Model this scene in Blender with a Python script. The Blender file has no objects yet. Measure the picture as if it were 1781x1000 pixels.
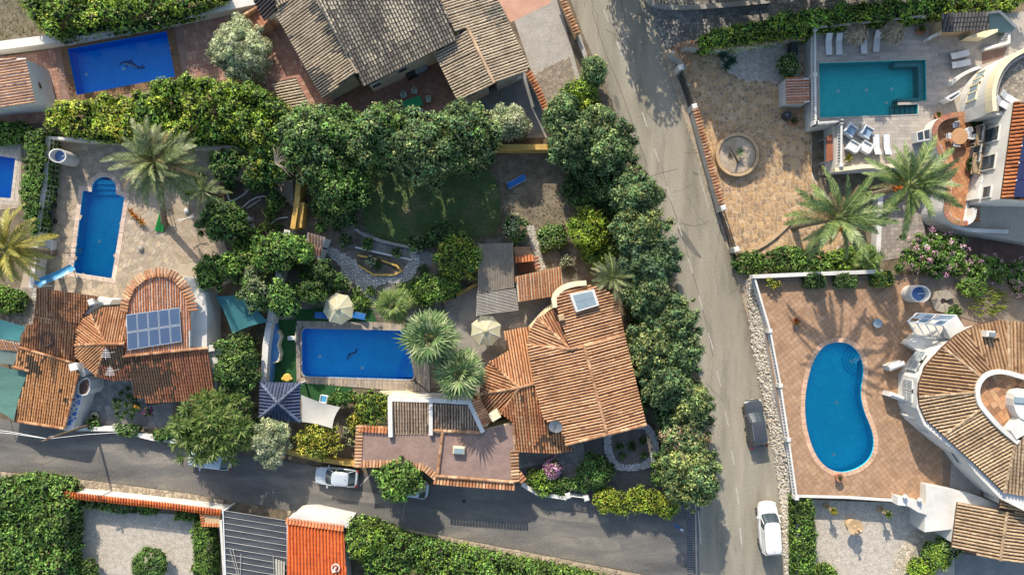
import bpy, bmesh, math, random
import numpy as np
from mathutils import Vector, Matrix, Euler
from mathutils.geometry import tessellate_polygon
R = math.radians
SC = bpy.context.scene
COL = SC.collection
# ------------------------------------------------------------ camera, sky, sun
S = 0.055; H = 70.0; CX, CY = 890.5, 500.0      # metres per photo pixel on the ground, flying height
cam = bpy.data.cameras.new('camera'); camo = bpy.data.objects.new('camera', cam); COL.objects.link(camo)
camo.location = (0, 0, H); camo.rotation_euler = (0, 0, 0)
cam.sensor_width = 36; cam.lens = 18 * H / (CX * S); cam.clip_start = 1; cam.clip_end = 2000
SC.camera = camo
w = bpy.data.worlds.new('World'); SC.world = w; w.use_nodes = True
SUN_EL, SUN_AZ = R(33), math.atan2(-0.27, 0.96)
sky = w.node_tree.nodes.new('ShaderNodeTexSky'); sky.sky_type = 'NISHITA'; sky.sun_disc = False
sky.sun_elevation = SUN_EL; sky.sun_rotation = SUN_AZ; sky.air_density = 1.2; sky.dust_density = 1.6
bg = w.node_tree.nodes['Background']; bg.inputs[1].default_value = 0.15
w.node_tree.links.new(sky.outputs[0], bg.inputs[0])
sl = bpy.data.lights.new('sun', 'SUN'); sl.energy = 3.9; sl.angle = R(0.5); sl.color = (1.0, 0.89, 0.74)
so = bpy.data.objects.new('sun', sl); COL.objects.link(so)
sd = Vector((math.sin(SUN_AZ) * math.cos(SUN_EL), math.cos(SUN_AZ) * math.cos(SUN_EL), math.sin(SUN_EL)))
so.rotation_euler = sd.to_track_quat('Z', 'Y').to_euler(); so.location = sd * 90
SC.view_settings.view_transform = 'Standard'; SC.view_settings.look = 'None'
SC.view_settings.exposure = 0.7; SC.view_settings.gamma = 1.0; SC.view_settings.use_curve_mapping = False
SC.cycles.max_bounces = 6; SC.cycles.transparent_max_bounces = 12
SC.cycles.caustics_reflective = False; SC.cycles.caustics_refractive = False

rnd = random.Random(7)
nrs = np.random.RandomState(11)

def W(px, py, z=0.0):
    k = S * (H - z) / H
    return Vector(((px - CX) * k, (CY - py) * k, z))
def Wm(pts, z=0.0): return [W(p[0], p[1], z) for p in pts]
def s2l(c):
    return tuple((x / 12.92 if x <= 0.04045 else ((x + 0.055) / 1.055) ** 2.4) for x in c[:3])
def rgb(r, g, b): return s2l((r / 255, g / 255, b / 255))

# ------------------------------------------------------------ materials
MATS = {}
def mat(name, cols, scale=1.0, rough=0.8, bump=0.0, bscale=20.0, attr=False, spec=0.3, detail=6, fine=0.25,
        fscale=12.0, metallic=0.0, trans=0.0, distort=0.3, stretch=None, stain=None):
    """procedural material: large noise through a ramp of colours, fine noise for grain, bump, optional per-face colour"""
    if name in MATS: return MATS[name]
    m = bpy.data.materials.new(name); m.use_nodes = True; nt = m.node_tree; N = nt.nodes; L = nt.links
    p = N['Principled BSDF']; p.inputs['Roughness'].default_value = rough; p.inputs['Metallic'].default_value = metallic
    p.inputs['Specular IOR Level'].default_value = spec
    geo = N.new('ShaderNodeNewGeometry'); src = geo.outputs['Position']
    if stretch:
        mp = N.new('ShaderNodeMapping'); mp.inputs['Rotation'].default_value = (0, 0, R(stretch[2])); mp.inputs['Scale'].default_value = (stretch[0], stretch[1], 1)
        mp.vector_type = 'TEXTURE' if False else 'POINT'
        L.new(src, mp.inputs[0]); src = mp.outputs[0]
    n1 = N.new('ShaderNodeTexNoise'); n1.inputs['Scale'].default_value = scale; n1.inputs['Detail'].default_value = detail
    n1.inputs['Roughness'].default_value = 0.62; n1.inputs['Distortion'].default_value = distort; L.new(src, n1.inputs['Vector'])
    rp = N.new('ShaderNodeValToRGB'); el = rp.color_ramp.elements
    k = len(cols)
    if k == 1: cols = [cols[0], cols[0]]; k = 2
    for i, c in enumerate(cols):
        pos = 0.33 + 0.34 * i / (k - 1)
        if i < 2: e = el[i]; e.position = pos
        else: e = el.new(pos)
        e.color = (*c, 1)
    L.new(n1.outputs['Fac'], rp.inputs[0]); out = rp.outputs[0]
    if attr:
        at = N.new('ShaderNodeAttribute'); at.attribute_name = 'Col'
        mx = N.new('ShaderNodeMixRGB'); mx.blend_type = 'MULTIPLY'; mx.inputs[0].default_value = 1
        L.new(out, mx.inputs[1]); L.new(at.outputs['Color'], mx.inputs[2]); out = mx.outputs[0]
    if stain:
        n3 = N.new('ShaderNodeTexNoise'); n3.inputs['Scale'].default_value = stain[1]; n3.inputs['Detail'].default_value = 5; L.new(src, n3.inputs['Vector'])
        r3 = N.new('ShaderNodeMapRange'); r3.inputs[1].default_value = stain[2]; r3.inputs[2].default_value = stain[2] + 0.12; r3.inputs[4].default_value = stain[3]
        L.new(n3.outputs['Fac'], r3.inputs[0])
        m3 = N.new('ShaderNodeMixRGB'); L.new(r3.outputs[0], m3.inputs[0]); L.new(out, m3.inputs[1]); m3.inputs[2].default_value = (*stain[0], 1); out = m3.outputs[0]
    if fine:
        n2 = N.new('ShaderNodeTexNoise'); n2.inputs['Scale'].default_value = fscale; n2.inputs['Detail'].default_value = 4; n2.inputs['Roughness'].default_value = 0.7
        L.new(geo.outputs['Position'], n2.inputs['Vector'])
        mr = N.new('ShaderNodeMapRange'); mr.inputs[1].default_value = 0.3; mr.inputs[2].default_value = 0.7
        mr.inputs[3].default_value = 1 - fine; mr.inputs[4].default_value = 1 + fine; L.new(n2.outputs['Fac'], mr.inputs[0])
        m2 = N.new('ShaderNodeVectorMath'); m2.operation = 'SCALE'; L.new(out, m2.inputs[0]); L.new(mr.outputs[0], m2.inputs['Scale']); out = m2.outputs[0]
    L.new(out, p.inputs['Base Color'])
    if bump:
        nb = N.new('ShaderNodeTexNoise'); nb.inputs['Scale'].default_value = bscale; nb.inputs['Detail'].default_value = 5; L.new(geo.outputs['Position'], nb.inputs['Vector'])
        b = N.new('ShaderNodeBump'); b.inputs['Strength'].default_value = 1.0; b.inputs['Distance'].default_value = bump; L.new(nb.outputs['Fac'], b.inputs['Height']); L.new(b.outputs[0], p.inputs['Normal'])
    if trans:
        tr = N.new('ShaderNodeBsdfTranslucent'); L.new(out, tr.inputs[0]); ms = N.new('ShaderNodeMixShader'); ms.inputs[0].default_value = trans
        L.new(p.outputs[0], ms.inputs[1]); L.new(tr.outputs[0], ms.inputs[2]); L.new(ms.outputs[0], N['Material Output'].inputs[0])
    MATS[name] = m; return m
def flat(name, c, rough=0.5, metallic=0.0, spec=0.4, fine=0.12, attr=False):
    return mat(name, [c, tuple(x * 0.86 for x in c)], 0.9, rough, 0.0, attr=attr, spec=spec, metallic=metallic, fine=fine, fscale=3.0)
def water(name, tint, gloss=0.02, ripple=0.03, rs=1.6):
    if name in MATS: return MATS[name]
    m = bpy.data.materials.new(name); m.use_nodes = True; nt = m.node_tree; N = nt.nodes; L = nt.links
    N.remove(N['Principled BSDF'])
    t = N.new('ShaderNodeBsdfTransparent'); t.inputs[0].default_value = (*tint, 1)
    g = N.new('ShaderNodeBsdfGlossy'); g.inputs['Roughness'].default_value = gloss
    if ripple:      # caustic light network of waves put into the tint as a cell pattern
        gp_ = N.new('ShaderNodeNewGeometry'); nz_ = N.new('ShaderNodeTexNoise'); nz_.inputs['Scale'].default_value = 1.3; nz_.inputs['Detail'].default_value = 3; L.new(gp_.outputs['Position'], nz_.inputs['Vector'])
        ad = N.new('ShaderNodeMixRGB'); ad.blend_type = 'ADD'; ad.inputs[0].default_value = .8; L.new(gp_.outputs['Position'], ad.inputs[1]); L.new(nz_.outputs['Color'], ad.inputs[2])
        vo = N.new('ShaderNodeTexVoronoi'); vo.feature = 'DISTANCE_TO_EDGE'; vo.inputs['Scale'].default_value = 3.0; L.new(ad.outputs[0], vo.inputs['Vector'])
        mr_ = N.new('ShaderNodeMapRange'); mr_.inputs[1].default_value = 0; mr_.inputs[2].default_value = .42; mr_.inputs[3].default_value = 1.0; mr_.inputs[4].default_value = .91; L.new(vo.outputs['Distance'], mr_.inputs[0])
        sc_ = N.new('ShaderNodeVectorMath'); sc_.operation = 'SCALE'; sc_.inputs[0].default_value = tint; L.new(mr_.outputs[0], sc_.inputs['Scale']); L.new(sc_.outputs[0], t.inputs[0])
    fr = N.new('ShaderNodeFresnel'); fr.inputs[0].default_value = 1.33
    n = N.new('ShaderNodeTexNoise'); n.inputs['Scale'].default_value = rs; n.inputs['Detail'].default_value = 3; geo = N.new('ShaderNodeNewGeometry'); L.new(geo.outputs['Position'], n.inputs['Vector'])
    b = N.new('ShaderNodeBump'); b.inputs['Distance'].default_value = ripple; L.new(n.outputs['Fac'], b.inputs['Height'])
    L.new(b.outputs[0], g.inputs['Normal']); L.new(b.outputs[0], fr.inputs['Normal'])
    mx = N.new('ShaderNodeMixShader'); L.new(fr.outputs[0], mx.inputs[0]); L.new(t.outputs[0], mx.inputs[1]); L.new(g.outputs[0], mx.inputs[2])
    L.new(mx.outputs[0], N['Material Output'].inputs[0]); MATS[name] = m; return m
def glass(name, c, rough=0.08):
    return mat(name, [c, tuple(x * 0.8 for x in c)], 0.6, rough, 0, spec=0.8, fine=0)

# ------------------------------------------------------------ object helpers
def props(o, label=None, cat=None, group=None, kind=None):
    if label: o['label'] = label
    if cat: o['category'] = cat
    if group: o['group'] = group
    if kind: o['kind'] = kind
    return o
def thing(name, label, cat, loc=(0, 0, 0), group=None, rz=0.0):
    o = bpy.data.objects.new(name, None); COL.objects.link(o); o.location = loc; o.rotation_euler.z = rz; o.empty_display_size = 0.3
    return props(o, label, cat, group)
def origin(o):
    v = Vector((0, 0, 0))
    while o is not None: v += o.location; o = o.parent
    return v
def copy_tree(o, parent=None):
    c = o.copy(); COL.objects.link(c); c.parent = parent
    for ch in list(o.children): copy_tree(ch, c)
    return c
def dup(o, loc, rz=0.0, label=None, group=None, scale=None):
    c = copy_tree(o); c.location = loc; c.rotation_euler.z = rz
    if label: c['label'] = label
    if group: c['group'] = group
    if scale: c.scale = (scale, scale, scale)
    return c

class MB:
    def __init__(s): s.v = []; s.f = []; s.c = []; s.n = 0; s.hascol = False
    def add(s, vs, fs, col=None):
        o = s.n
        s.v.extend([tuple(v) for v in vs]); s.n += len(vs)
        for i, f in enumerate(fs):
            s.f.append(tuple(a + o for a in f)); s.c.append(col if col else (1, 1, 1))
        if col: s.hascol = True
        return s
    def box(s, c, d, rz=0.0, col=None, rx=0.0, ry=0.0):
        M = Matrix.Translation(c) @ Euler((rx, ry, rz)).to_matrix().to_4x4()
        x, y, z = d[0] / 2, d[1] / 2, d[2] / 2
        vs = [M @ Vector(p) for p in ((-x, -y, -z), (x, -y, -z), (x, y, -z), (-x, y, -z), (-x, -y, z), (x, -y, z), (x, y, z), (-x, y, z))]
        return s.add(vs, [(0, 3, 2, 1), (4, 5, 6, 7), (0, 1, 5, 4), (1, 2, 6, 5), (2, 3, 7, 6), (3, 0, 4, 7)], col)
    def bevbox(s, c, d, b, rz=0.0, col=None):
        """box whose top edges are chamfered by b"""
        M = Matrix.Translation(c) @ Matrix.Rotation(rz, 4, 'Z'); x, y, z = d[0] / 2, d[1] / 2, d[2] / 2
        L = []
        for (zz, k) in ((-z, 0), (z - b, 0), (z, b)):
            for (a, e) in ((-1, -1), (1, -1), (1, 1), (-1, 1)): L.append(M @ Vector((a * (x - k), e * (y - k), zz)))
        f = [(3, 2, 1, 0), (8, 9, 10, 11)]
        for r in (0, 4):
            for i in range(4): f.append((r + i, r + (i + 1) % 4, r + 4 + (i + 1) % 4, r + 4 + i))
        return s.add(L, f, col)
    def prism(s, poly, z0, z1, col=None, bottom=False):
        """extruded polygon; z0/z1 numbers or per-vertex lists; triangulated caps"""
        n = len(poly); a = area2(poly)
        if a < 0:
            poly = list(poly)[::-1]
            if isinstance(z0, list): z0 = z0[::-1]
            if isinstance(z1, list): z1 = z1[::-1]
        Z0 = z0 if isinstance(z0, list) else [z0] * n; Z1 = z1 if isinstance(z1, list) else [z1] * n
        vs = [(p[0], p[1], Z0[i]) for i, p in enumerate(poly)] + [(p[0], p[1], Z1[i]) for i, p in enumerate(poly)]
        fs = [(i, (i + 1) % n, n + (i + 1) % n, n + i) for i in range(n)]
        if n == 4: T = [(0, 1, 2, 3)]
        else: T = orient(tessellate_polygon([[Vector((p[0], p[1], 0)) for p in poly]]), poly)
        fs += [tuple(n + i for i in t) for t in T]
        if bottom: fs += [tuple(t[::-1]) for t in T]
        return s.add(vs, fs, col)
    def tube(s, pts, r, n=6, col=None, cap=True):
        pts = [Vector(p) for p in pts]; rs = r if isinstance(r, (list, tuple)) else [r] * len(pts)
        vs = []; fs = []
        for i, p in enumerate(pts):
            t = (pts[min(i + 1, len(pts) - 1)] - pts[max(i - 1, 0)]).normalized()
            a = t.orthogonal().normalized() if abs(t.z) > 0.95 else Vector((-t.y, t.x, 0)).normalized(); b = t.cross(a)
            for k in range(n):
                an = 2 * math.pi * k / n; vs.append(p + (a * math.cos(an) + b * math.sin(an)) * rs[i])
        for i in range(len(pts) - 1):
            for k in range(n): fs.append((i * n + k, i * n + (k + 1) % n, (i + 1) * n + (k + 1) % n, (i + 1) * n + k))
        if cap: fs.append(tuple(range(n))[::-1]); fs.append(tuple((len(pts) - 1) * n + k for k in range(n)))
        return s.add(vs, fs, col)
    def lathe(s, c, prof, n=16, col=None, cap=True):
        vs = []; fs = []
        for (r, z) in prof:
            for k in range(n): a = 2 * math.pi * k / n; vs.append((c[0] + r * math.cos(a), c[1] + r * math.sin(a), c[2] + z))
        for i in range(len(prof) - 1):
            for k in range(n): fs.append((i * n + k, i * n + (k + 1) % n, (i + 1) * n + (k + 1) % n, (i + 1) * n + k))
        if cap: fs.append(tuple((len(prof) - 1) * n + k for k in range(n)))
        return s.add(vs, fs, col)
    def quad(s, a, b, c, d, col=None): return s.add([a, b, c, d], [(0, 1, 2, 3)], col)
    def build(s, name, m, parent=None, label=None, cat=None, group=None, kind=None, smooth=False, loc=None, link=True):
        me = bpy.data.meshes.new(name)
        V = np.array(s.v, dtype=np.float64).reshape(-1, 3)
        if parent is not None: o0 = origin(parent)
        elif loc is not None: o0 = Vector(loc)
        else: o0 = Vector((V[:, 0].mean(), V[:, 1].mean(), V[:, 2].min())) if len(V) else Vector()
        me.from_pydata((V - np.array(o0)).tolist(), [], s.f)
        if s.hascol:
            ca = me.attributes.new('Col', 'FLOAT_COLOR', 'FACE'); arr = np.ones((len(s.f), 4), dtype=np.float32); arr[:, :3] = np.array(s.c)
            ca.data.foreach_set('color', arr.ravel())
        if smooth: me.polygons.foreach_set('use_smooth', [True] * len(me.polygons))
        me.materials.append(m); me.update()
        o = bpy.data.objects.new(name, me); COL.objects.link(o)
        if parent is not None: o.parent = parent
        else: o.location = o0
        return props(o, label, cat, group, kind)

def area2(P): return sum(P[i][0] * P[(i + 1) % len(P)][1] - P[(i + 1) % len(P)][0] * P[i][1] for i in range(len(P)))
def orient(T, P):
    out = []
    for t in T:
        a = area2([P[i] for i in t])
        if abs(a) < 1e-9: continue
        out.append(tuple(t) if a > 0 else tuple(t[::-1]))
    return out
def inside(p, P):
    x, y = p[0], p[1]; c = False; n = len(P); j = n - 1
    for i in range(n):
        a, b = P[i], P[j]
        if (a[1] > y) != (b[1] > y) and x < (b[0] - a[0]) * (y - a[1]) / (b[1] - a[1] + 1e-12) + a[0]: c = not c
        j = i
    return c
def clip_half(P, nx, ny, d):
    """keep nx*x+ny*y<=d"""
    out = []; n = len(P)
    for i in range(n):
        a, b = P[i], P[(i + 1) % n]; da = nx * a[0] + ny * a[1] - d; db = nx * b[0] + ny * b[1] - d
        if da <= 0: out.append(a)
        if (da < 0 < db) or (db < 0 < da):
            t = da / (da - db); out.append((a[0] + (b[0] - a[0]) * t, a[1] + (b[1] - a[1]) * t))
    return out
def clip_convex(P, C):
    """clip polygon P by the convex counter-clockwise window C"""
    for i in range(len(C)):
        a, b = C[i], C[(i + 1) % len(C)]; nx, ny = b[1] - a[1], a[0] - b[0]
        P = clip_half(P, nx, ny, nx * a[0] + ny * a[1])
        if len(P) < 3: return []
    return P
def offset(P, d):
    """move each vertex of the polygon outwards by about d (positive = larger)"""
    P = [Vector((p[0], p[1])) for p in P]; sgn = 1 if area2(P) > 0 else -1; n = len(P); out = []
    for i in range(n):
        e1 = (P[i] - P[i - 1]); e2 = (P[(i + 1) % n] - P[i])
        if e1.length < 1e-9 or e2.length < 1e-9: out.append(P[i].copy()); continue
        e1.normalize(); e2.normalize()
        n1 = Vector((e1.y, -e1.x)) * sgn; n2 = Vector((e2.y, -e2.x)) * sgn; m = n1 + n2
        if m.length < 0.2: m = n1.copy()
        k = d / max(0.35, m.normalized().dot(n1)); out.append(P[i] + m.normalized() * k)
    return out
def arc(cx, cy, rx, ry, a0, a1, n):
    return [(cx + rx * math.cos(R(a0 + (a1 - a0) * i / n)), cy - ry * math.sin(R(a0 + (a1 - a0) * i / n))) for i in range(n + 1)]
def smooth_poly(P, it=2, closed=True):
    for _ in range(it):
        Q = []; n = len(P); rng = range(n) if closed else range(n - 1)
        if not closed: Q.append(P[0])
        for i in rng:
            a, b = P[i], P[(i + 1) % n]
            Q.append((a[0] * .75 + b[0] * .25, a[1] * .75 + b[1] * .25)); Q.append((a[0] * .25 + b[0] * .75, a[1] * .25 + b[1] * .75))
        if not closed: Q.append(P[-1])
        P = Q
    return P
def cen(P): return (sum(p[0] for p in P) / len(P), sum(p[1] for p in P) / len(P))

HOLES = []      # (world outline, level) of every pool: surfaces of that level are cut round it
def hole(P, z): HOLES.append(([(p[0], p[1]) for p in P], z))
def holes_in(P, z): return [h for (h, hz) in HOLES if abs(hz - z) < 0.3 and inside(cen(h), P)]
def sheet(name, poly, z, m, label=None, world=False, kind='structure', parent=None, dz=0.0):
    P = [(p[0], p[1]) for p in (poly if world else Wm(poly, z))]
    if area2(P) < 0: P = P[::-1]
    hs = holes_in(P, z); loops = [P] + hs; allv = [v for l in loops for v in l]
    T = orient(tessellate_polygon([[Vector((v[0], v[1], 0)) for v in l] for l in loops]), allv)
    mb = MB(); mb.add([(v[0], v[1], z + dz) for v in allv], T)
    return mb.build(name, m, parent, kind=kind, label=label)
def near_hole(c, hs, d): return any(inside(c, offset(h, d)) for h in hs)

def paving(parent, poly, z, m, size=(0.4, 0.4), ang=0.0, joint=0.02, th=0.02, cols=((1, 1, 1),), bond=0.0, name='paving_tile', skip=None, single=0):
    """laid tiles clipped to the outline, one joined part (or single parts when they are large)"""
    P = [(p[0], p[1]) for p in Wm(poly, z)]
    if area2(P) < 0: P = P[::-1]
    hs = [offset(h, 0.18) for h in holes_in(P, z)] + [[(p[0], p[1]) for p in Wm(q, z)] for q in (skip or [])]
    ca, sa = math.cos(R(ang)), math.sin(R(ang)); Q = [(p[0] * ca + p[1] * sa, -p[0] * sa + p[1] * ca) for p in P]
    x0, x1 = min(q[0] for q in Q), max(q[0] for q in Q); y0, y1 = min(q[1] for q in Q), max(q[1] for q in Q)
    sx, sy = size; mb = MB(); k = 0; n1 = 0
    for j in range(int((y1 - y0) / sy) + 1):
        off = bond * sx * (j % 2)
        for i in range(-1, int((x1 - x0) / sx) + 1):
            a = x0 + i * sx + off + joint / 2; b = y0 + j * sy + joint / 2
            C = [(a, b), (a + sx - joint, b), (a + sx - joint, b + sy - joint), (a, b + sy - joint)]
            F = clip_convex(Q, C)
            if len(F) < 3 or abs(area2(F)) < 0.15 * sx * sy: continue
            F = [(q[0] * ca - q[1] * sa, q[0] * sa + q[1] * ca) for q in F]; c = cen(F)
            st = [any(inside(q, h) for h in hs) for q in F + [c]] if hs else [False]
            if all(st): continue
            if any(st):
                cc = cols[rnd.randrange(len(cols))]
                for a_ in range(5):
                    for b_ in range(5):
                        w1, w2 = (C[2][0] - C[0][0]) / 5, (C[2][1] - C[0][1]) / 5; x_, y_ = C[0][0] + a_ * w1, C[0][1] + b_ * w2; G = clip_convex(Q, [(x_, y_), (x_ + w1, y_), (x_ + w1, y_ + w2), (x_, y_ + w2)])
                        if len(G) < 3: continue
                        G = [(q[0] * ca - q[1] * sa, q[0] * sa + q[1] * ca) for q in G]
                        if not any(inside(cen(G), h) for h in hs): mb.prism(G, z - 0.01, z + th, cc); k += 1
                continue
            t = th * rnd.uniform(.75, 1.15); cc = cols[rnd.randrange(len(cols))]; v = rnd.uniform(.93, 1.06); cc = tuple(x * v for x in cc)
            if n1 < single:
                s = MB(); s.prism(F, z - 0.01, z + t, cc); s.build(name, m, parent); n1 += 1
            else: mb.prism(F, z - 0.01, z + t, cc); k += 1
    if k: return mb.build(name + 's' if single else 'paving', m, parent, kind='stuff')

def stones(parent, poly, z, m, size=0.5, joint=0.05, th=0.03, cols=((1, 1, 1),), name='flagstones', skip=None, seed=1, jit=0.42, bev=0.0, single=0, zf=None, rise=(.7, 1.2)):
    """irregular stones: the cells of a jittered grid, shrunk by the joint and raised out of their bed"""
    rs = random.Random(seed); P = [(p[0], p[1]) for p in Wm(poly, z)]
    if area2(P) < 0: P = P[::-1]
    hs = [offset(h, 0.15) for h in holes_in(P, z)] + [[(p[0], p[1]) for p in Wm(q, z)] for q in (skip or [])]
    x0, x1 = min(q[0] for q in P) - size, max(q[0] for q in P) + size; y0, y1 = min(q[1] for q in P) - size, max(q[1] for q in P) + size
    nx, ny = int((x1 - x0) / size) + 2, int((y1 - y0) / size) + 2
    g = {(i, j): (x0 + (i + .5 + rs.uniform(-jit, jit)) * size, y0 + (j + .5 + rs.uniform(-jit, jit)) * size) for i in range(nx) for j in range(ny)}
    big = offset(P, size); mb = MB(); k = 0; n1 = 0
    for (i, j), c in g.items():
        if not inside(c, P): continue
        C = [(c[0] - size, c[1] - size), (c[0] + size, c[1] - size), (c[0] + size, c[1] + size), (c[0] - size, c[1] + size)]
        for a in (-2, -1, 0, 1, 2):
            for b in (-2, -1, 0, 1, 2):
                if (a or b) and (i + a, j + b) in g:
                    o = g[(i + a, j + b)]; nx_, ny_ = o[0] - c[0], o[1] - c[1]; L = math.hypot(nx_, ny_) + 1e-9
                    C = clip_half(C, nx_ / L, ny_ / L, ((o[0] ** 2 + o[1] ** 2) - (c[0] ** 2 + c[1] ** 2)) / (2 * L) - joint / 2)
                    if len(C) < 3: break
            if len(C) < 3: break
        if len(C) < 3 or any(inside(c, h) for h in hs): continue
        if not all(inside(q, P) for q in C):
            C = clip_convex(P, C)
            if len(C) < 3: continue
        cc = cols[rs.randrange(len(cols))]; v = rs.uniform(.82, 1.12); cc = tuple(x * v for x in cc); t = th * rs.uniform(*rise)
        zz = zf(c) if zf else z
        tgt = mb
        if n1 < single: tgt = MB(); n1 += 1
        if bev:
            c2 = cen(C); n = len(C); T = [(c2[0] + (q[0] - c2[0]) * (1 - bev), c2[1] + (q[1] - c2[1]) * (1 - bev)) for q in C]
            if area2(C) < 0: C = C[::-1]; T = T[::-1]
            vs = [(q[0], q[1], zz - .01) for q in C] + [(q[0], q[1], zz + t * .55) for q in C] + [(q[0], q[1], zz + t) for q in T]
            fs = [(q, (q + 1) % n, n + (q + 1) % n, n + q) for q in range(n)] + [(n + q, n + (q + 1) % n, 2 * n + (q + 1) % n, 2 * n + q) for q in range(n)] + [tuple(2 * n + q for q in range(n))]
            tgt.add(vs, fs, cc)
        else: tgt.prism(C, zz - .01, zz + t, cc)
        if tgt is not mb: tgt.build(name[:-1] if name.endswith('s') else name, m, parent)
        else: k += 1
    if k: return mb.build(name, m, parent, kind='stuff')

# ------------------------------------------------------------ roofs
class Plane:
    """z = a + b x + c y through three (px, py, z) photo points"""
    def __init__(s, *p):
        A = []; B = []
        for q in p:
            v = W(*q); A.append((1, v.x, v.y)); B.append(v.z)
        s.a, s.b, s.c = np.linalg.solve(np.array(A), np.array(B))
        g = math.hypot(s.b, s.c); s.down = Vector((-s.b, -s.c)) / g if g > 1e-6 else Vector((0, -1))
    def z(s, x, y): return s.a + s.b * x + s.c * y
    def P(s, px, py):
        dx, dy = (px - CX) * S / H, (CY - py) * S / H      # ray: (dx t, dy t, H - t)
        t = (H - s.a) / (1 + s.b * dx + s.c * dy); return Vector((dx * t, dy * t, H - t))
def rowspans(Q, v):
    xs = []
    n = len(Q)
    for i in range(n):
        a, b = Q[i], Q[(i + 1) % n]
        if (a[1] > v) != (b[1] > v): xs.append(a[0] + (v - a[1]) / (b[1] - a[1]) * (b[0] - a[0]))
    xs.sort(); return list(zip(xs[::2], xs[1::2]))
def tile_rows(mb, poly, pl, down=None, pitch=0.34, length=0.42, rad=None, pal=((.3, .1, .05),), patch=None, seed=3, step=0.01, lift=0.0, cell=0.9):
    """rows of overlapping barrel tiles running down the plane"""
    rs = random.Random(seed); P = [pl.P(*p) for p in poly]; d = Vector(down).normalized() if down else pl.down.copy(); c = Vector((-d.y, d.x))
    Q = [(p.x * d.x + p.y * d.y, p.x * c.x + p.y * c.y) for p in P]; v0, v1 = min(q[1] for q in Q), max(q[1] for q in Q)
    rad = rad or pitch * 0.35; nr = int((v1 - v0) / pitch); off = (v1 - v0 - nr * pitch) / 2; ns = 4
    ph = [(rs.uniform(0, 6.3), rs.uniform(.5, 1.3), rs.uniform(.5, 1.3)) for _ in range(4)]
    nz = pl.b * d.x + pl.c * d.y; nrm = Vector((-pl.b, -pl.c, 1)).normalized()
    for i in range(nr + 1):
        v = v0 + off + pitch * (i + 0.0) + 1e-4
        for (a, b) in rowspans(Q, v):
            rowcol = tuple(.5 * x + .5 * y for x, y in zip(pal[rs.randrange(len(pal))], pal[0])); n = max(1, round((b - a) / length)); L = (b - a) / n; j0 = rs.uniform(-.02, .02)
            for k in range(n):
                u1 = b - k * L; u0 = u1 - L * 1.06; jv = v + rs.uniform(-.012, .012) + j0; vs = []
                for (u, rr, up) in ((u0, rad * .9, lift), (u1, rad * 1.05, lift + step)):
                    u = max(u, a - .03); x, y = u * d.x + jv * c.x, u * d.y + jv * c.y; z = pl.z(x, y)
                    for q in range(ns + 1):
                        t = math.pi * q / ns; cs, sn = math.cos(t) * rr, math.sin(t) * rr * 1.2
                        vs.append(Vector((x + c.x * cs, y + c.y * cs, z + (pl.b * c.x + pl.c * c.y) * cs)) + nrm * (sn + up))
                fs = [(q, q + 1, ns + 2 + q, ns + 1 + q) for q in range(ns)] + [tuple(range(ns + 1, 2 * ns + 2))[::-1]]
                mx, my = (u0 * d.x + v * c.x), (u0 * d.y + v * c.y)
                s_ = sum(math.sin(p0 + mx * f1 * cell + my * f2 * cell * (1 if q_ % 2 else -1)) for q_, (p0, f1, f2) in enumerate(ph)) / 4 + rs.uniform(-.3, .3)
                if patch and s_ > patch[1]: col = patch[0]
                else: col = rowcol if rs.random() < .8 else pal[rs.randrange(len(pal))]
                t = rs.uniform(.93, 1.09); mb.add(vs, [f[::-1] for f in fs], tuple(x * t for x in col))
    return mb
def ridge(mb, pts, r=0.17, L=0.42, pal=((.4, .2, .1),), seed=2, up=.05):
    """ridge or verge caps along a 3D line"""
    rs = random.Random(seed); pts = [Vector(p) for p in pts]
    for a, b in zip(pts[:-1], pts[1:]):
        D = b - a; n = max(1, round(D.length / L)); d = D.normalized(); s = Vector((-d.y, d.x, 0)).normalized(); nn = s.cross(d) * -1
        if nn.z < 0: nn = -nn
        for k in range(n):
            p0, p1 = a + D * (k / n), a + D * ((k + 1.06) / n); vs = []
            for (p, rr, u) in ((p0, r * 1.05, .03), (p1, r * .9, 0)):
                for q in range(5):
                    t = math.pi * q / 4; vs.append(p + s * math.cos(t) * rr + nn * (math.sin(t) * rr * .8 + u + up))
            col = pal[rs.randrange(len(pal))]; t = rs.uniform(.8, 1.15)
            mb.add(vs, [(q, q + 1, 6 + q, 5 + q) for q in range(4)] + [(0, 1, 2, 3, 4), (9, 8, 7, 6, 5)], tuple(x * t for x in col))
    return mb
def roof_face(house, poly, pl, pal, wallm, slabm, z0=0.0, down=None, pitch=0.25, length=0.36, patch=None, seed=3, inset=0.35, body=True, base=None, th=0.14, bedm=None, step=.009, cell=.9, slab=True):
    """one pitched roof face: slab, tiles (one part) and the house body under it"""
    P = [pl.P(*p) for p in poly]; V = [(p.x, p.y) for p in P]
    if slab:
        mb = MB(); mb.prism(V, [pl.z(*v) - th for v in V], [pl.z(*v) - .005 for v in V], bottom=True); mb.build('roof_slab', bedm or slabm, house)
    mb = MB(); tile_rows(mb, poly, pl, down, pitch, length, pal=pal, patch=patch, seed=seed, step=step, cell=cell); mb.build('roof_tiles', MATS['tile'], house, kind='stuff')
    if body:
        B = offset(V, -inset); mb = MB(); mb.prism([(b[0], b[1]) for b in B], z0 - .02 * (seed % 7) , [pl.z(*b) - th - .004 for b in B]); mb.build('wall', wallm, house)
def verge(mb, poly, pl, idx, r=.15, pal=((.4, .2, .1),), L=.42, seed=1):
    for (i, j) in idx: ridge(mb, [pl.P(*poly[i]), pl.P(*poly[j])], r, L, pal, seed)

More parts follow.
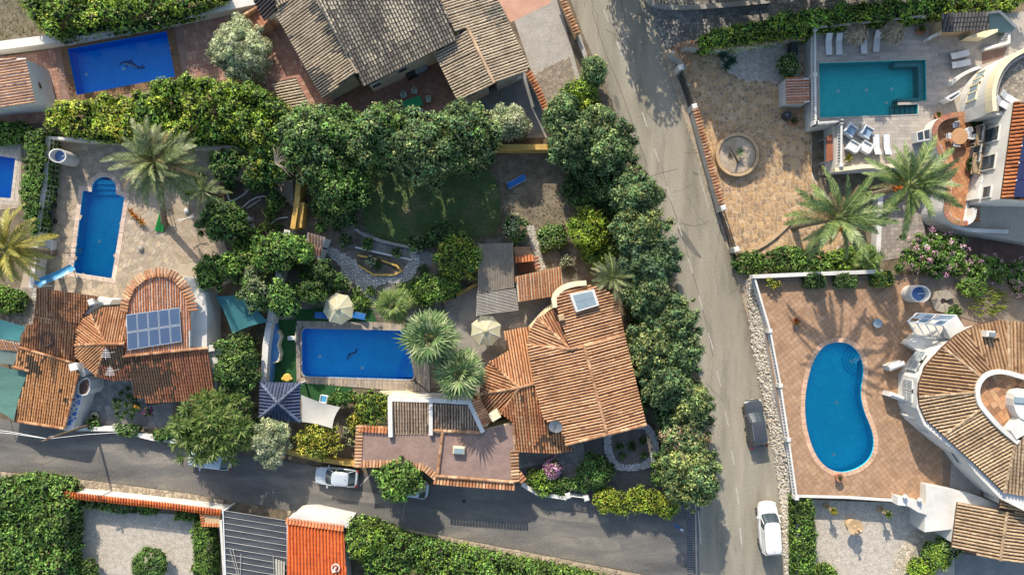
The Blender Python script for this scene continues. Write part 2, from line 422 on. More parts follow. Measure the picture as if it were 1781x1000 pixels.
# ------------------------------------------------------------ walls and pools
def wall_strip(mb, line, z0, h, wd, col=None, closed=False):
    pts = [Vector((p[0], p[1])) for p in line]; n = len(pts); A = []; B = []
    for i in range(n):
        if closed: d1 = pts[i] - pts[i - 1]; d2 = pts[(i + 1) % n] - pts[i]
        else: d1 = pts[i] - pts[max(i - 1, 0)]; d2 = pts[min(i + 1, n - 1)] - pts[i]
        if d1.length < 1e-6: d1 = d2
        if d2.length < 1e-6: d2 = d1
        t = (d1.normalized() + d2.normalized()); t = t.normalized() if t.length > .1 else d1.normalized(); nn = Vector((-t.y, t.x)); k = wd / 2 / max(.5, nn.dot(Vector((-d1.y, d1.x)).normalized()))
        A.append(pts[i] + nn * k); B.append(pts[i] - nn * k)
    vs = []; fs = []
    for i in range(n): vs += [(A[i].x, A[i].y, z0), (B[i].x, B[i].y, z0), (B[i].x, B[i].y, z0 + h), (A[i].x, A[i].y, z0 + h)]
    m = n if closed else n - 1
    for i in range(m):
        a, b = i * 4, ((i + 1) % n) * 4
        fs += [(a + 3, a + 2, b + 2, b + 3), (a + 1, b + 1, b + 2, a + 2), (a, a + 3, b + 3, b)]
    if not closed: fs += [(0, 1, 2, 3), ((n - 1) * 4 + 3, (n - 1) * 4 + 2, (n - 1) * 4 + 1, (n - 1) * 4)]
    return mb.add(vs, fs, col)
def walk(line, step, closed=False):
    """points every `step` along a line with the direction there"""
    pts = [Vector((p[0], p[1])) for p in line]
    if closed: pts.append(pts[0])
    out = []; acc = 0
    for a, b in zip(pts[:-1], pts[1:]):
        L = (b - a).length
        if L < 1e-6: continue
        d = (b - a) / L; t = acc
        while t < L: out.append((a + d * t, d)); t += step
        acc = t - L
    return out
def gwall(label, line, h, wd=0.22, m=None, z0=0.0, cat='wall', name='garden_wall', coping=None, pitch=0.24, pxz=None, group=None, world=False, cw=None, ridge_cap=False):
    """free-standing wall as one thing; optional coping of cross-laid barrel tiles; line is where the TOP shows in the photo"""
    Lw = line if world else Wm(line, z0 + h); c = Lw[0]
    t = thing(name, label, cat, (c[0], c[1], z0), group)
    wall_strip(MB(), Lw, z0 - .01, h, wd) .build('wall_body', m, t)
    if coping:
        mb = MB(); r = pitch * .4; cw = cw or wd * .5 + .16
        for p, d in walk(Lw, pitch):
            s = Vector((-d.y, d.x))
            for sg in (1, -1):
                if cw * 2 < .3 and sg < 0: continue
                vs = []
                for (u, z_) in ((0, z0 + h + .13), (cw * sg, z0 + h + .03)):
                    for q in range(4):
                        a = math.pi * q / 3; vs.append((p.x + s.x * u + d.x * math.cos(a) * r, p.y + s.y * u + d.y * math.cos(a) * r, z_ + math.sin(a) * r * .9))
                col = coping[rnd.randrange(len(coping))]; v = rnd.uniform(.8, 1.15); mb.add(vs, [(0, 1, 5, 4), (1, 2, 6, 5), (2, 3, 7, 6), (4, 5, 6, 7)], tuple(x * v for x in col))
        mb.build('coping_tiles', MATS['tile2s'], t, kind='stuff')
        if ridge_cap: ridge(MB(), [(p[0], p[1], z0 + h + .14) for p in Lw], .09, .3, coping).build('ridge_caps', MATS['tile2s'], t, kind='stuff')
    else:
        wall_strip(MB(), Lw, z0 + h + .0, .05, wd + .06).build('coping', m, t)
    return t
def pool(label, out_px, z, liner, wat, copm, cw=0.35, depth=1.3, wl=0.14, cop_seg=0.5, copcols=((1, 1, 1),), cop_th=.04, bottom_m=None, extra_th=0, name='swimming_pool'):
    P = [(p[0], p[1]) for p in Wm(out_px, z)]
    if area2(P) < 0: P = P[::-1]
    c = cen(P); t = thing(name, label, 'pool', (c[0], c[1], z - depth)); n = len(P)
    mb = MB(); vs = [(p[0], p[1], z - depth) for p in P] + [(p[0], p[1], z + .02) for p in P]
    T = orient(tessellate_polygon([[Vector((p[0], p[1], 0)) for p in P]]), P)
    mb.add(vs, [(n + i, n + (i + 1) % n, (i + 1) % n, i) for i in range(n)] + T); mb.build('basin', liner, t)
    mb = MB(); mb.add([(p[0], p[1], z - wl) for p in P], T); mb.build('water', wat, t)
    # coping: segments along the rim
    mb = MB(); O = offset(P, cw)
    for i in range(n):
        j = (i + 1) % n; L = math.hypot(P[j][0] - P[i][0], P[j][1] - P[i][1]); k = max(1, round(L / cop_seg))
        if L < 1e-4: continue
        for s in range(k):
            g = .012 / L
            a, b = s / k + g, (s + 1) / k - g
            if b <= a: continue
            q = [(P[i][0] + (P[j][0] - P[i][0]) * a, P[i][1] + (P[j][1] - P[i][1]) * a), (P[i][0] + (P[j][0] - P[i][0]) * b, P[i][1] + (P[j][1] - P[i][1]) * b),
                 (O[i][0] + (O[j][0] - O[i][0]) * b, O[i][1] + (O[j][1] - O[i][1]) * b), (O[i][0] + (O[j][0] - O[i][0]) * a, O[i][1] + (O[j][1] - O[i][1]) * a)]
            v = rnd.uniform(.92, 1.06); cc = copcols[rnd.randrange(len(copcols))]
            mb.prism(q, z + .002, z + cop_th + rnd.uniform(0, .006), tuple(x * v for x in cc))
    mb.build('coping', copm, t, kind='stuff')
    return t
def balustrade(label, line, z0, m, h=0.85, step=0.26, r=0.065, wd=0.17, posts=None, group=None, cat='balustrade'):
    """line = photo points at rail height"""
    Lw = Wm(line, z0 + h); t = thing('balustrade', label, cat, (Lw[0].x, Lw[0].y, z0), group)
    wall_strip(MB(), Lw, z0, .1, wd).build('base_rail', m, t); wall_strip(MB(), Lw, z0 + h - .1, .1, wd).build('hand_rail', m, t)
    mb = MB()
    for p, d in walk(Lw, step): mb.lathe((p.x, p.y, z0 + .1), [(r * .6, 0), (r * 1.1, (h - .2) * .3), (r * .5, (h - .2) * .75), (r * .8, h - .2)], 6, cap=False)
    mb.build('balusters', m, t, kind='stuff')
    for q in (posts if posts is not None else [0, len(line) - 1]):
        p = Lw[q] if isinstance(q, int) else W(q[0], q[1], z0 + h); MB().bevbox((p.x, p.y, z0 + (h + .12) / 2), (.36, .36, h + .12), .05).build('post', m, t)
    return t
# ------------------------------------------------------------ vegetation
ICO = None
def ico():
    global ICO
    if ICO is None:
        bm = bmesh.new(); bmesh.ops.create_icosphere(bm, subdivisions=1, radius=1); bm.verts.ensure_lookup_table()
        ICO = (np.array([v.co[:] for v in bm.verts]), np.array([[v.index for v in f.verts] for f in bm.faces])); bm.free()
    return ICO
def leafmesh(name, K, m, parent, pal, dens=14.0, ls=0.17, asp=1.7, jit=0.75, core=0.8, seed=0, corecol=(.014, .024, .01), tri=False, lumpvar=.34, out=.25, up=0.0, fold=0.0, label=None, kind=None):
    """K: array of lumps (x, y, z, r). Small leaf faces spread over the lumps plus a solid core in each, usually dark to stand in for inner shade."""
    r = np.random.RandomState(seed + 5); K = np.asarray(K, dtype=float); nl = len(K); dens *= 1.7; ls *= .72
    per = np.maximum(6, (K[:, 3] ** 2 * 12.6 * dens)).astype(int); idx = np.repeat(np.arange(nl), per); n = len(idx)
    d = r.normal(size=(n, 3)); d /= np.linalg.norm(d, axis=1)[:, None]; lo = d[:, 2] < -.25; d[lo, 2] *= -1
    rr = K[idx, 3]; P = K[idx, :3] + d * (rr * (1 + r.uniform(-.28, out, n)))[:, None]
    keep = np.ones(n, bool)
    # drop leaves buried deep in a neighbouring lump
    order = np.argsort(idx, kind='stable')
    for i in range(nl):
        q = (idx != i) & keep
        dd = P - K[i, :3]; near = (np.abs(dd[:, 0]) < K[i, 3]) & (np.abs(dd[:, 1]) < K[i, 3]) & q
        if near.any():
            w_ = np.where(near)[0]; keep[w_[np.linalg.norm(dd[w_], axis=1) < K[i, 3] * .72]] = False
    P = P[keep]; d = d[keep]; idx = idx[keep]; n = len(P)
    nrm = d + r.normal(size=(n, 3)) * jit * .6; nrm[:, 2] += up; nrm /= np.linalg.norm(nrm, axis=1)[:, None]
    a = np.cross(nrm, r.normal(size=(n, 3))); a /= np.linalg.norm(a, axis=1)[:, None]; b = np.cross(nrm, a)
    s = ls * r.uniform(.6, 1.35, n); L = (s * asp / 2)[:, None]; Wd = (s / 2)[:, None]
    pal = np.array(pal) * 2.35; lc = r.randint(0, len(pal), nl); own = r.uniform(0, 1, n) < .55
    c = np.where(own[:, None], pal[lc[idx]], pal[r.randint(0, len(pal), n)]); lv = r.uniform(1 - lumpvar, 1 + lumpvar, nl)
    big_ = 1 + .2 * np.sin(P[:, 0] * 1.7 + seed) * np.cos(P[:, 1] * 1.9 + seed) + .14 * np.sin(P[:, 0] * .6 + P[:, 1] * .8 + seed * 2); br_ = r.uniform(0, 1, n) < .035; c[br_] = (.2, .14, .07); c = c * big_[:, None]
    c = c * (lv[idx] * r.uniform(.45, 1.5, n))[:, None]
    if tri:
        V = np.stack([P - a * L * .2 + b * Wd, P + a * L * 1.6, P - a * L * .2 - b * Wd], 1); k = 3
    else:
        V = np.stack([P - a * L, P + b * Wd, P + a * L, P - b * Wd], 1); k = 4
    V = V.reshape(-1, 3); nv = len(V); loops = np.arange(nv); starts = np.arange(0, nv, k); tot = np.full(n, k)
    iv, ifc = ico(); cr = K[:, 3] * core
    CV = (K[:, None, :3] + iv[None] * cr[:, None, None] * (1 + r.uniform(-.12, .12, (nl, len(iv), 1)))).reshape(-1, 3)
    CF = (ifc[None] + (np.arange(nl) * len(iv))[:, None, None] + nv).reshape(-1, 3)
    me = bpy.data.meshes.new(name); o0 = np.array(origin(parent)) if parent is not None else np.array([P[:, 0].mean(), P[:, 1].mean(), max(0, P[:, 2].min())])
    AV = np.concatenate([V, CV]) - o0
    me.vertices.add(len(AV)); me.vertices.foreach_set('co', AV.astype(np.float32).ravel())
    AL = np.concatenate([loops, CF.ravel()]); me.loops.add(len(AL)); me.loops.foreach_set('vertex_index', AL.astype(np.int32))
    nf = n + len(CF); me.polygons.add(nf)
    me.polygons.foreach_set('loop_start', np.concatenate([starts, nv + np.arange(len(CF)) * 3]).astype(np.int32))
    me.polygons.foreach_set('loop_total', np.concatenate([tot, np.full(len(CF), 3)]).astype(np.int32))
    me.update(calc_edges=True); me.validate()
    C = np.ones((nf, 4), np.float32); C[:n, :3] = c; C[n:, :3] = np.array(corecol)  # dark core colour paints the shade in the gaps between leaves
    if len(me.polygons) == nf:
        at = me.attributes.new('Col', 'FLOAT_COLOR', 'FACE'); at.data.foreach_set('color', C.ravel())
    me.materials.append(m); o = bpy.data.objects.new(name, me); COL.objects.link(o)
    if parent is not None: o.parent = parent
    else: o.location = Vector(o0)
    return props(o, label, kind=kind)
def ball_lumps(c, rx, ry, rz, n, rl, seed=0, var=.42, bottom=-.1, rough=.12):
    r = np.random.RandomState(seed + 17); i = np.arange(n) + .5; z = 1 - (1 - bottom) * i / n; ph = i * 2.39996 + r.uniform(0, 6)
    q = np.sqrt(np.maximum(0, 1 - z * z)); k = 1 + r.uniform(-rough, rough, n)
    X = c[0] + np.cos(ph) * q * rx * k; Y = c[1] + np.sin(ph) * q * ry * k; Z = c[2] + z * rz * k
    out = np.stack([X, Y, Z, rl * r.uniform(1 - var, 1 + var, n)], 1)
    return np.concatenate([out, [[c[0], c[1], c[2] - .1 * rz, min(rx, ry, rz) * .8]]])
def poly_lumps(poly_px, h, sp, rl, seed=0, hv=.25, z0=0.0, round_=.5, jit=.35, pxz=None, dome=0.0):
    """lumps filling a photo outline seen at height h (top surface), plus lumps down its sides"""
    r = random.Random(seed); P = [(p[0], p[1]) for p in Wm(poly_px, (z0 + h if pxz is None else pxz))]
    In = offset(P, -rl * (.72 if min(max(q[0] for q in P) - min(q[0] for q in P), max(q[1] for q in P) - min(q[1] for q in P)) > 2.2 else .35)); c0 = cen(P); out = []
    x0, x1 = min(q[0] for q in P), max(q[0] for q in P); y0, y1 = min(q[1] for q in P), max(q[1] for q in P)
    y = y0; row = 0
    while y < y1:
        x = x0 + (row % 2) * sp / 2
        while x < x1:
            p = (x + r.uniform(-jit, jit) * sp, y + r.uniform(-jit, jit) * sp)
            if inside(p, In):
                k = rl * r.uniform(.7, 1.3); big_ = hv * 1.3 * math.sin(p[0] * 1.1 + seed) * math.cos(p[1] * 1.3 + seed * 2); out.append((p[0], p[1], z0 + h - k + r.uniform(-hv, hv) + big_, k))
            x += sp
        y += sp * .87; row += 1
    for p, d in walk(In, sp, True):
        z = z0 + h - rl - .35 * h
        while z > z0 + .1: out.append((p.x, p.y, z, rl * r.uniform(.8, 1.1))); z -= sp * 1.1
    return np.array(out) if out else np.array([(c0[0], c0[1], z0 + h - rl, rl)])
def tree(label, px, py, rpx, h, pal, name='tree', m='leaf', ry=None, n=46, rl=.55, flatn=.62, dens=12, ls=.2, seed=0, trunk=.16, z0=0.0, group=None, cat='tree', asp=1.7, bottom=-.15, trunkcol='bark', tri=False, dx=0, corecol=(.014, .024, .01), core=.8, rough=.14, jit=.75, part='crown', branches=3, twist=0):
    """px, py: centre of the crown in the photo; rpx its radius; h: top height"""
    ry = ry or rpx; zc = z0 + h * .62; c = W(px, py, zc); k = S * (H - zc) / H; rx_, ry_ = rpx * k - rl * .45, ry * k - rl * .45; rz = z0 + h - zc - rl * .5
    t = thing(name, label, cat, (c.x + dx, c.y, z0), group); t.rotation_euler.z = 0
    rs_ = random.Random(seed * 3 + 1); rzz = max(.3, rz)
    if n >= 28 and branches:
        m_ = 4 + n // 14; parts = [ball_lumps((0, 0, -.1 * rzz), rx_ * .74, ry_ * .74, rzz * .85, int(n * .5), rl, seed, bottom=bottom, rough=rough)]
        for q_ in range(m_):
            a_ = 6.283 * (q_ + rs_.uniform(-.3, .3)) / m_; d_ = rs_.uniform(.5, .72); f_ = rs_.uniform(.24, .52)
            parts.append(ball_lumps((math.cos(a_) * rx_ * d_, math.sin(a_) * ry_ * d_, rzz * rs_.uniform(-.15, .4)), rx_ * f_, ry_ * f_, rzz * rs_.uniform(.4, .6), max(5, int(n * .8 / m_)), rl * rs_.uniform(.75, 1.0), seed + q_, bottom=bottom, rough=rough)[:-1])
        for q_ in range(2): a_ = rs_.uniform(0, 6.28); parts.append(ball_lumps((math.cos(a_) * rx_ * .25, math.sin(a_) * ry_ * .25, rzz * .55), rx_ * .4, ry_ * .4, rzz * .5, max(4, n // 8), rl * .9, seed + 40 + q_)[:-1])
        K = np.concatenate(parts)
    else: K = ball_lumps((0, 0, 0), rx_, ry_, rzz, n, rl, seed, bottom=bottom, rough=rough)
    if twist:
        ca, sa = math.cos(R(twist)), math.sin(R(twist)); X = K[:, 0].copy(); K[:, 0] = X * ca - K[:, 1] * sa; K[:, 1] = X * sa + K[:, 1] * ca
    if h >= 4.4 and trunk:
        sk = ball_lumps((0, 0, -.55 * zc + z0 * .55), rx_ * .8, ry_ * .8, .35 * (zc - z0), n // 3, rl * 1.15, seed + 77, bottom=-.6)[:-1]; K = np.concatenate([K, sk])
    K[:, 0] += c.x; K[:, 1] += c.y; K[:, 2] += zc
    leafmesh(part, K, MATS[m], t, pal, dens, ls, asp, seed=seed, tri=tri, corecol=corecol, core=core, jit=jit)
    if trunk:
        r = random.Random(seed); top = Vector((c.x, c.y, zc)); b = Vector((c.x + dx, c.y, z0))
        tb = MB(); tb.tube([b, b.lerp(top, .35) + Vector((.08, .05, 0)), b.lerp(top, .65), top], [trunk * 1.3, trunk, trunk * .8, trunk * .5], 7); tb.build('trunk', MATS[trunkcol], t)
        bb = MB()
        for i in range(branches):
            a = r.uniform(0, 6.28); s = b.lerp(top, .5); e = top + Vector((math.cos(a) * rx_ * .6, math.sin(a) * ry_ * .6, rz * .1)); bb.tube([s, s.lerp(e, .5) + Vector((0, 0, .1)), e], [trunk * .5, trunk * .35, trunk * .15], 5)
        bb.build('limbs', MATS[trunkcol], t)
    return t
def hedge(label, poly, h, pal, name='hedge', sp=.5, rl=.38, dens=14, ls=.17, seed=0, z0=0.0, hv=.12, group=None, cat='hedge', m='leaf', asp=1.6, jit=.75, part=None, corecol=(.014, .024, .01), tri=False, pxz=None, up=0.0):
    K = poly_lumps(poly, h, sp, rl, seed, hv, z0, pxz=pxz); c = K[:, :2].mean(0)
    t = thing(name, label, cat, (c[0], c[1], z0), group)
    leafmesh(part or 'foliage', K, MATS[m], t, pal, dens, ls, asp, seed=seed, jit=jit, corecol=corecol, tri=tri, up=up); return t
def bush(label, px, py, rpx, h, pal, name='bush', **kw):
    kw.setdefault('n', max(8, int(rpx * .9))); kw.setdefault('rl', min(.45, max(.14, rpx * S * .35))); kw.setdefault('ls', .15); kw.setdefault('trunk', 0); kw.setdefault('cat', 'bush'); kw.setdefault('bottom', -.3); kw.setdefault('dens', 18); kw.setdefault('part', 'foliage')
    return tree(label, px, py, rpx, h, pal, name=name, **kw)

def frond_mesh(L, droop, nl=20, ll=.62, pal=((.1, .16, .05),), seed=0, m='palm', lw=.05, vee=.42, curl=0.0, liftz=.35, first=.16):
    """pinnate frond along +X, rising then drooping"""
    r = random.Random(seed); mb = MB(); pts = []
    for i in range(9):
        t = i / 8; pts.append(Vector((L * (t - .12 * t * t * droop), curl * t * t * L, L * (liftz * t - droop * .62 * t * t))))
    base = pal[r.randrange(len(pal))]
    mb.tube(pts, [.045 * (1 - i / 10) for i in range(9)], 3, tuple(x * 1.5 for x in base), cap=False)
    for i in range(nl):
        t = first + (1 - first) * i / (nl - 1); f = t * 8; k = min(7, int(f)); p = pts[k].lerp(pts[k + 1], f - k); d = (pts[k + 1] - pts[k]).normalized()
        s = Vector((-d.y, d.x, 0)).normalized(); upv = s.cross(d) * -1
        if upv.z < 0: upv = -upv
        ln = ll * (math.sin(math.pi * min(1, t * .86 + .14)) ** .6) * r.uniform(.85, 1.1)
        for sg in (-1, 1):
            q = (d * (.75 + t * .5) + s * sg * 1.0 + upv * r.uniform(vee * .2, vee)).normalized(); e = p + q * ln + Vector((0, 0, -.12 * ln))
            w_ = d * lw * r.uniform(.8, 1.2); c = pal[r.randrange(len(pal))]; v = r.uniform(.75, 1.25); c = tuple(x * v for x in c)
            mb.add([p - w_, p + w_, p.lerp(e, .6) + w_ * .8, e, p.lerp(e, .6) - w_ * .8], [(0, 1, 2, 3, 4)], c)
    o = mb.build('frond', MATS[m], None, loc=(0, 0, 0)); me = o.data; bpy.data.objects.remove(o); return me
def fan_mesh(L, rad, nseg=20, pal=((.1, .16, .05),), seed=0, m='palm', split=.5, spread=150, tilt=.0):
    """palmate leaf: petiole along +X then a pleated fan of pointed segments"""
    r = random.Random(seed); mb = MB(); e = Vector((L, 0, L * .1)); base = pal[r.randrange(len(pal))]
    mb.tube([(0, 0, 0), (L * .5, 0, L * .13), e], [.035, .025, .02], 3, tuple(x * 1.4 for x in base), cap=False)
    for i in range(nseg):
        a = R(-spread + 2 * spread * i / (nseg - 1)); da = R(spread / nseg) * .95; ln = rad * (1 - .25 * abs(a) / math.pi) * r.uniform(.88, 1.1); z = r.uniform(-.03, .05)
        def P(an, q, zz): return e + Vector((math.cos(an) * q, math.sin(an) * q, zz - (q / rad) ** 2 * rad * .28))
        c = pal[r.randrange(len(pal))]; v = r.uniform(.78, 1.22); c = tuple(x * v for x in c)
        mb.add([e, P(a - da, ln * split, z), P(a, ln, z - .1), P(a + da, ln * split, z - .0), P(a, ln * split, z + .06)], [(0, 1, 4), (0, 4, 3), (1, 2, 4), (4, 2, 3)], c)
    o = mb.build('fan_leaf', MATS[m], None, loc=(0, 0, 0)); me = o.data; bpy.data.objects.remove(o); return me
def palm(label, px, py, h, meshes, n, name='palm_tree', part='frond', lean=(0, 0), tr=.28, z0=0.0, elev=(-35, 62), seed=0, group=None, fruit=None, sc=(.68, 1.12), trunkh=None, skip=None):
    """px, py is where the heart of the crown shows in the photo; lean moves the foot"""
    r = random.Random(seed); c = W(px, py, z0 + h); t = thing(name, label, 'palm', (c.x + lean[0], c.y + lean[1], z0), group)
    mb = MB(); pts = [Vector((c.x + lean[0], c.y + lean[1], z0)).lerp(Vector((c.x, c.y, z0 + h)), q) + Vector((0, 0, 0)) for q in (0, .1, .35, .7, .97)]
    prof = [tr * 1.5, tr * 1.1, tr, tr * .95, tr * 1.25]
    rings = max(8, int(h / .3)); P2 = []; R2 = []
    for i in range(rings + 1):
        q = i / rings; p = pts[0].lerp(pts[-1], q); P2.append(p); k = np.interp(q, [0, .1, .35, .7, 1], prof); R2.append(k * (1 + .07 * (-1) ** i))
    mb.tube(P2, R2, 9); mb.build('trunk', MATS['palmtrunk'], t)
    hb = MB(); hb.lathe((c.x, c.y, z0 + h - .25), [(tr * 1.2, 0), (tr * 1.5, .2), (tr * .9, .5), (.05, .7)], 9); hb.build('heart', MATS['palmheart'], t)
    for i in range(n):
        q = (i + .5) / n; ph = i * 2.39996 + r.uniform(-.35, .35); el = R(elev[1] + (elev[0] - elev[1]) * q ** 1.0 + r.uniform(-13, 10))
        if skip and skip(ph): continue
        o = bpy.data.objects.new(part, meshes[r.randrange(len(meshes))]); COL.objects.link(o); o.parent = t
        o.rotation_mode = 'XYZ'; o.rotation_euler = (r.uniform(-.5, .5), -el, ph); k = r.uniform(*sc); o.scale = (k, k, k)
        o.location = (c.x - t.location.x + math.cos(ph) * tr * .6, c.y - t.location.y + math.sin(ph) * tr * .6, h + .1 - q * .35)
    if fruit:
        for i in range(fruit):
            a = r.uniform(2.2, 4.6); cc = (c.x + math.cos(a) * 1.0, c.y + math.sin(a) * 1.0, z0 + h - .1); K = ball_lumps((0, 0, 0), .3, .25, .3, 8, .16, i); K[:, :3] += np.array(cc)
            leafmesh('fruit_cluster', K, MATS['leaf'], t, [rgb(200, 120, 20), rgb(190, 95, 15)], 60, .06, 1.2, seed=i, corecol=(.3, .12, .02))
    return t
def blades(mb, c, n, L, w_, pal, r, up=(.1, 1.2), seg=2, droop=.3):
    for i in range(n):
        a = i * 2.39996 + r.uniform(-.3, .3); e = r.uniform(*up); l = L * r.uniform(.75, 1.1); d = Vector((math.cos(a) * math.cos(e), math.sin(a) * math.cos(e), math.sin(e))); s = Vector((-math.sin(a), math.cos(a), 0)) * w_
        p = Vector(c); m_ = p + d * l * .55; q = p + d * l - Vector((0, 0, droop * l * .4)); col = pal[r.randrange(len(pal))]; v = r.uniform(.75, 1.25)
        mb.add([p - s * .6, p + s * .6, m_ + s, q, m_ - s], [(0, 1, 2, 3, 4)], tuple(x * v for x in col))
def rosette_mesh(n=26, L=.55, w_=.035, pal=((.12, .18, .07),), seed=0, up=(.05, 1.35), m='leaf', droop=.3):
    mb = MB(); blades(mb, (0, 0, 0), n, L, w_, pal, random.Random(seed), up, droop=droop); o = mb.build('rosette', MATS[m], None, loc=(0, 0, 0)); me = o.data; bpy.data.objects.remove(o); return me
def rosettes(t, K, meshes, part='rosette', sc=(.8, 1.2), seed=0, tiltout=.5):
    r = random.Random(seed); c0 = K[:, :3].mean(0)
    for k in K:
        o = bpy.data.objects.new(part, meshes[r.randrange(len(meshes))]); COL.objects.link(o); o.parent = t; o.location = Vector(k[:3]) - t.location
        d = Vector(k[:3]) - Vector(c0); a = math.atan2(d.y, d.x); o.rotation_euler = (Matrix.Rotation(a, 3, 'Z') @ Matrix.Rotation(min(.9, tiltout * math.hypot(d.x, d.y) * .35), 3, 'Y') @ Matrix.Rotation(r.uniform(0, 6), 3, 'Z')).to_euler(); s = r.uniform(*sc); o.scale = (s, s, s)

# palettes and shared materials ----------------------------------------------
G_BRIGHT = [(.115, .185, .022), (.16, .22, .026), (.085, .15, .022), (.2, .23, .035)]
G_MID = [(.055, .115, .028), (.075, .14, .032), (.1, .16, .04), (.045, .095, .026)]
G_CYP = [(.06, .105, .045), (.085, .13, .05), (.045, .085, .042), (.15, .18, .075), (.065, .115, .055)]
G_DARK = [(.035, .075, .024), (.05, .1, .03), (.07, .12, .035)]
G_OLIVE = [(.17, .2, .125), (.22, .24, .16), (.13, .165, .095), (.27, .28, .2)]
G_YEL = [(.22, .23, .03), (.16, .2, .03), (.28, .24, .04), (.11, .16, .03)]
G_BUSHY = [(.06, .12, .025), (.085, .155, .03), (.11, .18, .035), (.05, .09, .022)]
mat('leaf', [(.85, .85, .8), (1.15, 1.12, 1.0)], .7, .55, attr=True, spec=.3, fine=0, trans=.34)
mat('palm', [(.85, .85, .85), (1.1, 1.1, 1.0)], 1.2, .45, attr=True, spec=.35, fine=0, trans=.18)
mat('tile', [(.78, .75, .72), (1.08, 1.04, 1.0), (1.24, 1.2, 1.14)], .55, .85, attr=True, spec=.15, fine=.16, fscale=7)
mat('tile2s', [(.75, .73, .7), (1.1, 1.05, 1.0)], 1.3, .85, attr=True, spec=.15, fine=.25, fscale=16)
mat('stonec', [(.8, .8, .8), (1.1, 1.08, 1.04)], 1.1, .9, .01, 24, attr=True, spec=.15, fine=.22, fscale=10)
mat('bark', [(.12, .085, .055), (.2, .15, .1)], 3, .9, .02, 30)
mat('palmtrunk', [(.13, .1, .07), (.24, .19, .13)], 4, .95, .03, 25, fine=.4)
mat('palmheart', [(.14, .17, .05), (.2, .2, .07)], 4, .8, .02, 25)
mat('white', [rgb(212, 210, 204), rgb(190, 188, 182)], .6, .85, .004, 18, fine=.06, stain=((.42, .4, .36), .5, .62, .45))
mat('cream', [rgb(226, 214, 182), rgb(208, 194, 160)], .6, .85, .004, 18, fine=.08, stain=((.36, .32, .24), .5, .6, .5))
mat('yellow', [rgb(205, 170, 95), rgb(180, 145, 78)], .8, .85, .004, 18, fine=.1, stain=((.2, .15, .08), .6, .6, .6))
mat('stucco_tan', [rgb(190, 165, 130), rgb(165, 140, 108)], .8, .85, .004, 18, fine=.1)
mat('bed_brown', [(.07, .035, .022), (.12, .062, .036)], 1.5, .95, .01, 20)  # roof bedding, this and the grey: colour deepened to strengthen shade between tile rows
mat('bed_grey', [(.05, .043, .036), (.085, .072, .06)], 1.5, .95, .01, 20)
mat('bed_blue', [(.03, .045, .09), (.05, .07, .13)], 1.5, .6, .01, 20)
mat('metal_white', [(.75, .76, .76), (.65, .66, .66)], 1, .4, spec=.5, fine=.04)
mat('metal_grey', [(.3, .31, .32), (.22, .23, .24)], 1, .4, metallic=.3, spec=.5, fine=.06)
mat('metal_dark', [(.03, .03, .032), (.05, .05, .05)], 1, .5, spec=.4, fine=.1)
mat('chrome', [(.7, .7, .7), (.6, .6, .6)], 1, .15, metallic=1, fine=0)
mat('asphalt_main', [(.18, .167, .132), (.245, .225, .176), (.28, .257, .203), (.33, .3, .24)], .3, .92, .006, 60, fine=.16, fscale=6, stretch=(1.6, .25, 14), detail=8, stain=((.14, .13, .105), .45, .57, .55))
mat('asphalt_side', [(.085, .083, .08), (.125, .12, .112), (.16, .15, .135), (.24, .215, .18)], .34, .93, .006, 60, fine=.2, fscale=6, stretch=(.35, 1.3, -6), detail=8, stain=((.24, .22, .18), .6, .63, .5))
mat('paint', [(.5, .48, .43), (.33, .31, .27)], 2.5, .8, fine=.25)
mat('soil', [(.09, .07, .048), (.15, .12, .08), (.2, .165, .12)], 1.1, .98, .03, 9, fine=.45, fscale=8)
mat('sandsoil', [(.28, .225, .16), (.35, .285, .21), (.42, .35, .27)], 1.2, .98, .015, 10, fine=.32, fscale=8)
mat('gravel_grey', [(.34, .31, .26), (.42, .38, .32), (.5, .45, .38)], 2.2, .98, .02, 9, fine=.4, fscale=8)
mat('lawn', [(.06, .11, .035), (.09, .135, .045), (.17, .15, .08)], .45, .98, .02, 30, fine=.4, fscale=26)
mat('turf_green', [(.018, .075, .022), (.028, .095, .028)], .8, .98, .01, 50, fine=.15, fscale=40)
mat('concrete', [(.29, .27, .235), (.36, .335, .3)], .8, .92, .004, 30, fine=.2, fscale=5, stain=((.2, .185, .16), .5, .6, .5))
mat('grout', [(.3, .25, .2), (.38, .33, .27)], 1, .95, fine=.2)
mat('grout_dark', [(.12, .1, .08), (.17, .14, .11)], 1, .95, fine=.2)
mat('wood_deck', [(.8, .78, .75), (1.1, 1.06, 1.0)], 1.5, .8, attr=True, fine=.2, fscale=18, stretch=(6, .5, 0))
# ------------------------------------------------------------ pools' outlines first, so that every surface is cut round them
def rrect(c, r=6, n=4):
    out = []
    for i in range(4):
        p, a, b = Vector(c[i]), Vector(c[i - 1]), Vector(c[(i + 1) % 4]); u = (a - p).normalized() * r; v = (b - p).normalized() * r
        for k in range(n + 1):
            t = k / n; out.append(tuple(p + u * (1 - t) ** 2 + v * t ** 2))
    return out
ZT = 2.2; ZS = 1.6      # heights of the north-east and south-east terraces
PO_TL = [(118, 86), (290, 55), (305, 134), (134, 166)]
PO_KEY = [(144.5, 332), (160, 334)] + arc(181.3, 328, 21, 20, 175, 5, 10) + [(202.5, 338), (217, 343), (194.5, 484), (127, 474)]
PO_FAR = [(-40, 266), (27, 276), (19, 345), (-40, 341)]
PO_CEN = rrect([(525, 571), (707, 575), (721, 660), (526, 654)], 10)
PO_NE = [(1424, 110.5), (1610, 104.5), (1611, 175.5), (1596, 177), (1596, 199), (1426, 205)]
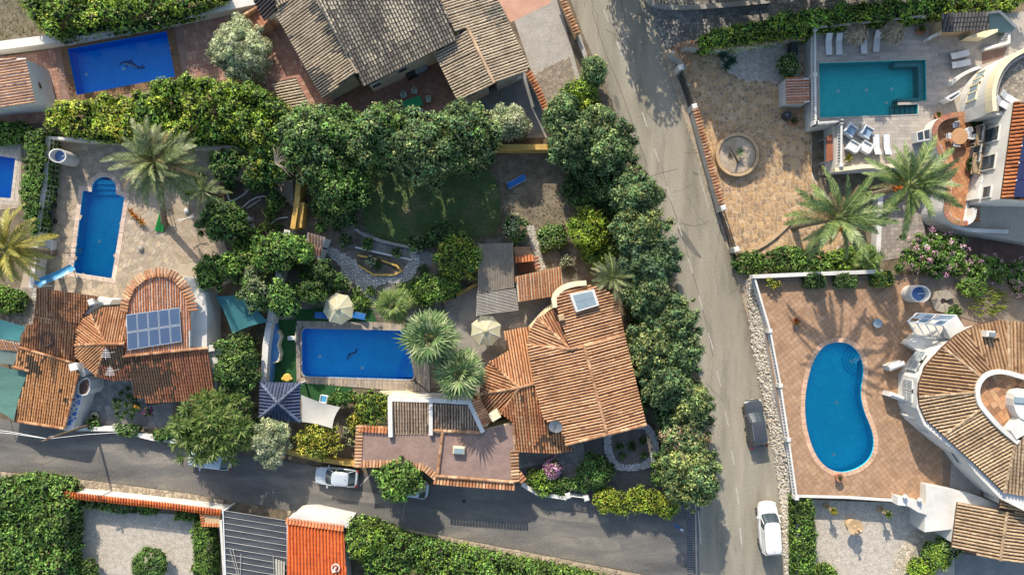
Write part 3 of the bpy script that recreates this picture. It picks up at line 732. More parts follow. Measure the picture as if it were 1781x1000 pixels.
PO_SE = smooth_poly([(1454, 594), (1480, 598), (1497, 618), (1503, 645), (1496, 682), (1502, 714), (1516, 745), (1521, 772), (1514, 797), (1492, 815), (1460, 823), (1432, 810), (1414, 783), (1402, 742), (1399, 700), (1404, 662), (1414, 626), (1432, 601)], 2)
for P_, z_ in ((PO_TL, 0), (PO_KEY, 0), (PO_FAR, 0), (PO_CEN, 0), (PO_NE, ZT), (PO_SE, ZS)): hole(Wm(P_, z_), z_)

# ------------------------------------------------------------ ground and roads
sheet('ground', [(-260, -260), (260, -260), (260, 260), (-260, 260)], -0.02, MATS['soil'], world=True)
ROAD_L = [(955, -120), (985, -20), (1010, 50), (1040, 120), (1072, 200), (1100, 270), (1130, 350), (1160, 440), (1185, 520), (1205, 600), (1222, 680), (1234, 760), (1230, 830), (1218, 870), (1214, 1000), (1214, 1120)]
ROAD_R = [(1374, 1120), (1367, 1000), (1358, 870), (1350, 800), (1338, 730), (1325, 680), (1312, 620), (1302, 560), (1282, 490), (1256, 400), (1222, 300), (1188, 200), (1157, 105), (1128, 0), (1090, -120)]
road = sheet('road', ROAD_L + ROAD_R, 0.004, MATS['asphalt_main'])
SIDE = [(-150, 716), (0, 727), (75, 743), (125, 747), (200, 752), (265, 768), (330, 775), (420, 790), (500, 802), (560, 814), (625, 822), (740, 842), (905, 845), (950, 864), (1040, 873), (1190, 868), (1236, 780), (1240, 840), (1216, 878), (1216, 1120), (1136, 1120), (1135, 1001), (1100, 994), (950, 965), (850, 946), (700, 917), (620, 905), (480, 884), (390, 868), (330, 857), (200, 840), (110, 829), (0, 819), (-150, 805)]
side = sheet('side_road', SIDE, 0.008, MATS['asphalt_side'])
def mark(parent, a, b, wd, z=0.012, name='lane_dash', m='paint'):
    A, B = W(*a, z), W(*b, z); d = (B - A).normalized(); s = Vector((-d.y, d.x, 0)) * wd / 2; MB().quad(A - s, B - s, B + s, A + s).build(name, MATS[m], parent)
for a, b in (((1049, 18), (1059, 39)), ((1073, 74), (1082, 97)), ((1096, 135), (1104.5, 159)), ((1117, 196), (1125.5, 220)), ((1138, 258), (1146.5, 282)), ((1159.5, 324), (1167.5, 349)), ((1178.5, 387), (1186.5, 411)),
             ((1197, 449), (1204.5, 475)), ((1215, 514), (1222.5, 539)), ((1232, 579), (1240, 607)), ((1247, 645), (1253.5, 672)), ((1261, 713), (1267, 741)), ((1272, 783), (1277.5, 808)), ((1281, 849), (1285, 877)), ((1287, 918), (1290, 946))): mark(road, a, b, .1)
for a, b in (((1145, 45), (1162, 100)), ((1216, 305), (1233, 362)), ((1307, 575), (1318, 640)), ((1334, 720), (1345, 790))): mark(road, a, b, .07, name='edge_line')
mark(side, (626, 845), (647, 822), .12, .014, 'parking_line')
mark(side, (646, 823), (700, 838), .05, .014, 'parking_line')
mark(side, (1214.5, 888), (1219, 945), .12, .014, 'edge_line'); 
# tar seams crossing the road
mat('tar', [(.08, .075, .065), (.11, .1, .09)], 2, .9, fine=.2)
for ln in ([(1128, 308), (1150, 301), (1178, 294)], [(1030, 20), (1052, 90), (1077, 150), (1100, 215), (1126, 290)], [(1151, 290), (1165, 345), (1190, 420), (1212, 500), (1228, 560), (1240, 620)]):
    P_ = Wm(ln, .011); mb = MB(); wall_strip(mb, P_, .005, .0055, .045); mb.build('tar_seam', MATS['tar'], road)
MB().tube([W(706, 865, .02), W(704, 880, .02), W(699, 905, .02)], .035, 5).build('patch_seam', MATS['concrete'], side)

# drain grating across the junction
t = thing('drain_channel', 'long dark steel drain grating across the mouth of the side road', 'drain', W(1199, 935))
MB().prism(Wm([(1193, 870), (1203.5, 870), (1206, 1010), (1196, 1010)]), 0.0, .016).build('channel', MATS['metal_dark'], t)
mb = MB()
for i in range(46): y = 871 + i * 3; mb.box(W(1198.5 + i * .055, y, .024), (.56, .05, .016))
mb.build('grating_bars', MATS['metal_grey'], t, kind='stuff')
wall_strip(MB(), Wm([(1209, 875), (1211.5, 1005)]), 0, .1, .16).build('kerb_edge', MATS['concrete'], t)
# verges ----------------------------------------------------------------
mat('rubble', [(.3, .25, .18), (.4, .34, .26), (.46, .4, .31)], 1.3, .95, .03, 18, fine=.35)
VB = [(-150, 806), (0, 820), (110, 830), (200, 841), (330, 858), (388, 869), (388, 888), (380, 884), (200, 856), (110, 847), (0, 836), (-150, 826)]
v1 = sheet('verge', VB, 0.012, MATS['sandsoil']); stones(v1, VB, .014, MATS['stonec'], .42, .05, .05, [(.36, .3, .22), (.42, .36, .27), (.3, .25, .19)], seed=4, name='verge_stones', bev=.25)
VB2 = [(500, 887), (620, 906), (700, 918), (850, 947), (950, 966), (1100, 996), (1140, 1003), (1140, 1020), (1060, 1012), (940, 985), (800, 957), (690, 934), (600, 912), (500, 900)]
v2 = sheet('verge', VB2, 0.012, MATS['sandsoil']); stones(v2, VB2, .014, MATS['stonec'], .42, .05, .06, [(.36, .3, .22), (.42, .36, .27), (.3, .25, .19)], seed=5, name='verge_stones', bev=.25)
v3 = sheet('verge', [(1128, 0), (1157, 105), (1188, 200), (1222, 300), (1256, 400), (1282, 490), (1300, 550), (1312, 600), (1320, 600), (1306, 480), (1272, 440), (1240, 300), (1200, 190), (1168, 90)], 0.0, MATS['sandsoil'])

# ------------------------------------------------------------ yards and floors
COBB = [(1131, 12), (1148, 68), (1158, 88), (1180, 78), (1240, 74), (1400, 60), (1420, 20), (1640, 0), (1640, -80), (1100, -80)]
cb = sheet('cobbled_drive', COBB, 0.006, MATS['grout_dark']); stones(cb, COBB, .008, MATS['stonec'], .34, .05, .03, [(.26, .25, .235), (.32, .31, .29), (.2, .195, .185)], seed=6, single=0)
CRAZY = [(1172, 92), (1186, 86), (1250, 78), (1400, 66), (1412, 80), (1412, 300), (1470, 420), (1440, 450), (1284, 440), (1240, 330), (1210, 190), (1186, 118)]
cz = sheet('flagstone_court', CRAZY, 0.006, mat('grout_pink', [(.5, .41, .31), (.58, .5, .4)], 1, .95, fine=.2))
PLOT_BED = [(1252, 82), (1392, 72), (1394, 138), (1365, 143), (1300, 140), (1268, 128), (1254, 108)]
stones(cz, CRAZY, .008, MATS['stonec'], .4, .065, .03, [(.45, .28, .135), (.5, .325, .165), (.4, .26, .135), (.53, .37, .21), (.35, .235, .135)], seed=9, skip=[PLOT_BED], single=300)
bed = sheet('gravel_bed', PLOT_BED, .05, MATS['gravel_grey'])
RED = [(-30, 103), (60, 92), (120, 78), (300, 40), (440, 5), (505, 30), (640, 150), (800, 60), (804, 190), (770, 240), (560, 240), (470, 200), (300, 180), (100, 215), (20, 215), (-30, 200)]
rd = sheet('red_terrace', RED, 0.006, mat('grout_red', [(.22, .14, .11), (.3, .2, .16)], 1, .95, fine=.2))
REDC = [(.36, .2, .15), (.39, .23, .175), (.33, .18, .14), (.41, .26, .2)]
paving(rd, [(-30, 103), (60, 92), (96, 86), (108, 180), (100, 215), (20, 215), (-30, 200)], .008, MATS['stonec'], (.35, .35), 12, .025, .02, REDC)
paving(rd, [(318, 45), (440, 10), (480, 60), (570, 180), (500, 210), (420, 160), (330, 150)], .008, MATS['stonec'], (.42, .42), 12, .03, .02, REDC)
paving(rd, [(545, 185), (632, 150), (795, 75), (804, 190), (770, 230), (560, 230)], .008, MATS['stonec'], (.36, .36), -27, .03, .02, [(.3, .16, .12), (.33, .19, .145), (.26, .15, .12)])
dr = sheet('driveway', [(862, -60), (955, -60), (1015, 160), (990, 240), (915, 240), (922, 118)], 0.008, MATS['concrete'])
sheet('pink_drive', [(862, -60), (955, -60), (958, 6), (888, 40), (866, 0)], 0.012, mat('pinkc', [(.42, .24, .17), (.5, .3, .22)], .9, .95, fine=.15))
stones(sheet('gravel_strip', [(930, 128), (990, 98), (1012, 170), (985, 215), (945, 215)], .012, MATS['gravel_grey']), [(930, 128), (990, 98), (1012, 170), (985, 215), (945, 215)], .014, MATS['stonec'], .2, .02, .04, [(.33, .28, .22), (.26, .22, .18)], seed=3, name='pebbles')
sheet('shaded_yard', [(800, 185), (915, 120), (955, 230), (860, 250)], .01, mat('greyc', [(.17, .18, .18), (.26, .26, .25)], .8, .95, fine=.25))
sheet('dry_slope', [(-60, -60), (40, -60), (62, 60), (20, 75), (-60, 78)], .004, mat('drygrass', [(.1, .09, .05), (.16, .14, .09), (.2, .18, .13)], 1.2, .98, .04, 14, fine=.5, fscale=24))
# left villa's yard
YARD = [(78, 240), (360, 262), (470, 280), (508, 260), (512, 420), (450, 470), (380, 500), (350, 520), (210, 560), (55, 560), (20, 560), (60, 400)]
yd = sheet('paved_yard', YARD, 0.006, mat('yardgrout', [(.33, .27, .2), (.42, .36, .28)], .9, .95, fine=.2))
stones(yd, [(84, 248), (240, 258), (270, 300), (262, 380), (276, 400), (312, 470), (262, 462), (215, 520), (60, 500), (72, 380)], .008, MATS['stonec'], .5, .035, .016, [(.39, .325, .25), (.44, .37, .29), (.35, .3, .24), (.41, .34, .25)], seed=21)
stones(yd, [(20, 500), (66, 500), (64, 560), (30, 575), (10, 560)], .008, MATS['stonec'], .45, .06, .02, [(.24, .22, .19), (.3, .27, .23)], seed=22)
sheet('sand_patch', [(305, 352), (352, 362), (392, 430), (362, 452), (312, 458), (285, 420), (288, 370)], .03, MATS['sandsoil'])
sheet('garden_bed', [(385, 310), (470, 320), (510, 360), (505, 420), (450, 465), (396, 440), (370, 360)], .03, mat('darkbed', [(.075, .055, .042), (.11, .085, .065), (.15, .12, .1)], 1, .98, .03, 18, fine=.35, fscale=24))
fp = sheet('far_pool_terrace', [(-60, 225), (38, 240), (36, 362), (-60, 370)], .006, MATS['sandsoil']); paving(fp, [(-60, 235), (36, 252), (32, 358), (-60, 352)], .008, MATS['stonec'], (.4, .4), 8, .015, .015, [(.5, .43, .35), (.46, .4, .33)])
# bottom left yard
GY = [(112, 872), (392, 905), (392, 1040), (112, 1040)]
sheet('gravel_yard', GY, .006, MATS['gravel_grey'])
# central property
sheet('lawn', smooth_poly([(640, 300), (700, 275), (800, 285), (868, 300), (872, 395), (850, 412), (790, 418), (720, 432), (665, 420), (625, 392)], 2), .01, MATS['lawn'])
sheet('dry_patch', smooth_poly([(862, 262), (960, 262), (1000, 330), (1000, 400), (950, 410), (880, 395), (868, 300)], 1), .006, mat('dryp', [(.13, .11, .08), (.2, .165, .115), (.27, .22, .15)], .9, .98, .04, 20, fine=.45, fscale=26))
sheet('garden_ground', [(500, 372), (625, 390), (720, 430), (860, 415), (990, 400), (1080, 520), (1000, 520), (830, 520), (770, 560), (540, 545), (480, 560)], .002, mat('gardeng', [(.1, .085, .065), (.16, .14, .11), (.24, .22, .19)], .8, .98, .04, 16, fine=.4, fscale=22))
sheet('gravel_path_bed', [(630, 402), (735, 436), (770, 445), (740, 470), (700, 455), (632, 430)], .008, mat('grey_gravel2', [(.2, .2, .19), (.28, .27, .25)], 1, .98, .03, 26, fine=.35, fscale=30))
PATH = smooth_poly([(566, 424), (600, 440), (620, 452), (622, 462), (648, 478), (668, 480), (700, 474), (712, 450), (715, 435), (728, 436), (730, 462), (718, 486), (690, 494), (654, 494), (652, 526), (640, 524), (618, 494), (594, 484), (592, 462), (572, 446)], 1)
pp = sheet('white_stone_path', PATH, .02, mat('pathg', [(.12, .12, .12), (.18, .18, .17)], 1, .95)); stones(pp, PATH, .022, MATS['stonec'], .27, .05, .03, [(.52, .52, .5), (.6, .6, .57), (.44, .44, .43)], seed=31, name='white_flagstones')
RAMP = [(915, 393), (928, 390), (950, 468), (934, 472)]
rp_ = sheet('stone_ramp', RAMP, .02, MATS['concrete']); stones(rp_, RAMP, .022, MATS['stonec'], .26, .05, .03, [(.5, .48, .42), (.6, .57, .5)], seed=32, name='white_flagstones')
sheet('grey_terrace', [(772, 522), (828, 500), (905, 505), (985, 500), (960, 560), (930, 585), (880, 575), (880, 700), (835, 690), (800, 620), (780, 560)], .01, mat('greyt', [(.2, .19, .17), (.27, .25, .22), (.31, .28, .24)], .9, .95, .003, 30, fine=.14))
for i, (tp) in enumerate(([(480, 556), (516, 556), (516, 690), (462, 690), (470, 600)], [(512, 540), (600, 530), (650, 540), (655, 561), (512, 561)], [(520, 664), (612, 668), (612, 700), (560, 702), (520, 690)])): sheet('artificial_turf', tp, .012 + .004 * i, MATS['turf_green'])
DECK = [(514, 558), (655, 560), (700, 564), (745, 600), (748, 684), (700, 680), (516, 665)]
dk = sheet('pool_deck', DECK, .03, MATS['bed_grey'])
for dq in ([(514, 558), (655, 560), (700, 564), (706, 572), (525, 568.5), (522, 573)], [(516, 665), (523, 656.5), (720, 663), (748, 684), (700, 680)], [(514, 560), (521.5, 573), (522.5, 656), (516, 664)], [(701, 565), (745, 600), (748, 683), (724, 662), (711, 577)]): paving(dk, dq, .032, MATS['wood_deck'], (1.8, .145), 90, .015, .025, [(.36, .31, .26), (.42, .36, .3), (.31, .27, .23), (.46, .38, .29)], bond=.5, name='deck_plank')
sheet('south_court', [(900, 780), (1000, 770), (1050, 755), (1150, 800), (1150, 870), (1000, 868), (940, 855), (905, 842)], .01, mat('southc', [(.1, .1, .1), (.15, .145, .14)], 1, .95, fine=.3))
paving(bpy.data.objects['south_court'], [(902, 786), (985, 776), (1015, 772), (1018, 820), (1000, 862), (980, 858), (975, 800), (902, 815)], .012, MATS['stonec'], (.45, .45), 12, .03, .02, [(.25, .25, .25), (.3, .3, .29)])
RINGO = smooth_poly([(1056, 745), (1090, 735), (1120, 730), (1140, 750), (1148, 780), (1140, 808), (1115, 818), (1075, 820), (1056, 800), (1048, 770)], 2); RINGI = smooth_poly([(1066, 752), (1092, 748), (1118, 745), (1130, 760), (1136, 780), (1128, 798), (1110, 806), (1080, 808), (1068, 796), (1062, 770)], 2)
t = thing('rockery_ring', 'ring-shaped bed edged in white crazy paving by the south end of the big tiled roof', 'garden bed', W(1098, 778))
MB().prism(Wm(RINGO), 0, .2).build('ring_wall', mat('pathg', []), t); stones(t, RINGO, .2, MATS['stonec'], .22, .035, .02, [(.56, .58, .6), (.66, .67, .68)], seed=33, name='white_flagstones', skip=[RINGI])
MB().prism(Wm(RINGI, .2), .1, .225).build('bed_soil', mat('ringsoil', [(.12, .11, .1), (.2, .18, .16)], 2, .98, .03, 20, fine=.4), t)
r_ = random.Random(4)

# terraces: blocks above the ground -------------------------------------
def terrace(label, name, poly, z, wm, top, tile=None, topkind='structure'):
    Lw = Wm(poly, z); mb = MB(); P = [(p.x, p.y) for p in Lw]
    if area2(P) < 0: P = P[::-1]
    n = len(P); mb.add([(p[0], p[1], -.02) for p in P] + [(p[0], p[1], z - .001) for p in P], [(i, (i + 1) % n, n + (i + 1) % n, n + i) for i in range(n)])
    o = mb.build(name + '_wall', wm, kind='structure'); s = sheet(name, poly, z, top, label=label); return s
NET = [(1414, 55), (1592, 40), (1640, 30), (1790, 20), (1900, 20), (1900, 440), (1660, 400), (1640, 330), (1580, 292), (1452, 298), (1450, 218), (1416, 222)]
ne = terrace('beige plank-tiled terrace round the rectangular teal pool', 'pool_terrace', NET, ZT, MATS['white'], mat('groutb', [(.36, .32, .27), (.42, .38, .32)], 1, .9))
paving(ne, [(1417, 60), (1590, 44), (1640, 36), (1712, 60), (1700, 105), (1672, 160), (1640, 200), (1610, 230), (1590, 290), (1456, 295), (1452, 214), (1418, 218)], ZT + .002, MATS['stonec'], (1.2, .3), 0, .012, .01, [(.4, .36, .32), (.44, .4, .355), (.37, .335, .3)], bond=.5, single=300)
SET = [(1314, 481), (1560, 478), (1600, 478), (1800, 520), (1900, 560), (1900, 900), (1664, 900), (1600, 871), (1387, 861), (1350, 690)]
se = terrace('terracotta terrace round the kidney pool', 'tiled_terrace', SET, ZS, MATS['white'], mat('groutt', [(.2, .14, .1), (.27, .19, .14)], 1, .9, fine=.15))
paving(se, [(1318, 490), (1570, 487), (1640, 520), (1640, 900), (1600, 867), (1388, 858), (1352, 690)], ZS + .002, MATS['stonec'], (.42, .42), 38, .025, .012, [(.37, .235, .145), (.39, .25, .155), (.35, .22, .135), (.4, .26, .17)])
# rubble bank between road and balustrade
BANK = [((1296, 486), (1314, 484)), ((1302, 540), (1328, 540)), ((1308, 600), (1342, 600)), ((1320, 660), (1354, 660)), ((1333, 720), (1365, 720)), ((1346, 790), (1376, 790)), ((1356, 860), (1384, 860)), ((1362, 930), (1384, 930)), ((1367, 1040), (1388, 1040))]
mb = MB(); vs = []
for a, b in BANK: vs += [W(*a, .02), W(*b, ZS - .06 if b[1] < 860 else .5)]
mb.add(vs, [(2 * i, 2 * i + 2, 2 * i + 3, 2 * i + 1) for i in range(len(BANK) - 1)]); bank = mb.build('rubble_bank', MATS['rubble'], kind='structure')
mb = MB(); r_ = random.Random(12); iv, ifc = ico()
for i in range(len(BANK) - 1):
    a0, b0, a1, b1 = vs[2 * i], vs[2 * i + 1], vs[2 * i + 2], vs[2 * i + 3]
    for k in range(420):
        u, v = r_.random(), r_.random(); p = a0.lerp(a1, u).lerp(b0.lerp(b1, u), v); s = r_.uniform(.07, .17); c = r_.choice([(.48, .44, .37), (.55, .51, .44), (.4, .36, .3), (.6, .57, .5)]); q = Matrix.Rotation(r_.uniform(0, 6), 3, Vector((r_.random(), r_.random(), r_.random() + .1)).normalized())
        mb.add([p + q @ Vector((x[0] * s * 1.2, x[1] * s, x[2] * s * .7)) for x in iv], [tuple(f) for f in ifc.tolist()][::1], c)
mb.build('bank_stones', MATS['stonec'], bank, kind='stuff')

# ------------------------------------------------------------ pools
liner = mat('liner_blue', [(.006, .32, .92), (.008, .36, .95)], .8, .5, .05, 3.5, fine=.16, fscale=7)
liner2 = mat('liner_cyan', [(.02, .52, .94), (.03, .6, .95)], .9, .5, .06, 3.5, fine=.12, fscale=5)
liner3 = mat('liner_teal', [(.04, .58, .6), (.06, .66, .64)], .9, .5, .05, 3.5, fine=.14, fscale=5)
wb = water('water_blue', (.7, .98, 1.0)); wt = water('water_teal', (.72, .95, .95))
ptl = pool('blue pool with a dolphin mosaic on its floor, in the red terrace', PO_TL, 0, liner, wb, MATS['stonec'], .7, 1.3, copcols=[(.22, .13, .075), (.19, .12, .07)])
pk = pool('keyhole-shaped blue pool with rounded steps and a slide', PO_KEY, 0, liner2, wb, MATS['stonec'], .42, 1.4, copcols=[(.62, .5, .42), (.57, .45, .38)])
pf = pool('dark blue pool cut by the left edge beyond the tall hedge', PO_FAR, 0, liner, wb, MATS['stonec'], .3, 1.4, copcols=[(.5, .45, .38)])
pc = pool('wide blue pool in a wooden deck, fan palms at its right end', PO_CEN, 0, mat('liner_mid', [(.01, .42, .93), (.015, .5, .95)], .8, .5, .05, 3.5, fine=.16, fscale=7), wb, MATS['wood_deck'], .16, 1.4, copcols=[(.4, .35, .3)], cop_th=.075)
pn = pool('rectangular teal pool with corner steps on the beige terrace', PO_NE, ZT, liner3, wt, MATS['stonec'], .1, 1.4, copcols=[(.42, .4, .36)])
ps = pool('kidney-shaped bright blue pool on the terracotta terrace', PO_SE, ZS, mat('liner_se', [(.01, .68, .96), (.015, .76, .97)], .7, .5, .06, 3.5, fine=.12, fscale=5), wb, MATS['stonec'], .42, 1.3, copcols=[(.55, .36, .24), (.6, .4, .28)])
# steps inside the pools
def step(parent, poly, z0, z1, m, name='pool_step'): MB().prism([(p.x, p.y) for p in Wm(poly, z1)], z0, z1).build(name, m, parent)
for i, z in enumerate((-.35, -.65, -.95)): step(pk, [(160 - 0, 341 - 0)] + [(x, y) for x, y in arc(181.3, 328 , 20 , 19 - 0, 178, 2, 8)] + [(203, 341)] if i == 0 and False else [(162, 312 + i * 9), (201, 314 + i * 9), (202, 322 + i * 9), (161, 320 + i * 9)], -1.4, z, liner2)
for i in range(4): step(ps, [(1490, 633)] + arc(1497, 626, 14 + i * 5.5, 13 + i * 5, 80, 250, 12)[0:], ZS - 1.3, ZS - .3 - .24 * i - .002 * i, MATS['liner_se'])
step(pn, [(1555, 106.5), (1609, 105.5), (1610, 176), (1560, 177), (1560, 172), (1598, 171), (1597, 116), (1556, 117)], ZT - 1.4, ZT - .42, mat('teal_ledge', [(.12, .3, .3), (.16, .36, .34)], 1, .6, fine=.1), 'bench_ledge')
for i in range(5): step(pn, [(1548 + i * 9, 185), (1557 + i * 9, 185), (1557 + i * 9, 199.5), (1548 + i * 9, 200)], ZT - 1.4, ZT - 1.2 + .18 * i, mat('teal_ledge', []))
step(pn, [(1562, 178.5), (1595, 177.5), (1595, 182), (1562, 183)], ZT - 1.4, ZT - .02, MATS['groutb'], 'step_wall')
for i in range(4): step(pc, [(692 + i * 5, 640 + i * 2), (706 + i * 3, 610), (722, 612), (724, 656), (690 + i * 6, 656)], -1.4, -1.0 + .2 * i + .003 * i, liner)
# dolphin mosaics (flat inlays on the pool floors)
def dolphin(parent, cx, cy, L, ang, z, flip=1):
    body = [(-.5, .02), (-.42, -.03), (-.35, -.1), (-.2, -.16), (-.1, -.17), (-.05, -.24), (.02, -.14), (.15, -.05), (.28, 0), (.36, 0), (.4, -.14), (.44, -.02), (.52, -.02), (.5, .06), (.4, .08), (.3, .12), (.12, .1), (-.04, .04), (-.14, .02), (-.16, .14), (-.22, .03), (-.34, 0), (-.44, .05)]
    ca, sa = math.cos(R(ang)), math.sin(R(ang)); f = lambda q: (cx + (q[0] * ca - q[1] * flip * sa) * L, cy + (q[0] * sa + q[1] * flip * ca) * L)
    sheet('dolphin_mosaic', [f(q) for q in body], z, mat('mosaic_navy', [(.015, .06, .24), (.02, .08, .3)], 2, .5), kind=None, parent=parent)
    sheet('belly_mosaic', [f(q) for q in [(-.36, -.01), (-.2, -.05), (0, -.02), (.15, .04), (.26, .08), (.12, .08), (-.04, .03), (-.2, .01)]], z + .004, mat('mosaic_pale', [(.25, .4, .5), (.3, .45, .55)], 2, .5), kind=None, parent=parent)
dolphin(ptl, 229, 114, 46, 8, -1.29); dolphin(pc, 612, 617, 28, -48, -1.39)
mb = MB(); mb.tube([W(1478, 627, ZS + .1), W(1498, 621, ZS + .75)], .025, 6); mb.tube([W(1478, 631, ZS + .1), W(1498, 624, ZS + .75)], .025, 6); mb.build('handrail', MATS['chrome'], ps)

for t_, pts in ((ptl, [(150, 130, 0), (215, 120, 0)]), (pk, [(172, 420, 0)]), (pn, [(1508, 157, ZT), (1552, 155, ZT), (1543, 179, ZT), (1459, 159, ZT)]), (ps, [(1450, 790, ZS), (1455, 700, ZS)]), (pc, [(556, 620, 0), (630, 640, 0)])):
    for x, y, z in pts: c = W(x, y, z - 1.28); MB().lathe((c.x, c.y, z - (1.395 if t_ in (pk, pc, pn) else 1.295)), [(.16, 0), (.14, .03), (.02, .035)], 12).build('pool_light', MATS['metal_white'], t_)
for t_, (x, y), z in ((pk, (128, 436), 0), (ptl, (122, 140), 0)):
    m_ = MB()
    for dy in (-.25, .25): p = W(x, y, z); m_.tube([p + Vector((-.5, dy, 0)), p + Vector((-.45, dy, .7)), p + Vector((0, dy, .85)), p + Vector((.2, dy, .2)), p + Vector((.25, dy, -1.0))], .03, 6)
    m_.build('ladder', MATS['chrome'], t_)
    for k in range(3): p = W(x, y, z) + Vector((.24, 0, -.2 - .3 * k)); MB().box(p, (.08, .5, .03)).build('ladder_tread', MATS['metal_white'], t_)
# thin overlays on the roads: asphalt repairs and wear, plus one painted tree shadow
mat('patch_dark', [(.12, .115, .1), (.17, .16, .135)], 1.2, .92, .004, 60, fine=.25, fscale=16); mat('patch_side', [(.15, .14, .125), (.21, .195, .165)], 1.2, .92, .004, 60, fine=.3, fscale=16); mat('dust', [(.26, .235, .19), (.34, .3, .24)], 1.5, .98, fine=.35, fscale=14)
for q in ([(1176, 395), (1190, 400), (1213, 438), (1222, 448), (1216, 450), (1200, 436), (1184, 414)], [(1204, 298), (1214, 302), (1216, 306), (1206, 304)], [(1066, 168), (1073, 165), (1080, 190), (1074, 194)], [(1150, 500), (1156, 498), (1166, 530), (1160, 532)]): sheet('patch', smooth_poly(q, 2), .0095, MATS['patch_dark'], parent=road)  # the first outline is a tree's cast shadow painted on the road
for q in ([(560, 846), (690, 862), (686, 880), (556, 864)], [(930, 884), (1060, 896), (1058, 912), (928, 900)], [(828, 840), (880, 850), (876, 872), (840, 862)], [(1000, 930), (1080, 938), (1078, 962), (1000, 950)]): sheet('patch', smooth_poly(q, 2), .0125, MATS['patch_side'], parent=side)
r_ = random.Random(31)
def crack(parent, p0, n, ang, step, z, wd=.025):
    pts = [W(*p0)]; a = ang
    for _ in range(n): a += r_.uniform(-.5, .5); a = ang + (a - ang) * .8; pts.append(pts[-1] + Vector((math.cos(a), math.sin(a), 0)) * step)
    wall_strip(MB(), pts, z, .002, wd).build('crack', MATS['tar'], parent)
for i in range(34): y = r_.uniform(0, 1000); x = np.interp(y, [0, 200, 400, 600, 800, 1000], [1055, 1125, 1190, 1255, 1290, 1290]) + r_.uniform(-55, 55); crack(road, (x, y), r_.randint(4, 12), r_.choice([1.85, 1.85, .2]), .35, .0105, r_.uniform(.015, .035))
for i in range(30): x = r_.uniform(0, 1180); y = np.interp(x, [0, 400, 800, 1180], [775, 825, 890, 935]) + r_.uniform(-35, 35); crack(side, (x, y), r_.randint(4, 12), r_.choice([-.12, -.12, 1.4]), .35, .0135, r_.uniform(.015, .035))
# gravelly crumbs gathered along the road edges
mb = MB()
for line, w_, n_ in ((SIDE[16:] if False else [(0, 816), (200, 838), (390, 866), (620, 903), (850, 944), (1120, 996)], 10, 2600), ([(1128, 0), (1157, 105), (1188, 200), (1222, 300), (1256, 400), (1282, 490), (1302, 560), (1312, 620), (1338, 730), (1358, 870), (1367, 1000)], 5, 1300), ([(1045, 120), (1072, 200), (1100, 270), (1130, 350)], 4, 300)):
    L_ = [(Vector(a), Vector(b)) for a, b in zip(line[:-1], line[1:])]
    for k in range(n_):
        a, b = L_[r_.randrange(len(L_))]; p = a.lerp(b, r_.random()) + Vector((r_.gauss(-.3, .5) * w_, r_.gauss(-.3, .5) * w_)); q = W(p.x, p.y, .02); s_ = r_.uniform(.02, .05); v = r_.uniform(.6, 1.2); an = r_.uniform(0, 3)
        mb.add([(q.x + s_ * math.cos(an + t), q.y + s_ * math.sin(an + t), .016) for t in (0, 2.1, 4.2)] + [(q.x, q.y, .016 + s_ * .8)], [(0, 1, 3), (1, 2, 3), (2, 0, 3)], (.34 * v, .29 * v, .22 * v))
mb.build('roadside_grit', MATS['stonec'], kind='stuff')
# ------------------------------------------------------------ houses
TER = [(.42, .165, .07), (.37, .14, .06), (.48, .21, .095), (.33, .13, .06)]
TER_OLD = [(.34, .165, .085), (.4, .22, .12), (.27, .13, .07), (.44, .27, .16)]
TER_TAN = [(.42, .25, .145), (.48, .31, .19), (.35, .2, .115), (.3, .16, .09)]
TAN = [(.44, .37, .27), (.5, .43, .32), (.38, .31, .22)]
GREYT = [(.17, .16, .14), (.25, .23, .19), (.34, .31, .25), (.12, .11, .1)]
BROWN = [(.3, .13, .075), (.24, .1, .06), (.36, .18, .1), (.2, .1, .07)]
LICH = (.09, .07, .05)
BLUEG = [(.05, .07, .13), (.07, .09, .15), (.04, .055, .1)]
mat('glassdark', [(.03, .045, .055), (.05, .07, .085)], .6, .08, spec=.8, fine=0)
mat('glassgrey', [(.2, .27, .3), (.26, .33, .36)], .5, .1, spec=.8, fine=0)
mat('solar', [(.07, .11, .19), (.09, .135, .22)], .4, .15, spec=.6, fine=.05)
mat('fabric_cream', [(.56, .53, .34), (.62, .59, .4)], 1.2, .85, fine=.06, trans=.25)
mat('fabric_teal', [(.03, .13, .15), (.05, .19, .21)], .5, .8, fine=.12, fscale=5, trans=.15)
mat('fabric_white', [(.6, .58, .52), (.52, .5, .44)], 1, .85, fine=.05, trans=.25)
mat('fabric_black', [(.035, .04, .05), (.07, .075, .085)], .9, .85, fine=.2, stretch=(.4, 3, 0))
mat('pinkroof', [(.22, .15, .125), (.3, .21, .175)], 1.2, .97, .02, 30, fine=.4, fscale=30)
def hs(name, label, px, py): return thing(name, label, 'house', W(px, py))
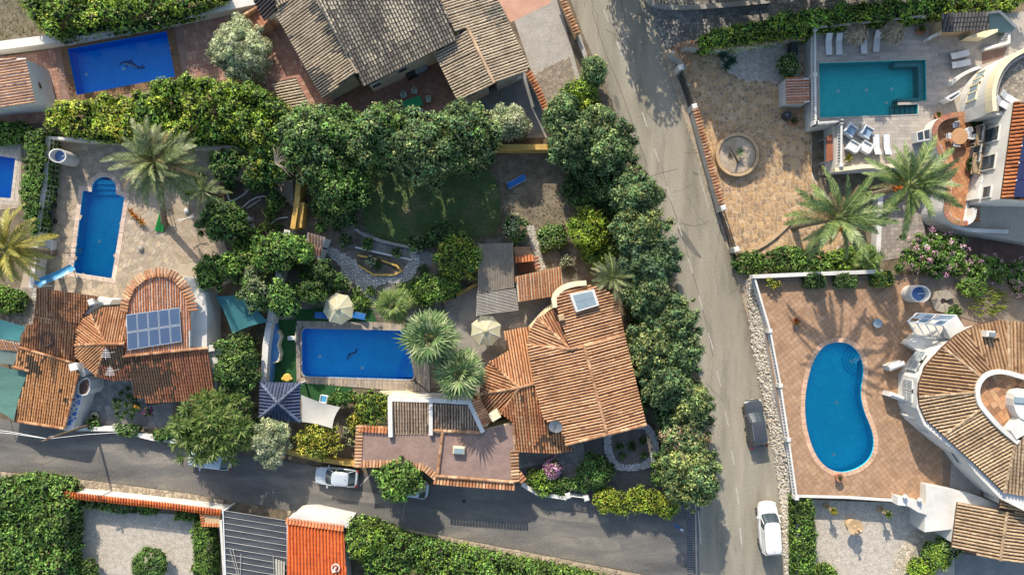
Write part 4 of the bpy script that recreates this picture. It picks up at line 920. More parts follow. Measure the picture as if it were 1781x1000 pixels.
def window(parent, px, py, z, w_, h_, ang, bars=True, m='glassdark', frame='white', shut=None, barm='metal_dark', nb=5):
    """window in an upright wall: centre, size, direction its face looks (deg, world)"""
    c = W(px, py, z); a = R(ang); n = Vector((math.cos(a), math.sin(a), 0)); s = Vector((-n.y, n.x, 0))
    f = MB()
    for (du, dz, su, sz) in ((0, h_ / 2, w_ + .12, .07), (0, -h_ / 2, w_ + .2, .09), (-w_ / 2, 0, .07, h_), (w_ / 2, 0, .07, h_)): f.box(c + s * du + Vector((0, 0, dz)), (.14, su, sz), a)
    fr = f.build('window', MATS[frame], parent); MB().box(c, (.06, w_, h_), a).build('pane', MATS[m], fr)
    if bars:
        b = MB()
        for i in range(nb): b.box(c + n * .12 + s * (w_ * (i - (nb - 1) / 2) / nb), (.03, .03, h_), a)
        b.box(c + n * .12, (.025, w_, .03), a); b.build('window_bars', MATS[barm], fr)
    return fr
def chimney(parent, px, py, z0, z1, w_=.6, d_=.5, rz=0, m='white', cap=True):
    c = W(px, py, (z0 + z1) / 2); mb = MB(); mb.bevbox((c.x, c.y, (z0 + z1) / 2), (w_, d_, z1 - z0), .04, R(rz)); o = mb.build('chimney', MATS[m], parent)
    if cap:
        q = MB()
        for a, b in ((-1, -1), (1, -1), (1, 1), (-1, 1)):
            v = Vector((a * w_ * .38, b * d_ * .38, 0)); v.rotate(Euler((0, 0, R(rz)))); q.box((c.x + v.x, c.y + v.y, z1 + .08), (.1, .1, .18), R(rz))
        q.bevbox((c.x, c.y, z1 + .22), (w_ * 1.1, d_ * 1.1, .1), .04, R(rz)); q.build('chimney_cap', MATS[m], o)
    return o

# ---- big house at the top centre
hb = hs('villa', 'long villa with grey-brown weathered tile roofs and white gables at the top centre', 680, 60)
faces = [([(478, 22), (520, -40), (540, -60), (556, 0), (621, 128), (561, 171)], Plane((556, 5, 4.3), (621, 128, 4.3), (478, 22, 3.0)), TAN, 1, dict(patch=(GREYT[0], .25))),
         ([(560, -60), (745, -60), (767, 0), (794, 70), (632, 151), (556, 5), (530, -60)], Plane((556, 0, 5.4), (767, -10, 5.4), (632, 151, 4.0)), GREYT, 2, dict(down=(.43, -.9), pitch=.28, length=.4, step=.04, patch=((.4, .36, .28), .3))),
         ([(745, -60), (840, -60), (866, 0), (922, 121), (859, 145), (813, 49), (792, 57), (767, 0)], Plane((813, 49, 4.5), (859, 145, 4.5), (922, 121, 3.7)), TAN, 3, dict(down=(.92, .38), patch=(GREYT[1], .6))),
         ([(755, 94), (813, 49), (859, 145), (798, 180)], Plane((813, 49, 4.5), (859, 145, 4.5), (755, 94, 3.8)), TAN, 4, dict(down=(-.92, -.38), patch=(GREYT[1], .6)))]
for pts, pl, pal, sd_, kw in faces:
    kw = dict(kw); kw.setdefault('pitch', .26); roof_face(hb, pts, pl, pal, MATS['white'], MATS['white'], seed=sd_, bedm=MATS['bed_grey'], length=kw.pop('length', .42), inset=.42, **kw)
    mb = MB(); P_ = [pl.P(*p) for p in pts]
ridge(MB(), [faces[0][1].P(552, 0), faces[0][1].P(621, 128)], .12, .42, TAN).build('ridge_tiles', MATS['tile'], hb, kind='stuff'); ridge(MB(), [faces[2][1].P(813, 49), faces[2][1].P(859, 145)], .15, .42, [(.46, .33, .22)]).build('ridge_tiles', MATS['tile'], hb, kind='stuff')
for (a, b, m_) in (((655, 148), (668, 141), 0), ((700, 122), (712, 116), 0)):
    window(hb, a[0], a[1], 2.6, .9, 1.0, -63, bars=False)
window(hb, 812, 178, 2.2, .3, .3, -63, bars=False); window(hb, 903, 136, 2.2, .3, .3, -63, bars=False)
# barbecue shelter by the eaves
t = thing('barbecue', 'dark barbecue grill and white worktop against the villa wall by the green table', 'barbecue', W(722, 122))
c = W(714, 127, .9); MB().bevbox((c.x, c.y, .45), (1.0, .7, .9), .04, R(27)).build('grill_body', MATS['metal_dark'], t); MB().bevbox((c.x - .05, c.y + .1, .98), (.9, .5, .16), .06, R(27)).build('grill_lid', MATS['metal_dark'], t)
c = W(731, 119, .9); MB().bevbox((c.x, c.y, .45), (1.1, .7, .88), .03, R(27)).build('cabinet', MATS['metal_grey'], t); MB().box((c.x, c.y, .92), (1.2, .8, .05), R(27)).build('worktop', MATS['glassgrey'], t)
t = hs('shed', 'small outbuilding with pale ribbed tiles between the olive tree and the patio', 512, 170)
pl = Plane((514, 136, 2.9), (543, 200, 2.9), (478, 142, 2.3)); roof_face(t, [(474, 144), (514, 135), (547, 203), (505, 209), (488, 180)], pl, TAN, MATS['white'], MATS['white'], seed=8, pitch=.25, down=(-.98, -.1), bedm=MATS['bed_grey'])
MB().prism(Wm([(545, 186), (560, 180), (566, 205), (556, 208)], 1.2), 0, 1.2).build('low_wall', MATS['white'], t)
t = hs('dark_roofed_annex', 'annex with near-black tiles cut by the top edge beside the brick steps', 458, 12)
roof_face(t, [(436, -40), (468, -40), (482, 17), (459, 36), (440, 0)], Plane((470, 0, 3.3), (482, 17, 3.3), (440, 10, 2.8)), [(.05, .045, .045), (.07, .06, .055)], MATS['white'], MATS['white'], seed=9, pitch=.3, bedm=MATS['bed_grey'])
roof_face(t, [(470, -40), (505, -40), (502, 2), (482, 12)], Plane((482, 12, 3.6), (502, 2, 3.6), (470, -20, 3.9)), TAN, MATS['white'], MATS['white'], seed=10, bedm=MATS['bed_grey'])
# brick steps beside the olive tree
t = thing('garden_steps', 'terracotta-edged garden steps and railing between olive tree and dark roof', 'steps', W(440, 45))
for i in range(9):
    p = W(410 + i * 6.5, 62 - i * 4.6, .15 + .12 * i); MB().box((p.x + .1, p.y - .2, .075 + .06 * i), (.42, 1.7, .15 + .12 * i), R(35)).build('step', mat('stepred', [(.34, .15, .09), (.42, .2, .12)], 1, .9, fine=.2), t)
for o_ in ((410, 36, 452, 12), (436, 62, 478, 34)):
    L_ = Wm([(o_[0], o_[1]), (o_[2], o_[3])], 1.2); wall_strip(MB(), L_, 0, 1.2, .22).build('side_wall', MATS['stucco_tan'], t)
    ridge(MB(), [(p.x, p.y, 1.22) for p in L_], .16, .3, TER_TAN).build('coping_tiles', MATS['tile'], t, kind='stuff')

# ---- gabled hut at the top left
t = hs('pool_house', 'small gabled pool house with striped tiles left of the dolphin pool', 40, 145)
pl = Plane((45, 101, 3.5), (62, 178, 3.5), (-40, 125, 2.8))
roof_face(t, [(-60, 105), (45, 101), (62, 178), (-50, 194)], pl, TER_TAN, MATS['white'], MATS['white'], seed=11, pitch=.26, down=(-.985, -.1), inset=.1)
MB().prism(Wm([(44, 104), (62, 112), (78, 176), (60, 180)], 1.8), 0, 2.2).build('side_wing', MATS['white'], t)
window(t, 52, 123, 2.3, .6, .5, 12, False); window(t, 63, 168, 2.3, .6, .5, 12, False)
MB().prism(Wm([(54, 135), (70, 145), (74, 155), (58, 150)], 2.2), 2.2, 2.26).build('door_canopy', MATS['bed_brown'], t)

# ---- left villa
hl = hs('villa', 'sprawling orange-tiled villa with fan-shaped roofs and solar panels at the left', 190, 600)
c1 = MATS['white']
LV = [([(65, 500.5), (171, 515.5), (158, 530), (144, 550), (139, 563), (59, 551)], Plane((65, 501, 3.5), (168, 516, 3.5), (60, 551, 3.0)), TER_OLD, 21, dict(down=(-.12, -1))),
      ([(59, 552), (139, 564), (132, 578), (129, 597), (131, 633), (34, 604), (46, 565), (57, 565)], Plane((60, 551, 3.0), (138, 563, 3.0), (34, 604, 2.6)), TER_OLD, 22, dict(down=(-.14, -1))),
      ([(34.5, 605), (129, 633), (137, 650), (112, 745), (22, 731), (51, 645), (24, 638)], Plane((34, 604, 3.0), (130, 632, 3.0), (22, 731, 2.3)), [(.48, .25, .11), (.54, .31, .15), (.42, .21, .095)], 23, dict(down=(-.2, -1), patch=(LICH, .62))),
      ([(159, 547), (184, 598), (131, 600), (133, 575), (144, 555)], Plane((184, 598, 4.6), (159, 547, 3.4), (131, 600, 3.4)), TER_OLD, 24, {}),
      ([(131, 600), (184, 598), (168, 654), (153, 641), (132, 620)], Plane((184, 598, 4.6), (131, 601, 3.4), (168, 654, 3.4)), [(.48, .27, .14), (.54, .34, .19)], 25, {}),
      ([(159, 546), (180, 535), (221, 532), (216, 598), (184, 598)], Plane((184, 598, 4.6), (216, 598, 4.6), (180, 535, 3.4)), TER_OLD, 26, dict(down=(0, 1), patch=(LICH, .5))),
      ([(184, 598), (216, 598), (216, 640), (229, 660), (195, 662), (168, 654)], Plane((184, 598, 4.6), (216, 598, 4.6), (195, 662, 3.3)), BROWN, 27, dict(down=(0, -1), patch=(LICH, .5))),
      ([(215, 621), (361, 609), (375, 694), (256, 701), (250, 693), (233, 691), (229, 660), (216, 640)], Plane((215, 621, 3.9), (361, 609, 3.9), (256, 701, 2.9)), BROWN, 28, dict(down=(0.06, -1), patch=(LICH, .35)))]
for pts, pl, pal, sd_, kw in LV: roof_face(hl, pts, pl, pal, c1, mat('fascia', [rgb(190, 150, 110), rgb(170, 130, 95)], 1, .9), seed=sd_, bedm=MATS['bed_brown'], pitch=.23, inset=.3, **kw)
ARCH = [(214, 620), (221, 532), (224, 512), (236, 494), (252, 482), (270, 477), (287, 477), (304, 485), (318, 498), (328, 518), (331, 536), (330, 608)]
pl4 = Plane((214, 620, 4.1), (330, 608, 4.1), (270, 480, 4.9)); 
roof_face(hl, ARCH, pl4, TER, c1, c1, seed=29, pitch=.23, down=(-.03, -1), inset=.2, patch=((.4, .13, .06), .7))
rg = MB()
def rl(pl, *pts): return [pl.P(*p) for p in pts]
AO = [(218, 540), (221, 520), (232, 497), (250, 482), (270, 475), (290, 475), (308, 484), (322, 500), (332, 522), (335, 540)]
mb = MB()
for p, d in walk([(q.x, q.y) for q in rl(pl4, *AO)], .3):
    s_ = Vector((-d.y, d.x)); z = pl4.z(p.x, p.y); a_, b_ = p - s_ * .35, p + s_ * .42
    ridge(mb, [(a_.x, a_.y, z + .1), (b_.x, b_.y, z - .02)], .12, .8, TER_OLD, seed=int(p.x * 7) & 255)
mb.build('border_tiles', MATS['tile'], hl, kind='stuff')
for pl, pts in ((LV[3][1], [(184, 598), (159, 547)]), (LV[3][1], [(184, 598), (131, 600)]), (LV[4][1], [(184, 598), (168, 654)]), (LV[5][1], [(184, 598), (216, 598)]), (pl4, [(214, 620), (330, 608), (362, 605)]), (LV[2][1], [(34, 604), (130, 632)]), (LV[2][1], [(22, 731), (112, 745)]), (LV[2][1], [(24, 638), (51, 645)]), (LV[2][1], [(137, 650), (112, 745)])):
    ridge(MB(), rl(pl, *pts), .13, .4, TER_OLD).build('ridge_tiles', MATS['tile'], hl, kind='stuff')
# round opening rim, solar panels, aerials, chimneys
p = LV[1][1].P(84, 589); mb = MB(); n_ = 14
mb.lathe(p, [(.68, -.1), (.68, .22), (.5, .22), (.5, -.1)], 16, cap=False); mb.build('round_roof_ring', mat('darkring', [(.08, .05, .04), (.13, .08, .06)], 2, .8), hl)
SPC = [pl4.P(222, 546), pl4.P(314.5, 533.5), pl4.P(318.6, 593.5), pl4.P(224.5, 608.5)]; nz = Vector((-pl4.b, -pl4.c, 1)).normalized()
def bil(u, v): return SPC[0].lerp(SPC[1], u).lerp(SPC[3].lerp(SPC[2], u), v)
for r_i in range(2):
    for c_i in range(5):
        a0, a1, b0, b1 = c_i / 5 + .004, (c_i + 1) / 5 - .004, r_i / 2 + .008, (r_i + 1) / 2 - .008; q = [bil(a0, b0), bil(a1, b0), bil(a1, b1), bil(a0, b1)]
        mb = MB(); mb.add([x + nz * .2 for x in q] + [x + nz * .27 for x in q], [(4, 7, 6, 5), (0, 1, 5, 4), (1, 2, 6, 5), (2, 3, 7, 6), (3, 0, 4, 7)]); fr = mb.build('solar_panel', mat('panel_frame', [(.42, .46, .5), (.36, .4, .45)], 1, .4, fine=0), hl)
        mc = MB(); g = .04
        for i in range(6):
            for j in range(7):
                u0, u1, v0, v1 = a0 + (a1 - a0) * (g + (1 - 2 * g) * i / 6 + .001), a0 + (a1 - a0) * (g + (1 - 2 * g) * (i + 1) / 6 - .001), b0 + (b1 - b0) * (g + (1 - 2 * g) * j / 7 + .001), b0 + (b1 - b0) * (g + (1 - 2 * g) * (j + 1) / 7 - .001)
                mc.add([x + nz * .276 for x in (bil(u0, v0), bil(u0, v1), bil(u1, v1), bil(u1, v0))], [(0, 1, 2, 3)])
        mc.build('solar_cells', MATS['solar'], fr)
EW = [(331, 520), (338, 500), (330, 488), (318, 480), (345, 490), (357, 510), (362, 540), (362, 604), (331, 608)]
MB().prism(Wm([(330, 500), (318, 480), (343, 488), (356, 508), (360, 540), (360, 606), (330, 608)], 3.2), 0, 3.2).build('curved_wall', c1, hl)
MB().prism(Wm([(361, 606), (391, 600), (378, 640), (376, 690), (366, 640)], 2.6), 0, 2.6).build('end_wall', c1, hl)
for yy in (500, 520): window(hl, 347 + (yy - 500) * .35, yy, 2.6, 1.0, 1.2, 40, True)
window(hl, 352, 575, 2.2, 1.0, .9, 0, True)
MB().prism(Wm([(360, 600), (392, 601), (394, 606), (361, 612)], 3.0), 2.2, 3.0).build('parapet', c1, hl)
chimney(hl, 165, 525, 2.8, 3.6, .5, .5, 20); MB().prism(Wm([(146, 548), (168, 519), (196, 521), (190, 530), (168, 530), (156, 543)], 3), 0, 3.0).build('curved_parapet', c1, hl)
chimney(hl, 140, 636, 2.5, 4.2, .7, .6, 15)
MB().prism(Wm([(128, 640), (150, 628), (158, 640), (146, 655), (134, 652)], 2.4), 0, 2.4).build('stair_wall', c1, hl)
for (ax, ay) in ((201, 612), (208, 642)):
    p = LV[6][1].P(ax, ay); m_ = MB(); m_.tube([p, p + Vector((0, 0, 1.7))], .03, 5)
    for k in range(5): m_.box(p + Vector((0, .15 * (k - 2), 1.6)), (.9 - .12 * k, .03, .03))
    m_.box(p + Vector((0, 0, 1.6)), (.03, 1.0, .03)); m_.build('aerial', MATS['metal_white'], hl)
# front court with white wall and blue stones
t = thing('courtyard_wall', 'white courtyard wall dotted with blue stones beside the yellowish tiled roof', 'wall', W(130, 700))
wall_strip(MB(), smooth_poly([(p.x, p.y) for p in Wm([(145, 652), (136, 690), (122, 732), (118, 748)], 2)], 1, False), 0, 2, .9).build('wall_body', c1, t)
r_ = random.Random(3)
mb = MB()
for i in range(30): p = W(118 + r_.uniform(4, 26) + 0, r_.uniform(665, 738), 2.0); q = Vector((p.x, p.y)); f = (p.y - W(0, 745, 2).y) / (W(0, 652, 2).y - W(0, 745, 2).y); cx_ = W(120 + 24 * f, 700, 2).x + r_.uniform(-.35, .35); mb.lathe((cx_, p.y, 2.0), [(.11, 0), (.09, .05), (.02, .07)], 6)
mb.build('blue_stones', mat('bluedot', [(.03, .12, .4), (.05, .16, .5)], 1, .5), t)
sheet('court_floor', [(150, 660), (240, 660), (256, 705), (300, 700), (300, 745), (215, 745), (130, 735)], .008, mat('courtf', [(.2, .19, .18), (.3, .28, .26)], 1, .95, fine=.25)); stones(bpy.data.objects['court_floor'], [(150, 660), (240, 660), (256, 705), (285, 703), (285, 740), (215, 742), (130, 733)], .01, MATS['stonec'], .5, .05, .02, [(.25, .25, .25), (.33, .32, .31)], seed=41)
t = thing('archway_roof', 'brown glazed arch of the courtyard entrance beside the white stair wall', 'arch', W(149, 672)); MB().prism(Wm(smooth_poly([(140, 662), (158, 655), (157, 684), (138, 688), (136, 672)], 1), 2.2), 0, 2.2).build('arch_body', mat('brownarch', [(.1, .06, .05), (.15, .09, .07)], 1, .7), t)
wall_strip(MB(), Wm(smooth_poly([(140, 662), (158, 655), (157, 684), (138, 688), (136, 672)], 1), 2.2), 0, 2.35, .12, closed=True).build('arch_rim', c1, t)

# ---- central villa
hc = hs('villa', 'central villa with large ribbed terracotta roof, skylight and fan-shaped corner', 1000, 640)
CV = [([(917, 601), (992, 607), (1016, 601), (1056, 755), (984, 773), (977, 752), (945, 728), (929, 667)], Plane((1016, 601, 5.2), (1056, 755, 5.2), (917, 601, 4.2)), TER_TAN, 51, dict(down=(-.97, -.25), pitch=.26, length=.45)),
      ([(1016, 601), (1086, 581), (1124, 738), (1056, 755)], Plane((1016, 601, 5.2), (1056, 755, 5.2), (1086, 581, 4.5)), TER_TAN, 52, dict(down=(.97, .25), pitch=.26, length=.45)),
      ([(992, 607), (970, 540), (968, 518), (979, 504), (998, 498), (1025, 496), (1050, 503), (1068, 514), (1075, 524), (1086, 581), (1016, 601)], Plane((992, 607, 5.15), (968, 518, 5.15), (1080, 550, 4.4)), TER_TAN, 53, dict(down=(.97, .25), pitch=.26, length=.45)),
      ([(935, 553), (992, 607), (917, 600), (921, 574)], Plane((992, 607, 5.0), (935, 553, 3.9), (917, 600, 3.9)), TER_TAN, 54, dict(pitch=.26)),
      ([(935, 553), (968, 535), (973, 545), (992, 607)], Plane((992, 607, 5.0), (935, 553, 3.9), (968, 535, 3.9)), TER_OLD, 55, dict(pitch=.25)),
      ([(877, 576), (920, 568), (922, 580), (917, 600), (929, 667), (903, 674), (852, 629), (884, 610)], Plane((903, 674, 4.0), (929, 667, 4.0), (877, 576, 2.7)), [(.5, .25, .12), (.44, .2, .095), (.55, .32, .18)], 56, dict(down=(-.17, 1), patch=((.3, .13, .07), .6))),
      ([(852, 629), (903, 674), (834, 685), (836, 652)], Plane((903, 674, 4.0), (852, 629, 3.0), (834, 685, 3.0)), TER_OLD, 57, dict(pitch=.26)),
      ([(834, 685), (903, 674), (872, 719), (853, 723), (840, 705)], Plane((903, 674, 4.0), (834, 685, 3.0), (872, 719, 3.0)), TER_OLD, 58, dict(pitch=.26)),
      ([(903, 674), (929, 667), (945, 728), (977, 752), (984, 773), (999, 783), (966, 788), (896, 785), (893, 735), (872, 719)], Plane((903, 674, 3.95), (929, 668, 3.95), (930, 786, 2.6)), [(.4, .17, .08), (.5, .27, .13), (.32, .13, .07), (.55, .36, .2)], 59, dict(down=(.1, -1), patch=(LICH, .6)))]
for pts, pl, pal, sd_, kw in CV:
    kw = dict(kw); kw.setdefault('pitch', .25); roof_face(hc, pts, pl, pal, MATS['yellow'], MATS['fascia'], seed=sd_, bedm=MATS['bed_brown'], inset=.35, **kw)
rg = MB()
for pl, pts in ((CV[0][1], [(1016, 601), (1056, 755)]), (CV[2][1], [(992, 607), (1086, 581)]), (CV[3][1], [(992, 607), (935, 553)]), (CV[3][1], [(992, 607), (917, 600)]), (CV[6][1], [(903, 674), (852, 629)]), (CV[6][1], [(903, 674), (834, 685)]),
                (CV[5][1], [(903, 674), (929, 667)]), (CV[7][1], [(903, 674), (872, 719)]), (CV[0][1], [(984, 773), (1056, 755)]), (CV[1][1], [(1056, 755), (1124, 738)]), (CV[8][1], [(893, 735), (896, 785)])): ridge(MB(), rl(pl, *pts), .14, .42, TER_TAN).build('ridge_tiles', MATS['tile'], hc, kind='stuff')
AO = [(966, 535), (964, 517), (976, 502), (996, 494), (1020, 492)]
wall_strip(MB(), smooth_poly([(p.x, p.y) for p in Wm(AO, 5.2)], 1, False), 3.6, 1.55, .45).build('curved_parapet', MATS['cream'], hc)
# skylight
sp = CV[2][1]; q = [sp.P(*p) for p in ((989, 512), (1031, 503), (1040, 531), (1000, 543))]; nz2 = Vector((-sp.b, -sp.c, 1)).normalized()
mb = MB(); mb.add([x + nz2 * .0 for x in q] + [x + nz2 * .45 for x in q], [(4, 7, 6, 5), (0, 1, 5, 4)[::-1], (1, 2, 6, 5)[::-1], (2, 3, 7, 6)[::-1], (3, 0, 4, 7)[::-1]]); sk = mb.build('skylight', MATS['white'], hc)
cq = sum(q, Vector()) / 4; qi = [cq + (x - cq) * .8 for x in q]; mid0, mid1 = qi[0].lerp(qi[3], .5), qi[1].lerp(qi[2], .5)
MB().add([x + nz2 * .47 for x in (qi[0], mid0 + (qi[0] - qi[3]) * .02, mid1 + (qi[1] - qi[2]) * .02, qi[1])], [(0, 1, 2, 3)]).build('skylight_pane', MATS['glassgrey'], sk); MB().add([x + nz2 * .47 for x in (mid0, qi[3], qi[2], mid1)], [(0, 1, 2, 3)]).build('skylight_pane', MATS['glassgrey'], sk)
o = chimney(hc, 861, 720, 2.9, 4.3, .8, .7, 30, 'cream', True)
chimney(hc, 976, 552, 4.5, 5.6, .5, .5, 15, 'stucco_tan', False)
def dish(label, px, py, z, r, face, z0=0):
    c = W(px, py, z); t = thing('satellite_dish', label, 'satellite dish', (c.x, c.y, z0)); mb = MB(); q = Vector(face).normalized().to_track_quat('Z', 'Y'); vs = []; fs = []
    for i, (rr, zz) in enumerate(((.02, 0), (.5, .06), (.85, .17), (1, .24))):
        for k in range(16): a = k * math.pi / 8; vs.append(c + q @ Vector((math.cos(a) * rr * r, math.sin(a) * rr * r * 1.1, zz * r)))
    for i in range(3):
        for k in range(16): fs.append((i * 16 + k, i * 16 + (k + 1) % 16, (i + 1) * 16 + (k + 1) % 16, (i + 1) * 16 + k))
    mb.add(vs, fs); mb.build('reflector', MATS['metal_grey'], t, smooth=True); MB().tube([c, c + q @ Vector((0, -.6 * r, .3 * r)), c + q @ Vector((0, -.2 * r, 1.0 * r))], .025, 5).build('feed_arm', MATS['metal_dark'], t); MB().tube([(c.x, c.y, z0), c - Vector((0, 0, .02))], .04, 6).build('mast', MATS['metal_grey'], t)
dish('grey satellite dish between the big ribbed roof and the patched lower roof', 967, 740, 5.0, .62, (-.3, -.4, .9), 4.0)
# garage with the pink gravel roof and parapet tiles
PR1 = [(624, 742), (771, 750), (762, 826), (738, 817), (621, 812)]; PR2 = [(773, 748), (835, 748), (893, 735), (896, 842), (760, 830)]
gz = hs('garage', 'flat-roofed garage with pinkish gravel roof edged in terracotta tiles along the side road', 760, 790)
mb = MB(); mb.prism(Wm(PR1, 2.9), 0, 2.9); mb.prism(Wm(PR2, 3.0), 0, 3.0); mb.build('wall', MATS['cream'], gz)
MB().prism(Wm(offset([(p[0], p[1]) for p in PR1], -1), 2.95), 2.9, 2.95).build('gravel_roof', MATS['pinkroof'], gz); MB().prism(Wm(offset([(p[0], p[1]) for p in PR2], -1), 3.05), 3.0, 3.05).build('gravel_roof', MATS['pinkroof'], gz)
def cross_tiles(parent, line, z, pitch, wdn, wup, pal, drop=.1, name='coping_tiles'):
    mb = MB()
    for p, d in walk(Wm(line, z), pitch):
        s_ = Vector((-d.y, d.x)); a_, b_ = p - s_ * wup, p + s_ * wdn; ridge(mb, [(a_.x, a_.y, z + .02), (b_.x, b_.y, z - drop)], pitch * .42, .8, pal, seed=int(p.x * 31 + p.y * 17) & 1023)
    return mb.build(name, MATS['tile'], parent, kind='stuff')
cross_tiles(gz, [(626, 745), (676, 748)], 3.05, .3, .28, .3, TER); cross_tiles(gz, [(625, 742), (621, 812)], 3.05, .3, .3, .3, TER_TAN)
cross_tiles(gz, [(622, 806), (690, 806), (738, 812), (760, 830)], 3.0, .3, .35, .35, TER_TAN, .2); cross_tiles(gz, [(757, 832), (800, 836), (896, 843)], 3.05, .3, .3, .5, TER_OLD, .15)
cross_tiles(gz, [(893, 785), (895, 842)], 3.1, .3, .4, .3, TER_TAN); cross_tiles(gz, [(893, 820), (910, 842)], 2.9, .3, .5, .1, TER_OLD, .1)
for ln_ in ([(770, 750), (761, 828)], [(748, 748), (835, 752)], [(757, 827), (893, 838)]): ridge(MB(), Wm(ln_, 3.17), .14, .4, TER_TAN).build('ridge_tiles', MATS['tile'], gz, kind='stuff')
mb = MB(); c = W(798, 783, 3.4); mb.bevbox((c.x, c.y, 3.3), (1.05, .65, .55), .06, R(-4)); sk = mb.build('roof_vent', MATS['cream'], gz); MB().box((c.x, c.y, 3.6), (.85, .45, .05), R(-4)).build('vent_pane', MATS['glassgrey'], sk)
# two white-framed roofs
t = hs('tiled_lean_to', 'pair of grey-brown tiled roofs framed by white parapets beside the fan palms', 750, 725)
for k_, (pts, sd_) in enumerate((([(682, 698), (745, 700), (745, 755), (683, 755)], 61), ([(753, 702), (815, 705), (834, 749), (753, 747)], 62))):
    pl = Plane((682, 698, 3.35), (745, 699, 3.35), (700, 754, 2.95)); roof_face(t, pts, pl, [(.3, .23, .17), (.38, .3, .22), (.24, .17, .12)], MATS['cream'], MATS['white'], seed=sd_, pitch=.25, down=(0, -1), inset=.05, bedm=MATS['bed_grey'])
wall_strip(MB(), Wm([(679, 760), (678, 694), (747, 696), (816, 700), (840, 752)], 3.45), 0, 3.45, .4).build('parapet', MATS['white'], t); wall_strip(MB(), Wm([(749, 700), (749, 757)], 3.45), 0, 3.44, .35).build('parapet', MATS['white'], t)
pl = Plane((820, 696, 3.3), (846, 742, 3.3), (836, 693, 3.1)); roof_face(t, [(820, 697), (834, 693), (856, 730), (845, 743), (838, 740)], pl, TER, MATS['cream'], MATS['cream'], seed=63, down=(.9, .3), pitch=.23)
# outdoor kitchen roof + corrugated pergola
t = hs('outhouse', 'small orange-tiled outhouse beside the corrugated pergola roof', 937, 493)
pl = Plane((897, 481, 2.9), (975, 464, 2.9), (900, 524, 2.3)); roof_face(t, [(897, 481), (975, 463), (981, 512), (901, 525)], pl, TER, MATS['yellow'], MATS['cream'], seed=64, pitch=.24, down=(.08, -1))
MB().prism(Wm([(892, 429), (922, 429), (926, 447), (898, 450)], 1.8), 0, 1.8).build('side_store', mat('brownwall', [(.2, .12, .07), (.27, .17, .1)], 1, .9, fine=.2), t)
cross_tiles(t, [(898, 452), (930, 449)], 1.95, .3, .3, .3, TER); cross_tiles(t, [(931, 449), (936, 472)], 1.7, .32, .25, .25, BROWN)
MB().prism(Wm([(900, 455), (927, 453), (932, 472), (902, 477)], .3), 0, .25).build('brick_floor', mat('brickf', [(.1, .06, .045), (.17, .09, .06)], 3, .9, fine=.4), t)
t = thing('pergola', 'pergola with brown-grey corrugated sheets and an open lattice of beams at its lower end', 'pergola', W(862, 480))
mb = MB(); a_, b_, c_, d_ = W(832, 424, 2.7), W(892, 422.5, 2.7), W(895, 500, 2.6), W(831, 510, 2.6); n_ = 44
vs = []
for i in range(n_ + 1):
    u = i / n_; top, bot = a_.lerp(b_, u), d_.lerp(c_, u); z = .05 * (1 if i % 2 else -1); vs += [top + Vector((0, 0, z)), bot + Vector((0, 0, z))]
mb.add(vs, [(2 * i, 2 * i + 1, 2 * i + 3, 2 * i + 2) for i in range(n_)]); mb.build('corrugated_sheet', mat('corrug', [(.22, .19, .15), (.3, .26, .21)], .9, .7, fine=.2, fscale=8), t)
mw = mat('greywood', [(.36, .33, .29), (.44, .41, .36)], 1, .85, fine=.2)
for i in range(15):
    u = i / 14; p0, p1 = W(829, 512 + 36 * u, 2.55), W(897 + 5 * u, 503 + 36 * u, 2.55); MB().tube([p0, p1], .035, 4).build('rafter', mw, t)
for u in (0, .25, .5, .75, 1): p0, p1 = W(831 + 65 * u, 512 - 8 * u, 2.48), W(829 + 72 * u, 550 - 12 * u, 2.48); MB().tube([p0, p1], .05, 4).build('beam', mw, t)
for (x, y) in ((833, 426), (892, 424), (829, 547), (900, 537), (831, 508)): p = W(x, y, 2.5); MB().box((p.x, p.y, 1.25), (.12, .12, 2.5)).build('post', mw, t)
# circular steps and terrace walls
t = thing('round_steps', 'fan of curved stone steps below the orange-tiled outhouse', 'steps', W(905, 575))
for i in range(4): P_ = [(905, 575)] + arc(905, 574, 27 - i * 6, 25 - i * 6, 15, 175, 12); MB().prism(Wm(P_, .15 * (i + 1)), .0, .15 * (i + 1) + .001 * i).build('step', mat('stepg', [(.24, .21, .17), (.32, .28, .23)], 1, .9, fine=.2), t)
# gazebo
t = thing('gazebo', 'square gazebo with a blue-grey tiled pyramid roof near the shade sail', 'gazebo', W(487, 698))
GC = [(453, 665), (522, 666), (521, 733), (452, 725)]; AP = (483, 700)
for i in range(4):
    a_, b_ = GC[i], GC[(i + 1) % 4]; pl = Plane((AP[0], AP[1], 3.7), (a_[0], a_[1], 2.6), (b_[0], b_[1], 2.6)); roof_face(t, [a_, b_, AP], pl, BLUEG, MATS['white'], MATS['white'], seed=70 + i, pitch=.3, body=False, bedm=MATS['bed_blue'])
    ridge(MB(), rl(pl, AP, a_), .13, .4, [(.12, .15, .22)]).build('hip_tiles', MATS['tile'], t); p = W(a_[0], a_[1], 2.6); p = p.lerp(W(AP[0], AP[1], 2.6), .12); MB().box((p.x, p.y, 1.27), (.18, .18, 2.5)).build('post', MATS['white'], t)

